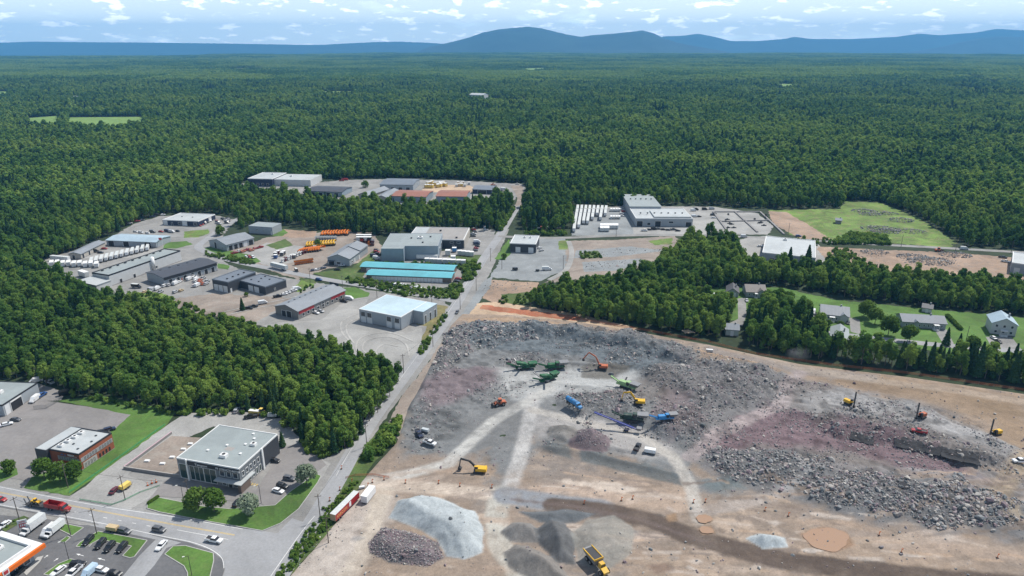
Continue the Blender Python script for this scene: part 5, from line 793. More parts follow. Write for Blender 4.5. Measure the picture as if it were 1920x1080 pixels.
proto('crusher', tracks(-2.8, 2.8, 1.35, .55, 1.1) + [('frame', MB().box(-5, 5, -1.1, 1.1, 1.1, 1.7), '*'), ('hopper', MB().hexa([(2.8, -.9, 2.3), (6.2, -.9, 2.3), (6.2, .9, 2.3), (2.8, .9, 2.3), (2.3, -1.8, 3.9), (7.0, -1.8, 3.9), (7.0, 1.8, 3.9), (2.3, 1.8, 3.9)]), 'steel_mid'), ('jaw_box', MB().box(.2, 2.3, -1.1, 1.1, 1.71, 3.8, .15, .1), '*'), ('engine_box', MB().box(-3.6, .1, -1.2, 1.2, 1.71, 3.2, .1, .08), '*'), ('flywheel', MB().tube((1.2, -1.35, 2.8), (1.2, -1.12, 2.8), .8, 14), 'steel_dark'), ('discharge_conveyor', conv(MB(), (-1.5, 0, 1.0), (-8.5, 0, 3.6), 1.0), '*'), ('side_chute', MB().beam((-2, 1.2, 1.5), (-2.4, 4.6, 3.0), .7, .25), 'steel_dark')])
proto('stacker', [('belt_frame', conv(MB(), (9.5, 0, 1.6), (-12, 0, 7.2), 1.1), '*'), ('feed_hopper', MB().hexa([(8.6, -.8, 1.7), (10.4, -.8, 1.7), (10.4, .8, 1.7), (8.6, .8, 1.7), (8.3, -1.2, 3), (10.7, -1.2, 3), (10.7, 1.2, 3), (8.3, 1.2, 3)]), 'steel_mid'), ('strut', MB().tube((3.6, -1.1, .9), (-2.6, -.5, 4.6), .12, 6).tube((3.6, 1.1, .9), (-2.6, .5, 4.6), .12, 6), '*'), ('strut', MB().tube((3.6, -1.1, .9), (6.4, -.5, 2.3), .12, 6).tube((3.6, 1.1, .9), (6.4, .5, 2.3), .12, 6), '*'), ('axle_frame', MB().box(2.6, 4.6, -1.4, 1.4, .6, .95), 'steel_dark')] + wheels((3.1, 4.2), 1.5, .5, .35, 5))
proto('drill_rig', tracks(-1.6, 1.6, 1.0, .45, .8) + [('body', MB().box(-2.0, 1.0, -.9, .9, .9, 2.2, .08, .05), '*'), ('cab', MB().box(.6, 1.7, .1, 1.0, 1.0, 2.7, .08, .05), 'car_glass'), ('arm', MB().beam((1.0, -.4, 1.6), (2.8, -.4, 2.4), .35, .4), '*'), ('mast', MB().box(2.7, 3.1, -.65, -.15, .2, 7.6), 'steel_dark'), ('drill_steel', MB().tube((3.2, -.4, 0), (3.2, -.4, 7.2), .09, 6), 'steel_mid'), ('dust_hood', MB().box(2.75, 3.5, -.8, 0, 0, .5), 'rubber')])
proto('tank_truck', [('cab', hull([(2.2, 1.15, 1.0, .7, 2.1, 2.8), (3.1, 1.15, 1.0, .7, 1.8, 2.6), (3.4, 1.1, .95, .7, 1.5, 1.75), (4.8, .95, .8, .7, 1.3, 1.55)]), '*'), ('windows', frus(2.5, 3.55, 2.6, 3.15, 1.16, 1.0, 1.8, 2.55), 'car_glass'), ('tank', MB().tube((-4.6, 0, 2.1), (1.9, 0, 2.1), 1.15, 16), '*', None, 1), ('tank_band', MB().tube((-3, 0, 2.1), (-2.85, 0, 2.1), 1.19, 16).tube((.2, 0, 2.1), (.35, 0, 2.1), 1.19, 16), 'steel_mid'), ('manhole', MB().tube((-1.2, 0, 3.2), (-1.2, 0, 3.45), .4, 10), 'steel_mid'), ('chassis', MB().box(-4.6, 4.5, -.5, .5, .6, 1.0), 'steel_dark')] + wheels((-3.6, -2.3, 3.6), 1.0, .52, .32, 6))
proto('dump_truck', [('cab', hull([(2.0, 1.15, 1.0, .8, 2.2, 3.0), (3.1, 1.15, 1.0, .8, 1.9, 2.8), (3.4, 1.05, .9, .8, 1.6, 1.9), (5.0, .9, .75, .8, 1.4, 1.7)]), '*'), ('windows', frus(2.4, 3.6, 2.5, 3.2, 1.16, 1.0, 1.9, 2.75), 'car_glass'), ('dump_body', MB().box(-4.6, 1.7, -1.25, -1.15, 1.2, 2.9).box(-4.6, 1.7, 1.15, 1.25, 1.2, 2.9).box(-4.6, -4.5, -1.15, 1.15, 1.2, 2.9).box(1.6, 1.7, -1.15, 1.15, 1.2, 3.2).box(-4.5, 1.6, -1.15, 1.15, 1.2, 1.35), '*'), ('chassis', MB().box(-4.4, 4.8, -.5, .5, .7, 1.15), 'steel_dark')] + lights_(5.0, -4.6, .7, 1.0) + wheels((-3.5, -2.1, 3.7), 1.0, .55, .35, 8))
proto('lowbed', [('deck', MB().box(-4.5, 3.2, -1.25, 1.25, .75, 1.0), 'steel_dark'), ('drawbar', MB().beam((3.2, 0, .8), (5.4, 0, .9), .5, .25), 'steel_dark'), ('ramp', MB().beam((-4.4, -.7, 1.0), (-5.0, -.7, 2.9), .6, .12).beam((-4.4, .7, 1.0), (-5.0, .7, 2.9), .6, .12), 'steel_mid')] + wheels((-3.4, -2.4), 1.0, .42, .3, 3))
proto('light_trailer', [('deck', MB().box(-2.2, 2.0, -1.0, 1.0, .55, .7), 'steel_dark'), ('cargo', MB().box(-2.1, 1.9, -.95, .95, .7, 2.0, .05, .05), '*'), ('drawbar', MB().beam((2.0, 0, .6), (3.4, 0, .5), .15, .12), 'steel_mid')] + wheels((-.4, .5), 1.05, .34, .22, 3))
proto('mat', [('rubber_mat', MB().box(-2.6, 2.6, -1.7, 1.7, 0, .22, .1, .1), 'blast_mat'), ('edge_chain', MB().box(-2.66, 2.66, -1.78, -1.7, .05, .2).box(-2.66, 2.66, 1.7, 1.78, .05, .2), 'steel_dark')])
proto('cone', [('base', MB().box(-.3, .3, -.3, .3, 0, .06), 'rubber'), ('cone_body', MB().tube((0, 0, .06), (0, 0, 1.0), .24, 10, .05), 'cone_orange'), ('stripe', MB().tube((0, 0, .45), (0, 0, .65), .175, 10, .13), 'lettering_white')])
proto('barrel_post', [('base', MB().box(-.35, .35, -.35, .35, 0, .1), 'rubber'), ('post', MB().tube((0, 0, .1), (0, 0, 1.6), .1, 8), 'cone_orange'), ('flag', MB().box(.0, .5, -.02, .02, 1.25, 1.6), 'cone_orange')])
VEH = dict(sedan=('car', 'car'), suv=('car', 'car'), hatch=('car', 'car'), pickup=('pickup_truck', 'pickup'), van=('van', 'van'), box_truck=('box_truck', 'truck'), trailer=('semi_trailer', 'trailer'), tank_truck=('tank_truck', 'truck'), light_trailer=('utility_trailer', 'trailer'))
def lay_mat(px, py, dx, dy, label, group, scale):
    x, y, z = ON(px, py); hd = heading(px, py, dx, dy) + R.uniform(-.12, .12); o = thing('blast_mat', label, 'mat', (x, y, z), hd, group); c, sn = math.cos(hd), math.sin(hd); mb = MB(); nx_, ny_ = 10, 9; lx, ly = 3.7 * scale, 3.2 * scale * R.uniform(.85, 1.1); ph = R.uniform(0, 6)
    for zz in (0, -.2):                        # a woven mat draped over the broken ground
        for b_ in range(ny_):
            for a in range(nx_): u = (a / (nx_ - 1) * 2 - 1) * lx * (1 + .06 * math.sin(b_ * 1.3 + ph)); v = (b_ / (ny_ - 1) * 2 - 1) * ly * (1 + .06 * math.sin(a * 1.1 + ph)); mb.v.append((u, v, max(qh(x + u * c - v * sn, y + u * sn + v * c) - z, -1.2) * .75 + .3 + zz + .12 * math.sin(u * 1.5 + ph) * math.sin(v * 1.2)))
    n_ = nx_ * ny_
    for b_ in range(ny_ - 1):
        for a in range(nx_ - 1): k = b_ * nx_ + a; mb.f += [(k, k + 1, k + nx_ + 1, k + nx_), (n_ + k, n_ + k + nx_, n_ + k + nx_ + 1, n_ + k + 1)]
    rim = list(range(nx_)) + [b_ * nx_ + nx_ - 1 for b_ in range(1, ny_)] + list(range(n_ - 2, n_ - nx_ - 1, -1)) + [b_ * nx_ for b_ in range(ny_ - 2, 0, -1)]
    mb.f += [(a, b_, b_ + n_, a + n_) for a, b_ in zip(rim, rim[1:] + rim[:1])]; part('rubber_weave', mb, 'blast_mat', o); return o
def put(kind, px, py, dx, dy, paint, label, group=None, name=None, cat=None, scale=1.0, flip=0):
    if kind == 'mat': return lay_mat(px, py, dx, dy, label, group, scale)
    nm, ct = VEH.get(kind, (kind, kind.replace('_', ' '))); x, y, z = ON(px, py); z = max(z, max(qh(x + a, y + b) for a in (-1.2, 1.2) for b in (-1.2, 1.2)) - .1, .17)
    return spawn(kind, name or nm, label, cat or ct, (x, y, z), heading(px, py, dx, dy) + flip, group, 'paint_' + paint + '_v', scale)
# ---- bottom-left traffic
for row in [('pickup', 402, 1016, 12, 2.5, 'white', 'white pickup with black bed driving on the avenue'), ('suv', 299, 996, 12, 2.4, 'grey', 'dark grey hatchback driving on the avenue'), ('sedan', 303, 1026, -10, 11, 'white', 'white car leaving the station onto the avenue'), ('suv', 234, 999, 12, 3, 'grey', 'dark grey car with trailer at the avenue roadside'), ('sedan', 2, 939, 12, 2, 'red', 'red car cut by the left edge on the avenue'),
    ('suv', 166, 1017, -9, 10, 'black', 'long black car, first of the station row from left'), ('suv', 189, 1023, -9, 10, 'black', 'black car, second of the station row from left'), ('suv', 206, 1029, -9, 10, 'black', 'black car, third of the station row from left'), ('suv', 229, 1030, -9, 10, 'black', 'black car, fourth of the station row from left'),
    ('sedan', 8, 988, -12, 8, 'white', 'white car at left edge above the station sign'), ('sedan', 36, 1076, -12, 10, 'black', 'black car at the station shop front'), ('suv', 147, 1061, 12, 0, 'black', 'black car at the end of the lower parking row'), ('sedan', 110, 1074, -10, 7, 'white', 'white sedan left in the lower parking row'), ('pickup', 139, 1077, -9, 8, 'white', 'white pickup in the middle of the lower parking row'), ('sedan', 191, 1071, 12, 3, 'white', 'white car with dark roof in the lower parking row'), ('sedan', 216, 1078, 12, 3, 'black', 'black car at the right of the lower parking row'), ('van', 168, 1078, -9, 8, 'paleblue', 'pale blue van in the lower parking row'),
    ('sedan', 215, 922, 8, -8, 'maroon', 'maroon car beside the foundation'), ('suv', 446, 946, 8, -9, 'black', 'black car alone below the showroom'), ('sedan', 522, 923, 12, 3.5, 'white', 'white car in the showroom parking row'), ('suv', 530, 914, 12, 3.5, 'black', 'black car beside the white one in the showroom row'), ('suv', 543, 900, 12, 2, 'grey', 'charcoal car at the far end of the showroom row'), ('sedan', 515, 866, 12, 2, 'black', 'dark car at the showroom side doors'), ('pickup', 471, 784, -12, 2, 'black', 'black pickup behind the showroom'), ('suv', 457, 771, 6, -9, 'black', 'dark car beside the white one behind the showroom'), ('suv', 444, 772, 6, -9, 'silver', 'silver car behind the showroom'),
    ('sedan', 13, 798, 12, -3, 'white', 'white car on the large worn lot at left'), ('sedan', 30, 789, 12, 1, 'grey', 'dark grey car on the large worn lot at left'), ('suv', 194, 813, 12, -2, 'black', 'dark car at the corner of the brick office, left'), ('suv', 206, 808, 12, -3, 'navy', 'dark car at the corner of the brick office, right'), ('van', 66, 752, -8, 6, 'white', 'white delivery van beside the left warehouse'), ('pickup', 78, 744, 8, -5, 'blue', 'blue pickup behind the white delivery van'), ('van', 68, 717, -8, 2, 'white', 'white van behind the left warehouse'), ('pickup', 94, 719, 12, 5, 'silver', 'silver pickup behind the left warehouse'), ('van', 124, 740, 12, -3, 'black', 'black van at the wood edge by the left warehouse'),
    ('light_trailer', 213, 996, 12, 2, 'tan', 'small trailer with tan load on the avenue roadside'), ('light_trailer', 236, 916, 9, -6, 'lightyellow', 'yellow trailer machine beside the maroon car'), ('light_trailer', 512, 783, 12, 0, 'palesteel', 'flat grey trailer behind the showroom')]: put(*row)
put('box_truck', 64, 992, -12, 9, 'white', 'large white box truck behind the price sign'); put('box_truck', 104, 998, -10, 8, 'white', 'white and blue box truck beside the big one', scale=.85); put('van', 92, 1000, -10, 8, 'white', 'white van between the two box trucks')
put('dump_truck', 110, 957, 12, 2.2, 'red', 'red dump truck driving on the avenue', name='dump_truck', cat='truck'); put('lowbed', 73, 950, 12, 2.2, 'red', 'low trailer behind the red dump truck', name='low_trailer', cat='trailer'); o = put('wheel_loader', 70, 949, 12, 2.2, 'yellow', 'yellow loader riding on the low trailer', name='wheel_loader', cat='loader', scale=.6); o.location.z += 1.0
put('wheel_loader', 492, 778, 12, 2, 'lightyellow', 'yellow loader parked behind the showroom', name='wheel_loader', cat='loader', scale=.9); put('white_box', 478, 778, 12, 1, 'lightyellow', 'yellow container behind the showroom', name='container', cat='container', scale=.7)
# ---- quarry machines
put('screen_plant', 985, 692, 12, -1, 'green', 'dark green screening plant with raised conveyors, left of three', name='screening_plant', cat='screening plant'); put('crusher', 1040, 692, 12, -1, 'green', 'green tracked crusher linked to the screening plant', name='crusher', cat='crusher'); put('screen_plant', 1028, 714, 12, -4, 'green', 'separate green screening plant on the pale quarry floor', name='screening_plant', cat='screening plant')
put('excavator_long', 1128, 692, -12, -1, 'rustorange', 'orange-red excavator reaching over the pit', name='excavator', cat='excavator'); put('crusher', 1174, 728, 12, 4, 'lime', 'pale green tracked crusher by the rubble', name='crusher', cat='crusher'); put('excavator_reach', 1196, 762, -12, -1, 'yellow', 'yellow excavator standing on the rubble', name='excavator', cat='excavator'); put('excavator_black', 898, 885, -12, -1, 'yellow', 'yellow excavator with black boom on the sand', name='excavator', cat='excavator')
put('wheel_loader', 936, 760, -12, 2, 'rustorange', 'orange wheel loader on the quarry floor', name='wheel_loader', cat='loader'); put('tank_truck', 1076, 765, 10, 6, 'sky', 'bright blue tank truck on the quarry floor'); put('crusher', 1184, 790, 12, 1, 'darkgreen', 'dark green crusher behind the blue stacker', name='crusher', cat='crusher'); put('crusher', 1246, 788, 12, -1, 'sky', 'blue jaw crusher with pale hopper', name='crusher', cat='crusher', scale=.8); put('stacker', 1160, 806, 12, 2, 'cobalt', 'long blue stacking conveyor over the purple heap', name='stacking_conveyor', cat='conveyor', scale=.9)
put('pickup', 1195, 842, 5, -9, 'black', 'black pickup by the berm in the quarry'); put('light_trailer', 1219, 850, 12, 2, 'white', 'white trailer beside the black pickup', scale=1.1); put('haul_truck', 1119, 1064, 10, 11, 'yellow', 'yellow articulated haul truck at the bottom of the quarry', name='haul_truck', cat='dump truck')
put('pickup', 786, 816, 6, 9, 'navy', 'dark blue pickup on the quarry edge'); put('light_trailer', 798, 810, 12, 3, 'palesteel', 'grey flat trailer beside the dark blue pickup', scale=.8); put('pickup', 806, 834, 12, 4, 'white', 'white pickup on the quarry edge'); put('pickup', 1723, 811, -12, -2, 'red', 'red and white pickup among the drill rigs'); put('pickup', 1912, 868, -12, 0, 'white', 'white pickup at the right quarry edge')
for row in [(1590, 758, 9, 4, 'yellow', 'yellow drill rig on the white-dusted rock, leftmost of three'), (1728, 783, -10, 3, 'rustorange', 'orange drill rig on the white-dusted rock, middle of three'), (1868, 815, -12, 2, 'yellow', 'yellow drill rig with tall dark mast, rightmost of three')]: put('drill_rig', *row, name='drill_rig', cat='drill rig')
for k, (px, py) in enumerate([(1697, 832), (1727, 838), (1757, 845), (1786, 851), (1815, 857)]): put('mat', px, py, 12, 3, 'black', 'black rubber blast mat, %s from the left in the row' % ['first', 'second', 'third', 'fourth', 'fifth'][k], 'blast mats on the purple rock', 'blast_mat', 'mat')
for k, (px, py) in enumerate([(1608, 820), (1625, 826), (1700, 912)]): put('mat', px, py, 12, 3, 'black', 'lone black blast mat, ' + ['left of the pair above the purple track', 'right of the pair above the purple track', 'single one below the purple track'][k], None, 'blast_mat', 'mat', .7)
o = put('trailer', 648, 958, -9, 9, 'red', 'red and grey semi trailer parked beside the straight road', flip=math.pi, scale=.88); part('end_wall', MB().box(-8.09, -8.03, -1.29, 1.29, 1.2, 4.0), 'lumber', o)
text_on(o, 'ARECON', 1.7, (-7.4, -1.3, 1.9), (math.pi / 2, 0, 0), 'lettering_orange'); part('side_emblem', MB().box(1.0, 2.2, -1.34, -1.29, 1.6, 3.6), 'lettering_white', o)
put('white_box', 691, 934, 7, -9, 'white', 'white site container beside the semi trailer', name='site_container', cat='container'); put('light_trailer', 679, 916, 12, -2, 'white', 'small white cart at the quarry gate', scale=.5)
CN = [(822, 907), (862, 912), (922, 915), (618, 940), (637, 920), (1165, 939), (1186, 936), (1322, 942), (1434, 958), (1478, 968), (640, 880), (660, 905), (690, 912), (760, 906), (720, 900), (1095, 945), (1300, 943), (1648, 1004), (1870, 1046), (1690, 1036), (698, 905)]
for px, py in CN: put('barrel_post', px, py, 1, 0, 'orange', 'orange marker post standing along the quarry tracks', 'orange marker posts in the quarry', 'marker_post', 'marker')
for px, py in [(277, 911), (285, 907), (293, 905)]: put('cone', px, py, 1, 0, 'orange', 'orange safety cone on the gravel before the foundation', 'cones before the foundation', 'safety_cone', 'cone', 1.4)
put('white_box', 1330, 660, 12, 1, 'palesteel', 'small grey container on the quarry back road', name='container', cat='container', scale=.5)
# ---- industrial yards: cars
def row_cars(pts, d, label, group, kinds=('sedan', 'suv', 'hatch', 'pickup', 'van'), paints=('white', 'black', 'grey', 'silver', 'white', 'red', 'navy')):
    for px, py in pts: put(R.choice(kinds), px, py, d[0] + R.uniform(-.6, .6), d[1], R.choice(paints), label, group)
row_cars([(375 + k * 4.5, 424 - k * 2.2) for k in range(6)], (10, 3), 'small car parked along the dark blue workshop side', 'cars along the dark blue workshop')
row_cars([(404 + R.uniform(0, 26), 411 + R.uniform(0, 10)) for k in range(14)], (10, 2), 'small vehicle crowded in the car yard right of the dark blue workshop', 'vehicles in the crowded car yard')
row_cars([(252 + k * 12 + R.uniform(-3, 3), 436 + R.uniform(-3, 4)) for k in range(8)], (10, 1), 'small vehicle in the scrap yard behind the blue-roofed shed', 'vehicles behind the blue-roofed shed'); row_cars([(244, 420), (258, 416), (267, 414), (286, 408), (294, 405), (306, 404)], (10, -1), 'small car parked along the forest edge yard', 'cars along the forest edge yard')
for row in [('van', 540, 571 - 1, 12, 0, 'white', 'white van alone beside the lot near the red-trimmed building')][:0]: put(*row)
for k, (px, py) in enumerate([(521, 557.5), (533, 553.5), (539, 551), (545, 548.5), (551, 546.5), (557, 544)]): put(['pickup', 'sedan', 'sedan', 'hatch', 'suv', 'van'][k], px, py, 12, -2, ['black', 'white', 'white', 'silver', 'white', 'white'][k], ['black pickup', 'white sedan, first', 'white sedan, second', 'silver car', 'white suv', 'white van'][k] + ' in the parking row behind the red-trimmed building')
put('van', 493, 570, 12, -2, 'white', 'white van parked alone on the brown lot'); put('suv', 467, 580, 12, -1, 'black', 'black car parked near the wood on the brown lot'); put('pickup', 475, 577, 12, -2, 'black', 'second black car by the wood on the brown lot')
put('sedan', 593, 588, 10, 3, 'white', 'white car before the red-trimmed building'); put('sedan', 602, 585, 10, 3, 'silver', 'silver car before the red-trimmed building'); put('pickup', 645, 566, 10, 2, 'black', 'dark pickup at the end of the red-trimmed building'); put('van', 655, 562, 10, 1, 'white', 'white van at the end of the red-trimmed building'); put('suv', 598, 526, 10, 1, 'blue', 'blue car on the side road')
for k, (px, py) in enumerate([(588, 508), (594, 507), (600, 505.5), (606, 504)]): put('sedan', px, py, 10, -2, ['navy', 'white', 'grey', 'navy'][k], ['first', 'second', 'third', 'fourth'][k] + ' car in the short row left of the rental workshop')
for px, py, c, lb in [(633, 507, 'black', 'black car on the lawn below the rental workshop'), (641, 499, 'white', 'white car at the rental workshop front')]: put('sedan', px, py, 10, 0, c, lb)
put('trailer', 524, 505, -12, -3, 'palesteel', 'long pale semi trailer parked along the side road'); put('box_truck', 556, 509, 6, 4, 'black', 'dark truck beside the long pale trailer', scale=.6); put('trailer', 801, 487.5, 12, .4, 'white', 'white semi trailer docked at the large grey-blue factory'); put('trailer', 114, 490, 12, 1, 'white', 'white semi trailer by the forest at far left')
row_cars([(888 + R.uniform(-2, 3), 432 + k * 4) for k in range(4)], (10, 0), 'car parked at the far corner of the large factory', 'cars at the far factory corner'); row_cars([(893 + R.uniform(-2, 2), 455 + k * 4) for k in range(5)], (10, 0), 'car parked right of the brown-roofed hall', 'cars beside the brown-roofed hall'); row_cars([(913 + R.uniform(-2, 2), 428 + k * 4) for k in range(2)], (10, 0), 'car parked below the wood by the straight road', 'cars below the wood')
row_cars([(700 + R.uniform(-4, 14), 470 + k * 4) for k in range(6)], (10, 1), 'vehicle parked left of the large grey-blue factory', 'vehicles left of the large factory'); row_cars([(722 + k * 10, 532 + k * 1.6) for k in range(8)], (8, -5), 'white boat or car stored below the near storage row', 'vehicles below the storage row', paints=('white', 'white', 'white', 'black')); put('sedan', 859, 524, 10, 0, 'red', 'red car at the end of the storage rows'); put('sedan', 856, 529, 10, 0, 'black', 'black car at the end of the storage rows')
put('sedan', 857, 587, -6, 9, 'grey', 'grey car driving on the straight road'); put('sedan', 1012, 466, 4, -1, 'white', 'white car, upper of two beside the black workshop'); put('sedan', 1015, 471, 4, -1, 'silver', 'silver car, lower of two beside the black workshop'); put('box_truck', 1025, 507, 12, 0, 'white', 'white truck at the edge of the grey forecourt', scale=.8); put('light_trailer', 966, 507, 12, 0, 'black', 'low black trailer on the grey forecourt'); put('light_trailer', 1008, 509, 12, 0, 'black', 'low dark trailer beside the white truck', scale=.7)
row_cars([(988 + R.uniform(-6, 6), 403 + k * 3.5) for k in range(4)], (10, 0), 'vehicle parked in the nook between trees and straight road', 'vehicles in the tree nook'); row_cars([(1012 + k * 7, 430 + R.uniform(-2, 2)) for k in range(6)], (10, 0), 'equipment parked beside the cross road below the trees', 'equipment beside the cross road', paints=('rustorange', 'white', 'grey', 'black'))
put('van', 1808, 468, 12, 1, 'white', 'white van driving on the cross road'); put('sedan', 1522, 455, 12, 1, 'red', 'red car on the cross road by the warehouse'); put('suv', 1497, 444, 12, 0, 'blue', 'blue car beyond the white-roofed warehouse'); put('wheel_loader', 1760, 472, 12, 0, 'rustorange', 'rust-red loader by the stripped lot', name='wheel_loader', cat='loader'); put('van', 1395, 445, 12, 0, 'white', 'white van left of the warehouse'); put('sedan', 1425, 463, 12, 0, 'white', 'white car at the warehouse side'); put('pickup', 1885, 492, 12, 2, 'white', 'white pickup at the right edge building'); put('pickup', 1880, 484, 12, 2, 'black', 'black pickup at the right edge building')
put('sedan', 1863, 636, 8, 5, 'white', 'white car before the two-storey house'); put('sedan', 1872, 642, 8, 5, 'black', 'black car before the two-storey house'); put('van', 1525, 588, -1, 9, 'white', 'white van in the pale house driveway'); put('sedan', 1513, 598, -3, 9, 'white', 'white car in the pale house driveway'); put('sedan', 1590, 607, 0, 9, 'black', 'black car beside the pale house'); put('sedan', 1400, 565, 2, 9, 'silver', 'silver car beside the grey bungalow'); put('van', 1345, 558, 9, 2, 'white', 'white camper behind the dark garage'); put('pickup', 1356, 552, 9, -3, 'white', 'white vehicle beside the dark garage')
row_cars([(1168 + R.uniform(-3, 3), 390 + k * 4) for k in range(5)], (10, 0), 'car parked between the trailers and the right plant', 'cars beside the trailer lot'); row_cars([(1208 + k * 9, 432 + R.uniform(-2, 3)) for k in range(8)], (10, 0), 'dark scrap or car in front of the right plant', 'items in front of the right plant', paints=('black', 'grey', 'black', 'white')); row_cars([(1300 + R.uniform(0, 45), 392 + R.uniform(0, 22)) for k in range(9)], (10, 0), 'small vehicle on the pale ground right of the plant', 'vehicles right of the plant', paints=('white', 'silver', 'sky', 'black'))
# trailers in rows at the right
for i, n_ in enumerate((6, 5, 4, 4, 3, 2, 3, 2)):
    for k in range(n_): put('trailer', 1083 + i * 7.6 - k * 1.3, 394.5 + k * 7.6 + i * .2, -.9, 8, 'white', 'long white trailer in the %s column of the right trailer lot, counted from the left' % ('first', 'second', 'third', 'fourth', 'fifth', 'sixth', 'seventh', 'eighth')[i], 'trailers in column %d of the right lot' % (i + 1), scale=.97)
for k in range(9): put('white_box', 1128 + (k % 6) * 5.6, 428 + (k // 6) * 5, 0, 8, 'white', 'white container in the block at the front of the trailer lot', 'white containers in the trailer lot', 'container', 'container', 1.1)
for k in range(8): put('white_box', 1146 + (k % 4) * 5, 396 + (k // 4) * 14, 0, 8, 'tan' if k > 4 else 'white', 'pale container stacked near the plant wall', 'pale containers near the plant', 'container', 'container', .8)
# white bodies and crates on the left
for k in range(9): put('white_box', 98 + k * 10.5, 498 + k * .3 - (k % 2), 3, -9, 'white', 'white truck body in the front row left of the white factory', 'white bodies, front row', 'truck_body', 'truck body', 1.05)
for k in range(12): put('trailer', 172 + k * 9.6, 494 - k * 2.4, 3, -9, 'white', 'white truck body in the long row behind the white factory', 'white bodies, long row', 'truck_body', 'truck body', .8)
put('white_box', 158, 519, 9, 3, 'white', 'large pale block at the left end of the white factory', name='truck_body', cat='truck body', scale=1.3); put('box_truck', 173, 474, 10, -1, 'black', 'black truck beside the low grey shed'); put('sedan', 196, 467.5, 10, 0, 'red', 'red car beside the low grey shed'); put('sedan', 189, 475, 10, 0, 'black', 'black car on the pale forecourt'); put('box_truck', 256, 540, 10, 1, 'black', 'black container truck at the wood edge', scale=.8)
row_cars([(310 + k * 9 + R.uniform(-2, 2), 537 - k * 2.8 + R.uniform(-1, 2)) for k in range(8)], (8, -4), 'white machine or car before the dark-roofed workshop', 'items before the dark-roofed workshop', paints=('white', 'silver', 'white', 'rustorange')); row_cars([(365 + R.uniform(-8, 30), 530 + R.uniform(-8, 8)) for k in range(14)], (8, -4), 'pale scrap vehicle heaped left of the charcoal workshop', 'scrap left of the charcoal workshop', paints=('white', 'silver', 'blue', 'rustorange', 'white'))
row_cars([(300 + R.uniform(-40, 40), 545 + R.uniform(-4, 6)) for k in range(8)], (8, -4), 'scrap item at the weed edge below the dark-roofed workshop', 'scrap at the weed edge', paints=('white', 'tan', 'silver'))
row_cars([(440 + k * 8, 474 - k * 1.5 + R.uniform(-1, 3)) for k in range(7)], (8, -2), 'machine parked before the four-door grey workshop', 'machines before the four-door workshop', paints=('rustorange', 'red', 'white', 'rustorange')); row_cars([(462, 483), (468, 483.5), (475, 484)], (6, 4), 'car in the short row at the hedge', 'cars at the hedge', paints=('white', 'white', 'red'))
for k in range(4): put('crate_stack', 862 + k * 7.5, 478 + k * .8, 5, 0, 'palesteel', 'pale crate in the upper row beside the large factory', 'crates, upper row', 'crate', 'crate', 1.5)
for k in range(9): put('crate_stack', 800 + k * 8.5 + R.uniform(-1.5, 1.5), 493 + k * .4, 5, 0, 'palesteel', 'pale crate in the lower row below the large factory', 'crates, lower row', 'crate', 'crate', 1.5)
put('crate_stack', 840, 479, 5, 0, 'palesteel', 'large pale crate at the factory dock', name='crate', cat='crate', scale=1.8); put('crate_stack', 852, 472.5, 5, 0, 'sky', 'bright blue bin at the factory dock', name='bin', cat='bin', scale=1.5); put('crate_stack', 850, 489, 5, 0, 'palesteel', 'lone pale crate between the two crate rows', name='crate', cat='crate', scale=1.6)
# lifts in rows
for k in range(10): put('boom_lift', 604 + k * 5.2, 443 - .5 * (k % 3) - k * .2, 6, -5, 'orange', 'orange boom lift in the back row of the lift yard', 'orange lifts, back row', 'boom_lift', 'lift', 1.3)
for k in range(8): put('scissor_lift', 594 + k * 5, 450, 6, -2, 'palesteel', 'small grey scissor lift in the row between orange and yellow lifts', 'grey scissor lifts', 'scissor_lift', 'lift', 1.2)
for k in range(11): put('boom_lift', 576 + k * 5, 464 - k * .4, 5, -7, 'yellow', 'yellow boom lift in the middle row of the lift yard', 'yellow lifts, middle row', 'boom_lift', 'lift', 1.3)
for k in range(9): put('boom_lift', 563 + k * 4.4, 475 - k * .5, 7, -2, 'orange', 'orange boom lift in the front row of the lift yard', 'orange lifts, front row', 'boom_lift', 'lift', 1.3)
for k in range(8): put('scissor_lift', 556 + k * 4, 497 - k * .6, 7, -1, 'orange', 'small orange scissor lift near the side road', 'orange scissor lifts', 'scissor_lift', 'lift', 1.2)
for k in range(12): put('scissor_lift', 530 + k * 5.5, 492 - k * 2.2, 6, -4, R.choice(['white', 'palesteel', 'maroon', 'white']), 'small pale lift along the fence of the lift yard', 'pale lifts along the fence', 'scissor_lift', 'lift', 1.2)
for k in range(8): put('crate_stack', 672 + (k % 4) * 7, 448 + (k // 4) * 4, 5, 0, R.choice(['darkgreen', 'palesteel']), 'green-grey crate in the corner of the lift yard below the wood', 'crates below the wood', 'crate', 'crate', 1.5)
for k in range(8): put('scissor_lift', 680 + (k % 4) * 6, 457 + (k // 4) * 4, 5, 0, R.choice(['orange', 'white', 'red', 'maroon']), 'red or orange lift behind the rental workshop', 'lifts behind the rental workshop', 'scissor_lift', 'lift', 1.4)
for k in range(8): put('crate_stack', 515 + R.uniform(0, 38), 478 + R.uniform(-2, 8), 5, 0, R.choice(['maroon', 'navy', 'blue', 'grey']), 'dark machine part heap at the edge of the pale yard', 'dark heap at the pale yard', 'scrap_bin', 'bin', 1.2)
for k in range(26): put('crate_stack', 796 + R.uniform(0, 40), 344 + R.uniform(0, 9), 5, R.uniform(-3, 3), 'lightyellow', 'yellow concrete form stacked in the far yard', 'yellow forms in the far yard', 'concrete_form', 'form', 1.6)
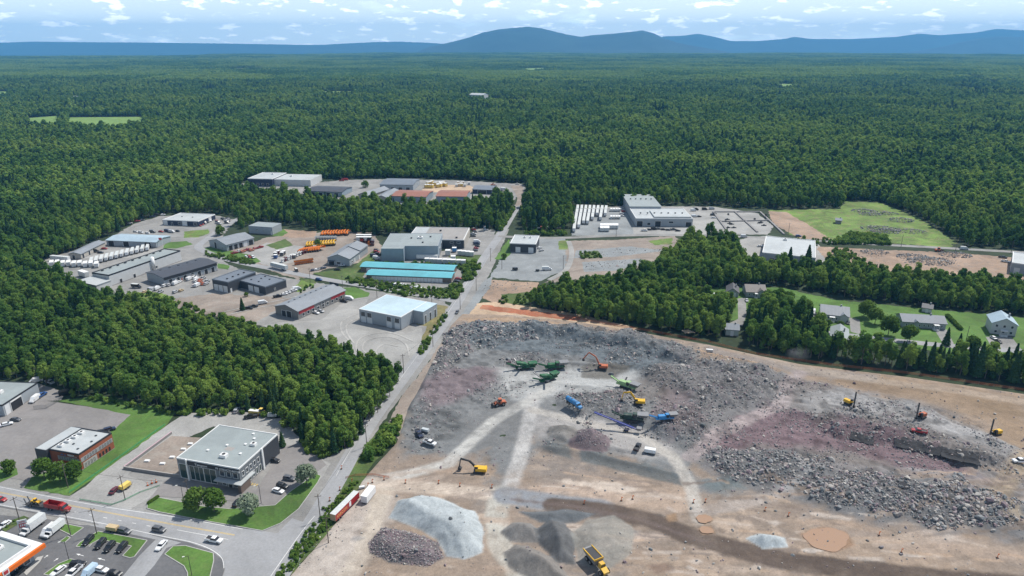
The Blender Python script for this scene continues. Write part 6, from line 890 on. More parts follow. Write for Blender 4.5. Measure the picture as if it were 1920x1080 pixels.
for k in range(10): put('crate_stack', 856 + R.uniform(0, 24), 345 + R.uniform(0, 6), 5, 0, R.choice(['lightyellow', 'tan', 'palesteel']), 'pale form at the right of the far yard', 'pale forms in the far yard', 'concrete_form', 'form', 1.3)
row_cars([(735 + k * 6, 385 + R.uniform(-1, 2)) for k in range(6)], (10, 0), 'white item behind the left red-roofed shed', 'items by the left red-roofed shed', paints=('white',)); put('box_truck', 945, 358, 10, 1, 'white', 'white truck at the far road end'); put('wheel_loader', 925, 349, 10, 0, 'rustorange', 'rust-red loader at the far road end', name='wheel_loader', cat='loader'); put('sedan', 970, 346, 10, 0, 'white', 'white car at the far road end'); row_cars([(640 + R.uniform(0, 12), 337 + R.uniform(0, 3)) for k in range(3)], (10, 0), 'red machine at the far edge of the empty yard', 'red machines in the far yard', paints=('red', 'rustorange'))
row_cars([(480 + k * 9, 356 + R.uniform(-2, 2)) for k in range(7)], (10, 0), 'car parked before the half hidden dark building', 'cars by the half hidden building')
# building site footings on the right
root = thing('foundation', 'grid of dark concrete footings on the right building site', 'foundation', (0, 0, 0))
for a, b in [((1337, 398), (1366, 437)), ((1337, 398), (1425, 398)), ((1378, 398), (1420, 436)), ((1425, 398), (1470, 440)), ((1350, 416), (1440, 414))]:
    p, q = U(*a), U(*b); part('footing', MB().beam((p[0], p[1], .5), (q[0], q[1], .5), 1.6, 1.0), 'concrete_dark', root)
for k in range(14):
    px, py = R.uniform(1350, 1440), R.uniform(402, 432); o = part('formwork', MB().box(-2.2, 2.2, -.4, .4, 0, .8).box(-.5, .5, -.7, .7, 0, 1.4), 'steel_dark', root); o.location = (*U(px, py), .05); o.rotation_euler.z = R.choice([0, .1, 1.5])
# ---- poles, lamps, wires
proto('pole', [('post', MB().tube((0, 0, 0), (0, 0, 10.5), .17, 8, .12), 'wood_pole'), ('crossarm', MB().box(-1.1, 1.1, -.06, .06, 9.6, 9.75), 'wood_pole'), ('insulator', MB().tube((-1, 0, 9.75), (-1, 0, 10), .06, 6).tube((1, 0, 9.75), (1, 0, 10), .06, 6), 'steel_mid')])
proto('lamp_post', [('post', MB().tube((0, 0, 0), (0, 0, 7.5), .1, 8, .07), 'steel_dark'), ('arm', MB().beam((0, 0, 7.4), (1.3, 0, 7.6), .08, .08), 'steel_dark'), ('lamp_head', MB().box(1.0, 1.7, -.15, .15, 7.52, 7.66), 'lamp')])
PR = [(688, 838), (757, 700), (812, 650), (863, 580), (893, 545), (920, 490), (601, 975), (616, 1018)]
PL = {}
for k, (px, py) in enumerate(PR): x, y, z = ON(px, py); PL[k] = (x, y, z); spawn('pole', 'utility_pole', 'utility pole on the straight road, ' + ['beside the wood below the junction', 'next above the shrubs', 'level with the swept gravel', 'at the side road junction', 'just above the junction', 'at the black workshop forecourt', 'by the semi trailer', 'nearest the camera on the quarry side'][k], 'utility pole', (x, y, z), rad(10))
for k, (px, py, lb) in enumerate([(235, 938, 'with wires beside the maroon car'), (356, 945, 'in front of the showroom'), (128, 915, 'in the trees before the brick office'), (38, 980, 'left of the price sign'), (133, 1004, 'on the small lawn by the box trucks'), (182, 1002, 'at the station lane entrance'), (582, 530, 'at the side road near the four parked cars'), (643, 545, 'on the lawn of the side road'), (707, 558, 'beside the white-roofed corner warehouse'), (810, 572, 'on the dry grass strip'), (1056, 505, 'by the track to the vacant lot'), (941, 505, 'left on the grey forecourt'), (1155, 446, 'on the cross road by the trailers'), (1689, 464, 'on the cross road, left of two near the stripped lot'), (1791, 472, 'on the cross road, right of two near the stripped lot'), (1895, 476, 'on the cross road at the right edge'), (1478, 440, 'on the cross road beyond the warehouse'), (1810, 645, 'among the lawns of the houses')]):
    x, y, z = ON(px, py); PL[20 + k] = (x, y, z); spawn('pole', 'utility_pole', 'utility pole ' + lb, 'utility pole', (x, y, z), rad(60))
for k, (px, py, lb) in enumerate([(345, 943, 'before the showroom beside the utility pole'), (490, 944, 'at the showroom parking corner'), (130, 1052, 'on the curved lawn at the station'), (360, 1080, 'on the rounded lawn at the avenue bend'), (118, 900, 'among the trees at the brick office')]): x, y, z = ON(px, py); spawn('lamp_post', 'lamp_post', 'slim lamp post ' + lb, 'lamp post', (x, y, .1), rad(200))
def wire(a, b, label, sag=.9, h_=9.9):
    mb = MB(); p = Vector(PL[a]) + Vector((0, 0, h_)); q = Vector(PL[b]) + Vector((0, 0, h_)); n_ = 10; pt = [p.lerp(q, i / n_) - Vector((0, 0, sag * 4 * (i / n_) * (1 - i / n_))) for i in range(n_ + 1)]
    for u, v in zip(pt, pt[1:]): mb.tube(u, v, .035, 4)
    tag(part('overhead_wire', mb, 'wire', None), label, 'wire')
for a, b, lb in [(7, 6, 'sagging wire between the two nearest roadside poles'), (6, 0, 'wire from the trailer pole to the wood pole'), (0, 1, 'wire along the road past the wood'), (1, 2, 'wire along the road above the shrubs'), (2, 3, 'wire to the side road junction'), (3, 4, 'wire just above the junction'), (4, 5, 'wire to the black workshop forecourt'), (22, 20, 'wire from the brick office pole to the foundation'), (20, 21, 'wire from the foundation to the showroom pole'), (23, 24, 'wire along the station side of the avenue'), (24, 25, 'wire between the lawn poles of the station'), (33, 34, 'wire over the cross road between two poles'), (34, 35, 'wire over the cross road to the right edge'), (27, 28, 'wire along the side road'), (28, 29, 'wire along the side road to the dry grass')]: wire(a, b, lb)
# ---- fences
def mesh_fence(name, pts, h_, mat, label, step=3.0):
    gp = G(pts); root = thing(name, label, 'fence', (0, 0, 0)); post = None
    for a, b in zip(gp, gp[1:]):
        L_ = math.hypot(b[0] - a[0], b[1] - a[1]); n_ = max(1, int(L_ / step)); mb = MB()
        for k in range(4): z = .25 + k * (h_ - .3) / 3; mb.beam((a[0], a[1], z + qh(*a)), (b[0], b[1], z + qh(*b)), .03, h_ * .09)
        part('netting', mb, mat, root)
        for k in range(n_):
            u = k / n_; x = a[0] + (b[0] - a[0]) * u; y = a[1] + (b[1] - a[1]) * u; pm = part('post', MB().tube((0, 0, 0), (0, 0, h_ + .15), .05, 5), 'steel_mid', root) if post is None else None
            if post is None: post = pm.data
            else: pm = bpy.data.objects.new('post', post); COL.objects.link(pm); pm.parent = root
            pm.location = (x, y, qh(x, y))
mesh_fence('safety_fence', [(1085, 600), (1200, 619), (1330, 643), (1420, 665), (1560, 686), (1700, 701), (1920, 733)], 1.3, 'fence_orange', 'orange safety fence along the foot of the tree row', 6)
mesh_fence('safety_fence', [(130, 925), (205, 872), (275, 822), (310, 797)], .9, 'fence_green', 'green safety netting along the lawn by the brick office', 4); mesh_fence('safety_fence', [(150, 938), (210, 948), (232, 940), (262, 925), (300, 912)], .8, 'fence_green', 'green safety netting across the showroom driveway', 4); mesh_fence('chain_fence', [(64, 768), (88, 766), (115, 750)], 1.8, 'steel_mid', 'grey fence beside the left warehouse yard', 3); mesh_fence('safety_fence', [(648, 898), (665, 893), (700, 893), (730, 898)], 1.0, 'fence_orange', 'orange barrier at the quarry gate', 4)
for k, (px, py) in enumerate([(462, 893), (480, 880), (496, 868)]): tag(part('yellow_tank', MB().tube((-.8, 0, .9), (.8, 0, .9), .8, 12).box(-.6, .6, -.5, .5, 0, .3), 'paint_yellow_v', None), 'round yellow display tank at the showroom wall, %s from the corner' % ['first', 'second', 'third'][k], 'tank').location = (*U(px + 3, py + 3), .05)
A = U(1290, 628); o = thing('tarp_shelter', 'pale tarp shelter at the foot of the wood by the quarry', 'shelter', (*A, .1), .2); part('tarp_roof', MB().add([(-3, -2.2, 2), (3, -2.2, 2), (3, 2.2, 2), (-3, 2.2, 2), (0, 0, 3.2)], [(0, 1, 4), (1, 2, 4), (2, 3, 4), (3, 0, 4), (0, 3, 2, 1)]), 'sand', o)
for sx_ in (-2.8, 2.8):
    for sy_ in (-2, 2): part('pole', MB().tube((sx_, sy_, 0), (sx_, sy_, 2), .06, 6), 'steel_mid', o)
A = U(306, 463); o = thing('flag', 'red and white flag on a pole beside the blue-roofed shed', 'flag', (*A, .05)); part('flagpole', MB().tube((0, 0, 0), (0, 0, 8), .07, 6), 'trim_white', o); part('flag_cloth', MB().box(-2.6, -.1, -.03, .03, 5.8, 7.6), 'trim_red', o)
# ================================================================ vegetation
def leaf_mat(name, dark, mid, light, trans=.35):
    m, t, b = nodes(name); N, K = t.nodes, t.links; N.remove(b); out_ = N['Material Output']
    at = N.new('ShaderNodeAttribute'); at.attribute_type = 'INSTANCER'; at.attribute_name = 'tint'
    vc = N.new('ShaderNodeVertexColor'); vc.layer_name = 'leaf'; oi = N.new('ShaderNodeObjectInfo')
    a1 = N.new('ShaderNodeMath'); a1.operation = 'MULTIPLY_ADD'; K.new(oi.outputs['Random'], a1.inputs[0]); a1.inputs[1].default_value = .58; K.new(at.outputs['Fac'], a1.inputs[2])
    sp = N.new('ShaderNodeSeparateColor'); K.new(vc.outputs[0], sp.inputs[0])
    a2 = N.new('ShaderNodeMath'); a2.operation = 'MULTIPLY_ADD'; K.new(sp.outputs[0], a2.inputs[0]); a2.inputs[1].default_value = .34; K.new(a1.outputs[0], a2.inputs[2])
    rp = N.new('ShaderNodeValToRGB'); rp.color_ramp.elements[0].position = .12; rp.color_ramp.elements[0].color = (*dark, 1); rp.color_ramp.elements[1].position = 1.0; rp.color_ramp.elements[1].color = (*light, 1); e = rp.color_ramp.elements.new(.55); e.color = (*mid, 1)
    K.new(a2.outputs[0], rp.inputs[0]); df = N.new('ShaderNodeBsdfDiffuse'); tr = N.new('ShaderNodeBsdfTranslucent'); mx = N.new('ShaderNodeMixShader'); mx.inputs[0].default_value = trans
    K.new(rp.outputs[0], df.inputs[0]); K.new(rp.outputs[0], tr.inputs[0]); K.new(df.outputs[0], mx.inputs[1]); K.new(tr.outputs[0], mx.inputs[2]); K.new(mx.outputs[0], out_.inputs[0]); MATS[name] = m
leaf_mat('leaf', (.050, .110, .030), (.105, .198, .043), (.215, .305, .066), .45); leaf_mat('leaf_conifer', (.022, .058, .026), (.036, .080, .033), (.062, .112, .042), .2); leaf_mat('leaf_silver', (.13, .17, .11), (.20, .25, .17), (.28, .33, .24)); leaf_mat('leaf_bright', (.05, .10, .018), (.075, .14, .025), (.12, .19, .04)); mk('bark', (.14, .115, .095), .95, .3, 3)
def leaves(centres, normals, size, rng):
    n = len(centres); a = rng.normal(size=(n, 3)); nn = normals + rng.normal(size=(n, 3)) * .55; nn /= np.linalg.norm(nn, axis=1)[:, None] + 1e-9
    u = np.cross(nn, a); u /= np.linalg.norm(u, axis=1)[:, None] + 1e-9; v = np.cross(nn, u); s = (size * rng.uniform(.6, 1.3, n))[:, None] / 2
    q = np.stack([centres - u * s - v * s * .7, centres + u * s * .9 - v * s, centres + u * s + v * s * .8, centres - u * s * .7 + v * s], 1).reshape(-1, 3)
    return q, rng.uniform(0, 1, n)
def leaf_mesh(name, q, val, mat, extra=None):
    n = len(q) // 4; me = bpy.data.meshes.new(name); me.vertices.add(len(q)); me.vertices.foreach_set('co', q.astype(np.float32).ravel()); me.loops.add(4 * n); me.loops.foreach_set('vertex_index', np.arange(4 * n)); me.polygons.add(n); me.polygons.foreach_set('loop_start', np.arange(0, 4 * n, 4)); me.polygons.foreach_set('loop_total', np.full(n, 4)); me.update()
    c = me.color_attributes.new('leaf', 'FLOAT_COLOR', 'POINT'); v4 = np.repeat(val, 4); c.data.foreach_set('color', np.stack([v4, v4, v4, np.ones_like(v4)], 1).astype(np.float32).ravel()); me.materials.append(M(mat)); return me
def crown_broad(h, r, nl, size, rng, low=.28, lobes=15, taper=0.0):
    cz = h * (1 + low) / 2; rz_ = h * (1 - low) / 2; L_ = []
    for k in range(lobes):
        d = rng.normal(size=3); d /= np.linalg.norm(d); d[2] = abs(d[2]) * .9 - .25 if k % 3 else d[2]; rr = rng.uniform(.45, .72); tp = 1 - taper * max(d[2] * .75, -.3); L_.append((np.array([d[0] * r * rr * tp, d[1] * r * rr * tp, cz + d[2] * rz_ * .82]), rng.uniform(.30, .50) * r * tp))
    L_.append((np.array([0, 0, cz]), r * .6)); L_.append((np.array([rng.normal() * .4, rng.normal() * .4, h - r * .55]), r * .52 * (1 - .5 * taper))); C_l, N_l, V_l = [], [], []; per = nl // len(L_)
    for c, rr in L_:
        d = rng.normal(size=(per, 3)); d /= np.linalg.norm(d, axis=1)[:, None]; rad_ = rr * rng.uniform(.72, 1.08, per)[:, None]; C_l.append(c + d * rad_ * np.array([1, 1, 1.05])); N_l.append(d + np.array([0, 0, .35])); V_l.append(np.full(per, rng.uniform(-.25, .25)))
    q, v = leaves(np.concatenate(C_l), np.concatenate(N_l), size, rng); return q, np.clip(v + np.concatenate(V_l), 0, 1)
def crown_conifer(h, r, nl, size, rng):
    z = h * (.08 + .92 * rng.uniform(0, 1, nl) ** 1.35); a = rng.uniform(0, 2 * np.pi, nl); tier = .75 + .25 * np.abs(np.sin(z * 2.6)); rr = r * (1 - z / h) ** .85 * tier * rng.uniform(.55, 1.05, nl) + .05
    C_l = np.stack([np.cos(a) * rr, np.sin(a) * rr, z], 1); N_l = np.stack([np.cos(a), np.sin(a), np.full(nl, .8)], 1); return leaves(C_l, N_l, size, rng)
def trunk_mb(h, r, rng, limbs=5, top=.75):
    mb = MB(); mb.tube((0, 0, -.3), (0, 0, h * .4), r, 7, r * .75).tube((0, 0, h * .4), (rng.normal() * .2, rng.normal() * .2, h * top), r * .75, 6, r * .2)
    for k in range(limbs): a = rng.uniform(0, 6.28); z = h * rng.uniform(.3, .6); l = h * rng.uniform(.14, .24); mb.tube((0, 0, z), (math.cos(a) * l, math.sin(a) * l, z + l * .9), r * .4, 5, r * .12)
    return mb
# (height, radius, leaves, leaf size, kind)
KIND = []
for k, (h_, r_, nl, sz, mt) in enumerate([(9.2, 2.1, 1400, .40, 'leaf'), (10.4, 2.0, 1400, .40, 'leaf'), (8.2, 2.4, 1500, .42, 'leaf'), (10.4, 2.6, 1800, .44, 'leaf'), (6.8, 1.9, 1100, .38, 'leaf'), (10.5, 1.8, 1100, .42, 'leaf_conifer')]):
    rng = np.random.default_rng(100 + k); q, v = crown_conifer(h_, r_, nl, sz, rng) if mt == 'leaf_conifer' else crown_broad(h_, r_, nl, sz, rng, low=[.2, .25, .15, .25, .08, 0][k], lobes=18, taper=[.3, .4, .15, .15, .3, 0][k])
    KIND.append((leaf_mesh('crown_%d' % k, q, v, mt), trunk_mb(h_, .16, rng, 0 if mt == 'leaf_conifer' else 5).mesh('trunk_%d' % k), h_)); KIND[-1][1].materials.append(M('bark'))
SPEC = {}
for nm, (h_, r_, nl, sz, mt, low) in dict(silver=(7, 3.2, 2600, .42, 'leaf_silver', .1), garden=(7.5, 3.4, 2600, .45, 'leaf_bright', .08), round=(5, 2.4, 1400, .4, 'leaf_bright', .05), spruce=(11, 2.6, 1800, .5, 'leaf_conifer', 0), shrub=(1.6, 1.1, 420, .3, 'leaf_bright', -.1), bigspruce=(15, 3.4, 2600, .6, 'leaf_conifer', 0)).items():
    rng = np.random.default_rng(hash(nm) % 1000 if False else len(nm) * 7 + 3); q, v = crown_conifer(h_, r_, nl, sz, rng) if mt == 'leaf_conifer' else crown_broad(h_, r_, nl, sz, rng, low=low)
    tm = trunk_mb(h_, .14 if h_ > 3 else .05, rng, 4, .6).mesh('trunk_' + nm); tm.materials.append(M('bark')); SPEC[nm] = (leaf_mesh('crown_' + nm, q, v, mt), tm)
def joined(name, crown, trunk):
    """crown and trunk as one mesh for the uncountable forest"""
    bm = bmesh.new(); bm.from_mesh(crown); nf = len(bm.faces); bm.from_mesh(trunk); bm.faces.ensure_lookup_table()
    for f in bm.faces[nf:]: f.material_index = 1
    me = bpy.data.meshes.new(name); bm.to_mesh(me); bm.free(); me.materials.append(crown.materials[0]); me.materials.append(trunk.materials[0]); return bpy.data.objects.new(name, me)
def proto_collection(name, objs):
    c = bpy.data.collections.new(name)
    for o in objs: c.objects.link(o)
    return c
def instancer(name, P, kind, rot, scl, tint_, coll, label, cat):
    me = bpy.data.meshes.new(name); me.vertices.add(len(P)); me.vertices.foreach_set('co', np.asarray(P, np.float32).ravel())
    for an, ty, da in (('pick', 'INT', np.asarray(kind, np.int32)), ('size', 'FLOAT', np.asarray(scl, np.float32)), ('tint', 'FLOAT', np.asarray(tint_, np.float32))): me.attributes.new(an, ty, 'POINT').data.foreach_set('value', da)
    me.attributes.new('turn', 'FLOAT_VECTOR', 'POINT').data.foreach_set('vector', np.asarray(rot, np.float32).ravel()); me.update()
    o = bpy.data.objects.new(name, me); COL.objects.link(o); tag(o, label, cat, kind='stuff')
    ng = bpy.data.node_groups.new('scatter_' + name, 'GeometryNodeTree'); ng.interface.new_socket('Geometry', in_out='INPUT', socket_type='NodeSocketGeometry'); ng.interface.new_socket('Geometry', in_out='OUTPUT', socket_type='NodeSocketGeometry')
    N, K = ng.nodes, ng.links; gi = N.new('NodeGroupInput'); go = N.new('NodeGroupOutput'); ip = N.new('GeometryNodeInstanceOnPoints'); ci = N.new('GeometryNodeCollectionInfo'); ci.inputs['Collection'].default_value = coll; ci.inputs['Separate Children'].default_value = True; ci.inputs['Reset Children'].default_value = True; ip.inputs['Pick Instance'].default_value = True
    def na(n_, ty): x = N.new('GeometryNodeInputNamedAttribute'); x.data_type = ty; x.inputs['Name'].default_value = n_; return x.outputs['Attribute']
    K.new(gi.outputs[0], ip.inputs['Points']); K.new(ci.outputs[0], ip.inputs['Instance']); K.new(na('pick', 'INT'), ip.inputs['Instance Index']); er = N.new('FunctionNodeEulerToRotation'); K.new(na('turn', 'FLOAT_VECTOR'), er.inputs[0]); K.new(er.outputs[0], ip.inputs['Rotation']); K.new(na('size', 'FLOAT'), ip.inputs['Scale']); K.new(ip.outputs[0], go.inputs[0])
    md = o.modifiers.new('scatter', 'NODES'); md.node_group = ng; return o
# ---- where the woods are
CLEAR = G([(-700, 1300), (-700, 705), (-60, 700), (60, 716), (130, 738), (200, 746), (330, 774), (440, 768), (500, 772), (545, 802), (562, 832), (608, 860), (642, 854), (690, 803), (752, 716), (735, 704), (680, 678), (560, 645), (430, 626), (330, 600), (250, 578), (150, 548), (60, 515), (48, 500), (130, 474), (200, 446), (250, 420), (300, 402), (400, 400), (455, 407), (442, 425), (455, 430), (490, 416), (535, 420), (600, 432), (660, 438), (735, 443), (770, 436), (880, 430), (932, 434), (946, 415), (962, 386), (955, 376), (900, 388), (820, 394), (740, 393), (660, 388), (575, 380), (470, 365), (425, 354), (470, 338), (560, 338), (640, 336), (700, 334), (850, 336), (985, 343), (992, 355), (985, 380), (974, 405), (984, 437), (1060, 434), (1072, 425), (1075, 391), (1180, 385), (1340, 385), (1440, 392), (1575, 390), (1583, 376), (1650, 378), (1720, 406), (1795, 452), (1810, 463), (1960, 470), (2010, 476), (2030, 755), (2700, 905), (2700, 1300)])
W4 = G([(990, 575), (1015, 558), (1080, 548), (1150, 538), (1230, 508), (1268, 476), (1290, 450), (1372, 452), (1384, 485), (1425, 512), (1540, 514), (1620, 518), (1700, 532), (1800, 540), (1980, 548), (1980, 596), (1850, 586), (1690, 570), (1560, 554), (1470, 534), (1390, 536), (1345, 540), (1290, 545), (1284, 564), (1340, 574), (1380, 576), (1366, 602), (1352, 640), (1290, 628), (1200, 614), (1088, 597)])
W5 = G([(1396, 640), (1402, 606), (1440, 578), (1492, 596), (1530, 622), (1546, 660), (1600, 670), (1700, 679), (1800, 688), (1980, 710), (1980, 732), (1800, 704), (1650, 688), (1500, 670), (1410, 652)])
FIELDS = [G(p) for p in ([(140, 205), (200, 203), (205, 210), (150, 213)], [(600, 172), (660, 171), (665, 178), (610, 180)], [(1190, 190), (1230, 189), (1235, 196), (1195, 197)], [(420, 130), (500, 129), (500, 134), (425, 135)], [(980, 128), (1030, 127), (1030, 133), (985, 134)], [(128, 219), (265, 218), (274, 234), (230, 246), (190, 246), (126, 240)], [(50, 220), (110, 216), (110, 243), (56, 241)], [(900, 185), (990, 185), (990, 192), (905, 192)], [(1762, 163), (1815, 164), (1856, 172), (1842, 178), (1788, 172)], [(1790, 142), (1830, 146), (1880, 157), (1865, 161), (1812, 152)], [(1458, 157), (1490, 157), (1486, 167), (1462, 167)], [(375, 167), (405, 166), (402, 174), (380, 175)], [(-30, 173), (16, 173), (16, 184), (-30, 184)], [(878, 184), (908, 184), (908, 190), (878, 190)], [(575, 261), (622, 261), (626, 273), (575, 273)])]
def wooded(X, Y):
    ok = sdist(CLEAR, X, Y) < 0
    near = Y < 1000
    ok |= near & ((sdist(W4, X, Y) > 0) | (sdist(W5, X, Y) > 0))
    for f in FIELDS: ok &= ~(sdist(f, X, Y) > 0)
    for bx_, by_, rz, W_, D_ in BFOOT:
        c, s = math.cos(rz), math.sin(rz); lx = (X - bx_) * c + (Y - by_) * s; ly = -(X - bx_) * s + (Y - by_) * c; ok &= ~((lx > -2.5) & (lx < W_ + 2.5) & (ly > -3) & (ly < D_ + 2.5))
    return ok
def grid(y0_, y1_, sp, rng):
    gy_ = np.arange(y0_, y1_, sp); Xs, Ys = [], []
    for y in gy_: hw = y * .82 + 120; x = np.arange(-hw, hw, sp); Xs.append(x); Ys.append(np.full_like(x, y))
    X = np.concatenate(Xs); Y = np.concatenate(Ys); X = X + rng.uniform(-.48, .48, len(X)) * sp; Y = Y + rng.uniform(-.48, .48, len(Y)) * sp; k = wooded(X, Y); return X[k], Y[k]
PA = []
for a, b, sp in ((150, 530, 3.4), (530, 1000, 5.0), (1000, 1650, 6.2), (1650, 2900, 7.7)):
    X, Y = grid(a, b, sp, NR); s = sp / 4.3 / KS; sc_ = np.clip(NR.normal(1.0, .24, len(X)), .45, 1.7) * KS * (.88 if sp < 4.9 else .93 if sp < 6 else 1.0 if sp < 7.0 else 1.12)
    PA.append((X, Y, sc_))
X = np.concatenate([p[0] for p in PA]); Y = np.concatenate([p[1] for p in PA]); SCL = np.concatenate([p[2] for p in PA])
stand = fbm(X, Y, 61, 3, 1 / 130.0); con = fbm(X, Y, 71, 3, 1 / 70.0)
KD = NR.integers(0, 5, len(X)); KD = np.where((con > .38) & (NR.uniform(0, 1, len(X)) < .45), 5, KD); KD = np.where(NR.uniform(0, 1, len(X)) < .035, 5, KD)
TN = np.clip(.20 + .55 * stand + .35 * fbm(X, Y, 62, 3, 1 / 45.0) + NR.normal(0, .10, len(X)), 0, .8)
w5 = sdist(W5, X, Y) > -2; SCL = np.where(w5, SCL * 1.12, SCL); TN = np.where(w5, TN * .6, TN); SCL = np.where(Y < 420, SCL * np.where(X < -20, .86, 1.0), SCL)
Z = np.where(np.hypot(X, Y) > 1300, land_h(X, Y), 0.0)
# the trees that show largest stand on their own, the rest are the forest
d = np.hypot(X, Y); pxx, pyy = PX(X, Y, 6.0); vis = (pxx > -40) & (pxx < 1960) & (pyy < 1090)
sel = np.where(vis)[0]; sel = sel[np.argsort(d[sel])][:262]; solo = np.zeros(len(X), bool); solo[sel] = True
def tree(loc, crown, trunk, rz, s, tint_, label, group, name='tree', cat='tree'):
    o = thing(name, label, cat, loc, rz, group); o.scale = (s, s, s)
    t_ = bpy.data.objects.new('trunk', trunk); COL.objects.link(t_); t_.parent = o; c = bpy.data.objects.new('crown', crown); COL.objects.link(c); c.parent = o; c['tint'] = float(tint_); return o
in4 = sdist(W4, X, Y) > -1; in5 = w5
for i in sel:
    con_ = KD[i] == 5; wh = 'quarry-side tree row on the right' if in5[i] else ('wood beyond the quarry' if in4[i] else 'wood left of the straight road')
    if not (in4[i] or in5[i]):
        wh = ('wood behind the brick office' if pxx[i] < 300 else 'wood behind the showroom' if pxx[i] < 540 else 'wood edge beside the straight road') + (', taller than most' if SCL[i] > 1.3 else ', small and low' if SCL[i] < .82 else '')
    tree((X[i], Y[i], 0), KIND[KD[i]][0], KIND[KD[i]][1], NR.uniform(0, 6.28), SCL[i], TN[i], ('dark pointed conifer' if con_ else 'leafy green broadleaf tree') + ' in the ' + wh, ('conifers' if con_ else 'broadleaf trees') + ' in the ' + wh, 'conifer_tree' if con_ else 'broadleaf_tree')
near_c = proto_collection('tree_kinds', [joined('tree_kind_%d' % k, KIND[k][0], KIND[k][1]) for k in range(6)])
far_objs = []
for k, (h_, r_, nl, sz, mt) in enumerate([(9, 3.0, 400, .95, 'leaf'), (10, 2.8, 400, .92, 'leaf'), (8.3, 3.4, 420, 1.0, 'leaf'), (10.3, 3.3, 420, 1.0, 'leaf'), (7.5, 2.8, 330, .95, 'leaf'), (10.5, 2.2, 240, 1.0, 'leaf_conifer')]):
    rng = np.random.default_rng(200 + k); q, v = crown_conifer(h_, r_, nl, sz, rng) if mt == 'leaf_conifer' else crown_broad(h_, r_, nl, sz, rng, low=.12, lobes=11, taper=.1); far_objs.append(joined('tree_kind_far_%d' % k, leaf_mesh('c', q, v, mt), KIND[k][1]))
# beyond 2.3 km whole tree groups are scattered instead of single trees
def grove(seed):
    rng = np.random.default_rng(seed); qs, vs__ = [], []
    for k in range(34):
        x, y = rng.uniform(-24, 24, 2); h_ = rng.uniform(9, 14); q, v = crown_broad(h_, rng.uniform(3.2, 4.8), 56, 3.0, rng, low=.05, lobes=5); off = rng.uniform(-.3, .3); qs.append(q + np.array([x, y, 0])); vs__.append(np.clip(v + off, 0, 1))
    return bpy.data.objects.new('tree_group_%d' % seed, leaf_mesh('grove', np.concatenate(qs), np.concatenate(vs__), 'leaf'))
groves = [grove(k) for k in range(5)]
allc = proto_collection('forest_kinds', [])
for k, o in enumerate(far_objs): o.name = 'b_far_%d' % k; allc.objects.link(o)
for k, o in enumerate(list(near_c.objects)): o.name = 'a_near_%d' % k; allc.objects.link(o)
for k, o in enumerate(groves): o.name = 'c_grove_%d' % k; allc.objects.link(o)
rest = ~solo; pick = np.where(d < 780, KD, KD + 6)
gxs, gys = [], []
for a, b, sp in ((2880, 5200, 50), (5200, 11800, 66)):
    x_, y_ = grid(a, b, sp, NR); gxs.append(x_); gys.append(y_)
GX = np.concatenate(gxs); GY = np.concatenate(gys); gz = land_h(GX, GY); gt = np.clip(.30 + .9 * fbm(GX, GY, 61, 3, 1 / 420.0) + NR.normal(0, .06, len(GX)), 0, .7)
FX = np.concatenate([X[rest], GX]); FY = np.concatenate([Y[rest], GY]); FZ = np.concatenate([Z[rest], gz - .5]); n_ = len(FX)
RT = np.zeros((n_, 3)); RT[:, 2] = NR.uniform(0, 6.28, n_)
instancer('forest', np.stack([FX, FY, FZ], 1), np.concatenate([pick[rest], 12 + NR.integers(0, 5, len(GX))]), RT, np.concatenate([SCL[rest], NR.uniform(1.25, 1.7, len(GX))]), np.concatenate([TN[rest], gt]), allc, 'endless green mixed forest covering the land to the horizon', 'forest')
print('forest instances', n_)
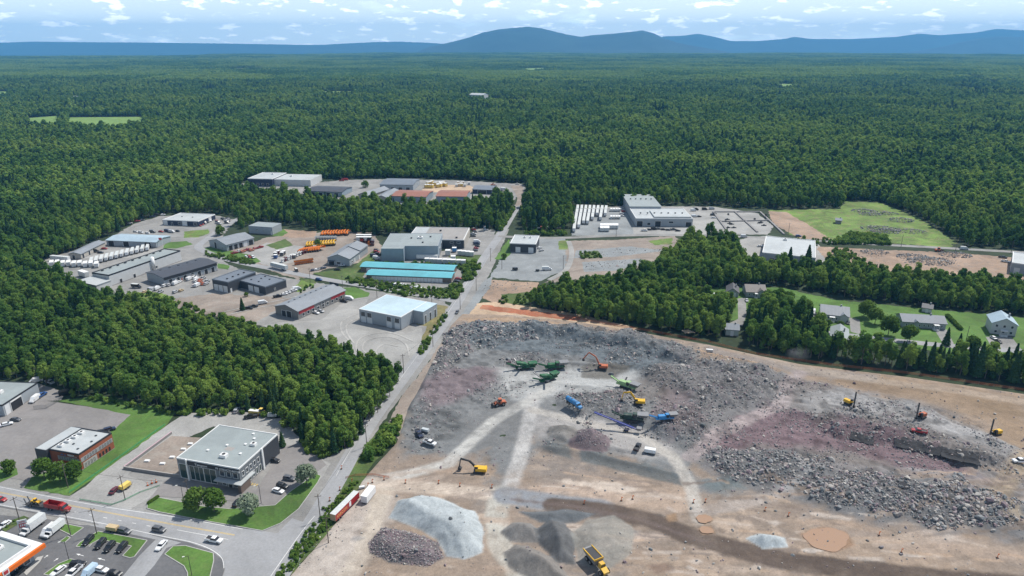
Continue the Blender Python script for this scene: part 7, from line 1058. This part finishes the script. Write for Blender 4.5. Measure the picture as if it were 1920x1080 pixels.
# ---- garden trees, hedges, shrubs
for nm, px, py, s, lb in [('garden', 372, 957, 1.0, 'round green tree, left of the pair on the showroom lawn'), ('garden', 402, 960, 1.0, 'round green tree, right of the pair on the showroom lawn'), ('silver', 465, 968, 1.0, 'silvery tree on the showroom lawn'), ('silver', 576, 912, 1.05, 'silvery tree at the corner of the showroom lawn by the road'), ('garden', 84, 898, .95, 'dark leafy tree before the brick office, left'), ('garden', 113, 903, .9, 'dark leafy tree before the brick office, middle'), ('garden', 143, 898, .85, 'dark leafy tree before the brick office, right'), ('round', 17, 888, 1.0, 'small round tree on the lawn corner at the left edge'),
    ('round', 413, 441, 1.5, 'single round tree beside the four-door grey workshop'), ('spruce', 455, 582, .6, 'small spruce on the brown lot edge'), ('round', 462, 556, .5, 'small bush beside the charcoal workshop'), ('spruce', 1773, 648, .75, 'dark spruce, left of two before the white house'), ('spruce', 1797, 652, .6, 'dark spruce, right of two before the white house'), ('garden', 1507, 590, 1.1, 'big round tree left of the pale house'), ('garden', 1440, 575, 1.2, 'leafy tree right of the grey bungalow'), ('round', 1462, 558, 1.1, 'small round garden tree behind the grey bungalow'), ('garden', 1478, 572, 1.0, 'leafy tree between bungalow and pale house'), ('garden', 1625, 596, 1.2, 'large leafy tree right of the pale house'), ('garden', 1640, 608, 1.1, 'leafy tree before the long bungalow, left end'), ('garden', 1665, 628, 1.3, 'tall tree at the front of the long bungalow'), ('garden', 1705, 642, 1.1, 'tree before the long bungalow, near the street'), ('bigspruce', 1477, 512, 1.0, 'tall dark spruce, left of two before the warehouse'), ('bigspruce', 1511, 513, 1.1, 'tall dark spruce, right of two before the warehouse'), ('round', 1553, 612, .7, 'clipped bush before the pale house, left'), ('round', 1575, 614, .7, 'clipped bush before the pale house, right'), ('garden', 1820, 660, 1.0, 'pale tree by the street before the white house'), ('spruce', 530, 838, .5, 'young spruce at the edge of the showroom drive'), ('round', 598, 842, .7, 'bush at the bend of the showroom drive'), ('round', 1375, 566, .5, 'bush beside the dark garage'), ('garden', 1415, 590, 1.1, 'leafy tree by the residential driveway'), ('round', 945, 486, .8, 'bush left of the black workshop'), ('garden', 735, 378, .8, 'tree between the far sheds'), ('round', 685, 352, 1.4, 'round tree in the far yard'), ('garden', 930, 372, 1.3, 'big round tree by the far road end'), ('round', 597, 462, 1.0, 'bush between pale yard and lift yard')]:
    x, y, z = ON(px, py); tree((x, y, .1), SPEC[nm][0], SPEC[nm][1], NR.uniform(0, 6.28), s * KS, NR.uniform(.2, .5), lb, None, 'garden_tree' if s * dict(shrub=1.6).get(nm, 7) > 4.5 else 'bush', 'tree' if s > .75 else 'bush')
for k in range(14):
    px = 1776 + k * 1.9; py = 594 + k * 1.9; x, y, z = ON(px, py); tree((x, y, .02), SPEC['shrub'][0], SPEC['shrub'][1], NR.uniform(0, 6), 1.1 * KS, .3, 'clipped shrub in the hedge between the lawns', 'hedge between the lawns', 'hedge_shrub', 'shrub')
for k in range(8):
    px = 279 + k * 2.4; py = 945 - k * 1.6; x, y, z = ON(px, py); tree((x, y, .1), SPEC['shrub'][0], SPEC['shrub'][1], NR.uniform(0, 6), .7, .1, 'low round shrub at the corner of the showroom lawn', 'shrubs of the showroom lawn', 'shrub', 'shrub')
SH = [([(385, 472), (470, 488), (480, 494), (470, 498), (385, 480)], .35, .9), ([(648, 522), (700, 527), (860, 550), (862, 562), (760, 556), (650, 530)], .35, 1.0), ([(690, 492), (860, 494), (870, 505), (690, 502)], .2, .9), ([(565, 830), (650, 845), (700, 790), (735, 745), (650, 842), (610, 862), (580, 855)], .3, 1.2), ([(555, 800), (650, 820), (640, 850), (608, 858), (570, 832)], .35, 1.2), ([(675, 866), (700, 835), (735, 790), (752, 790), (745, 826), (700, 862)], .4, 1.6), ([(508, 1092), (572, 1003), (622, 946), (660, 905), (672, 905), (620, 985), (585, 1026), (524, 1096)], 1.5, .55), ([(780, 668), (800, 630), (838, 585), (842, 588), (815, 630), (795, 665)], .35, .8), ([(870, 490), (905, 495), (885, 530), (868, 525)], .25, 1.2), ([(1590, 440), (1660, 445), (1670, 460), (1560, 458)], .3, 1.4), ([(1090, 528), (1170, 520), (1240, 515), (1200, 535), (1080, 545)], .25, 1.5), ([(1080, 474), (1125, 472), (1128, 484), (1090, 486)], .15, .9), ([(1560, 470), (1600, 470), (1620, 500), (1580, 500)], .2, 1.2), ([(930, 560), (990, 552), (995, 575), (940, 572)], .1, 1.0), ([(930, 430), (965, 388), (966, 392), (940, 434)], .4, 1.5), ([(985, 437), (1060, 434), (1062, 442), (985, 442)], .3, 1.2), ([(65, 715), (130, 738), (330, 775), (440, 768), (500, 775), (540, 805), (480, 780), (330, 780), (130, 745)], .18, 1.1), ([(240, 545), (320, 560), (400, 590), (480, 610), (470, 620), (330, 595), (240, 570)], .14, 1.2), ([(590, 962), (640, 935), (655, 925), (640, 950)], .3, .6), ([(840, 540), (865, 535), (868, 548), (842, 560)], .3, 1.1), ([(555, 545), (590, 532), (592, 538), (560, 552)], .2, .6), ([(0, 988), (48, 968), (52, 972), (5, 996)], .3, .5), ([(1480, 446), (1560, 450), (1555, 462), (1500, 460)], .1, 1.0)]
sxs = []
for pts, den, sc_ in SH:
    gp = np.array(G(pts)); lo, hi = gp.min(0), gp.max(0); n2 = int((hi - lo).prod() * den * .7); x = NR.uniform(lo[0], hi[0], n2); y = NR.uniform(lo[1], hi[1], n2); k = sdist(gp, x, y) > 0
    sxs.append(np.stack([x[k], y[k], np.full(k.sum(), sc_)], 1))
SX = np.concatenate(sxs); sz_ = np.array([qh(a, b) for a, b in SX[:, :2]]); RT = np.zeros((len(SX), 3)); RT[:, 2] = NR.uniform(0, 6.28, len(SX))
shc = proto_collection('shrub_kinds', [joined('shrub_a', *SPEC['shrub']), joined('shrub_b', leaf_mesh('sb', *crown_broad(2.2, 1.0, 380, .34, np.random.default_rng(5), low=-.1), 'leaf'), SPEC['shrub'][1])])
instancer('roadside_shrubs', np.stack([SX[:, 0], SX[:, 1], sz_], 1), NR.integers(0, 2, len(SX)), RT, KS * SX[:, 2] * NR.uniform(.5, 1.2, len(SX)), NR.uniform(.1, .6, len(SX)), shc, 'weedy shrubs and brush along road verges and lot edges', 'shrubs')
# ================================================================ rocks
def rock_mat(name, cols):
    m, t, b = nodes(name); N, K = t.nodes, t.links; oi = N.new('ShaderNodeObjectInfo'); rp = N.new('ShaderNodeValToRGB'); rp.color_ramp.interpolation = 'LINEAR'
    rp.color_ramp.elements[0].color = (*cols[0], 1); rp.color_ramp.elements[1].color = (*cols[-1], 1)
    for i, c in enumerate(cols[1:-1]): e = rp.color_ramp.elements.new((i + 1) / (len(cols) - 1)); e.color = (*c, 1)
    K.new(oi.outputs['Random'], rp.inputs[0]); tc_ = N.new('ShaderNodeTexCoord'); no_ = N.new('ShaderNodeTexNoise'); no_.inputs['Scale'].default_value = 3; K.new(tc_.outputs['Object'], no_.inputs['Vector']); mr_ = N.new('ShaderNodeMapRange'); mr_.inputs[3].default_value = .58; mr_.inputs[4].default_value = 1.08; K.new(no_.outputs[0], mr_.inputs[0])
    vm_ = N.new('ShaderNodeVectorMath'); vm_.operation = 'SCALE'; K.new(rp.outputs[0], vm_.inputs[0]); K.new(mr_.outputs[0], vm_.inputs['Scale']); K.new(vm_.outputs[0], b.inputs['Base Color']); b.inputs['Roughness'].default_value = .9; MATS[name] = m
rock_mat('rock', [(.09, .10, .105), (.17, .18, .185), (.22, .23, .235), (.28, .285, .285), (.37, .345, .32), (.46, .43, .39), (.29, .225, .215)]); rock_mat('rock_purple', [(.20, .15, .16), (.28, .21, .225), (.34, .28, .285), (.24, .23, .235)])
def rock_mesh(seed, mat):
    rng = np.random.default_rng(seed); bm = bmesh.new(); pts = rng.normal(size=(16, 3)); pts /= np.linalg.norm(pts, axis=1)[:, None]; pts *= np.array([.62, .45, .36]) * rng.uniform(.8, 1.15, (16, 1))
    for p in pts: bm.verts.new(p)
    r_ = bmesh.ops.convex_hull(bm, input=bm.verts[:]); bmesh.ops.delete(bm, geom=[v for v in bm.verts if not v.link_faces], context='VERTS'); me = bpy.data.meshes.new('rock'); bm.to_mesh(me); bm.free(); me.materials.append(M(mat)); return me
RK = [rock_mesh(k, 'rock') for k in range(7)]; RKP = [rock_mesh(20 + k, 'rock_purple') for k in range(3)]
rc = proto_collection('rock_kinds', [bpy.data.objects.new('rock_kind_%02d' % k, m_) for k, m_ in enumerate(RK + RKP)])
DENS = [1.3, .7, 1.5, 1.7, 1.3, 2.2, 2.2, 1.0, 1.1, .9, .3]; SIZ = [.82, .55, .5, .56, .55, .72, .8, .6, .6, .6, .42]
rp_, rs_, rk_ = [], [], []
for pts, de, si in zip(RUB, DENS, SIZ):
    gp = np.array(G(pts)); lo, hi = gp.min(0) - 5, gp.max(0) + 5; n2 = int((hi - lo).prod() * de); x = NR.uniform(lo[0], hi[0], n2); y = NR.uniform(lo[1], hi[1], n2); k = sdist(gp, x, y) + 11 * fbm(x, y, 91, 4, 1 / 11.0) - 2 > 0; x, y = x[k], y[k]
    rp_.append(np.stack([x, y], 1)); rs_.append(si * np.exp(NR.normal(-.45, .62, len(x)))); rk_.append(NR.integers(0, 9, len(x)))
x = NR.uniform(x0 + 20, x1, 90000); y = NR.uniform(150, 405, 90000); iz = np.clip(((y - y0) / ST).astype(int), 0, len(gy) - 1); ix = np.clip(((x - x0) / ST).astype(int), 0, len(gx) - 1); k = (sdist(QP, x, y) > 3) & (NR.uniform(0, 1, 90000) < np.clip((.12 + 1.2 * rock_zone[iz, ix] * (1 - flatm[iz, ix])) * (.35 + 1.3 * fbm(x, y, 93, 3, 1 / 13.0)), .02, 1)); rp_.append(np.stack([x[k], y[k]], 1)); rs_.append(.42 * np.exp(NR.normal(0, .5, k.sum()))); rk_.append(NR.integers(0, 10, k.sum()))
for pts, de, si in [([(690, 1020), (718, 992), (770, 998), (822, 1020), (832, 1048), (800, 1066), (730, 1056), (694, 1040)], 5.0, .38), ([(1330, 840), (1450, 775), (1560, 800), (1700, 830), (1840, 905), (1640, 870), (1440, 840)], .35, .45), ([(1075, 840), (1105, 795), (1140, 840), (1105, 848)], 5, .25)]:
    gp = np.array(G(pts)); lo, hi = gp.min(0), gp.max(0); n2 = int((hi - lo).prod() * de); x = NR.uniform(lo[0], hi[0], n2); y = NR.uniform(lo[1], hi[1], n2); k = sdist(gp, x, y) > 0; rp_.append(np.stack([x[k], y[k]], 1)); rs_.append(si * np.exp(NR.normal(0, .35, k.sum()))); rk_.append(NR.integers(5, 10, k.sum()))
for pts, de, si in [([(1080, 468), (1250, 462), (1255, 472), (1090, 484)], .12, .6), ([(1095, 492), (1215, 486), (1220, 494), (1100, 510)], .15, .6), ([(900, 520), (1000, 530), (995, 545), (905, 545)], .12, .7), ([(1680, 478), (1790, 485), (1800, 500), (1700, 498)], .2, .7), ([(1600, 468), (1660, 472), (1650, 485), (1590, 480)], .2, .6), ([(560, 1030), (640, 960), (650, 1000), (560, 1075)], .3, .45)]:
    gp = np.array(G(pts)); lo, hi = gp.min(0), gp.max(0); n2 = int((hi - lo).prod() * de); x = NR.uniform(lo[0], hi[0], n2); y = NR.uniform(lo[1], hi[1], n2); k = sdist(gp, x, y) > 0; rp_.append(np.stack([x[k], y[k]], 1)); rs_.append(si * np.exp(NR.normal(0, .4, k.sum()))); rk_.append(NR.integers(0, 7, k.sum()))
for cx_, cy_, rr, hh in [(a_, b_, c_ * KS, d_ * KS) for a_, b_, c_, d_ in [(1620, 396, 9, 2.5), (1632, 402, 8, 2.2), (1665, 401, 7, 2), (1688, 413, 9, 3), (1650, 430, 12, 3.5), (1660, 434, 9, 3), (1710, 434, 9, 2.2), (1780, 525, 5, 2), (1712, 482, 9, 2), (1745, 490, 12, 2), (1640, 473, 8, 2), (1790, 478, 9, 2)]]:   # stone heaps in meadow and lot
    c = U(cx_, cy_); n2 = int(rr * rr * 2.2); a = NR.uniform(0, 6.28, n2); q = np.sqrt(NR.uniform(0, 1, n2)) * rr; rp_.append(np.stack([c[0] + np.cos(a) * q * 1.1, c[1] + np.sin(a) * q * .8, hh * .6 * (1 - q / rr) + .1], 1)); rs_.append(.6 * np.exp(NR.normal(0, .45, n2))); rk_.append(NR.integers(0, 7, n2))
P3 = np.concatenate([np.column_stack([p, [qh(a, b) for a, b in p]]) if p.shape[1] == 2 else p for p in rp_]); RS = np.clip(np.concatenate(rs_), .12, 2.6); RKd = np.concatenate(rk_); P3[:, 2] += RS * .12
pr_x, pr_y = PX(P3[:, 0], P3[:, 1], P3[:, 2]); big = RS / np.hypot(P3[:, 0], P3[:, 1]); big[(pr_x < 0) | (pr_x > 1920) | (pr_y > 1080)] = 0; order = np.argsort(-big)[:220]; solo_r = np.zeros(len(RS), bool); solo_r[order] = True; ROT = NR.uniform(0, 6.28, (len(RS), 3)); ROT[:, :2] *= .12
for i in order:
    me_ = (RK + RKP)[RKd[i]]; o = bpy.data.objects.new('boulder', me_); COL.objects.link(o); o.location = P3[i]; o.rotation_euler = ROT[i]; o.scale = (RS[i],) * 3; zn = 'left rim of the quarry' if pr_x[i] < 1000 and pr_y[i] < 780 else 'back of the quarry' if pr_y[i] < 740 else 'lower right rubble field' if pr_y[i] > 885 and pr_x[i] > 1300 else 'rubble field beside the purple ground' if pr_x[i] > 1300 else 'middle of the quarry'; tag(o, ('very large' if RS[i] > 2.1 else 'large') + ' angular grey boulder in the ' + zn, 'boulder', ('very large' if RS[i] > 2.1 else 'large') + ' boulders in the ' + zn)
k = ~solo_r; instancer('rubble', P3[k], RKd[k], ROT[k], RS[k], np.zeros(k.sum()), rc, 'blasted rock rubble and loose stones over the quarry', 'rubble'); print('rocks', len(RS))
# ================================================================ air
HZ = MB().box(-25500, 25500, -900, 21250, -185, 660); hz = part('haze', HZ, 'wire', None); hz.data.materials.clear()
mh = bpy.data.materials.new('haze_air'); mh.use_nodes = True; t = mh.node_tree; t.nodes.clear(); o_ = t.nodes.new('ShaderNodeOutputMaterial'); pv = t.nodes.new('ShaderNodeVolumePrincipled'); pv.inputs['Color'].default_value = (.15, .50, .95, 1); pv.inputs['Density'].default_value = 6.2e-5; pv.inputs['Anisotropy'].default_value = 0.0; t.links.new(pv.outputs[0], o_.inputs['Volume']); hz.data.materials.append(mh); tag(hz, 'blue summer haze over the far land', 'haze', kind='stuff')
md = bpy.data.materials.new('dust'); md.use_nodes = True; t = md.node_tree; t.nodes.clear(); o_ = t.nodes.new('ShaderNodeOutputMaterial'); pv = t.nodes.new('ShaderNodeVolumePrincipled'); pv.inputs['Color'].default_value = (.85, .86, .88, 1)
tc_ = t.nodes.new('ShaderNodeTexCoord'); vl = t.nodes.new('ShaderNodeVectorMath'); vl.operation = 'LENGTH'; t.links.new(tc_.outputs['Object'], vl.inputs[0]); no_ = t.nodes.new('ShaderNodeTexNoise'); no_.inputs['Scale'].default_value = 2.2; no_.inputs['Detail'].default_value = 4; t.links.new(tc_.outputs['Object'], no_.inputs['Vector'])
ad = t.nodes.new('ShaderNodeMath'); ad.operation = 'MULTIPLY_ADD'; t.links.new(no_.outputs[0], ad.inputs[0]); ad.inputs[1].default_value = 1.2; t.links.new(vl.outputs['Value'], ad.inputs[2]); mr_ = t.nodes.new('ShaderNodeMapRange'); mr_.inputs[1].default_value = .65; mr_.inputs[2].default_value = 1.5; mr_.inputs[3].default_value = .05; mr_.inputs[4].default_value = 0; t.links.new(ad.outputs[0], mr_.inputs[0]); t.links.new(mr_.outputs[0], pv.inputs['Density']); t.links.new(pv.outputs[0], o_.inputs['Volume']); MATS['dust'] = md
for px, py, z, s, lb in [(1712, 776, 4.0, (6, 5, 3.6), 'pale drilling dust drifting from the middle drill rig'), (1496, 676, 4, (8, 5, 4), 'thin dust cloud before the tree row')]:
    bm = bmesh.new(); bmesh.ops.create_icosphere(bm, subdivisions=2, radius=1); me = bpy.data.meshes.new('dust_cloud'); bm.to_mesh(me); bm.free(); me.materials.append(md); o = bpy.data.objects.new('dust_cloud', me); COL.objects.link(o); x, y, q = ON(px, py); o.location = (x, y, q + z); o.scale = s; tag(o, lb, 'dust', kind='stuff')
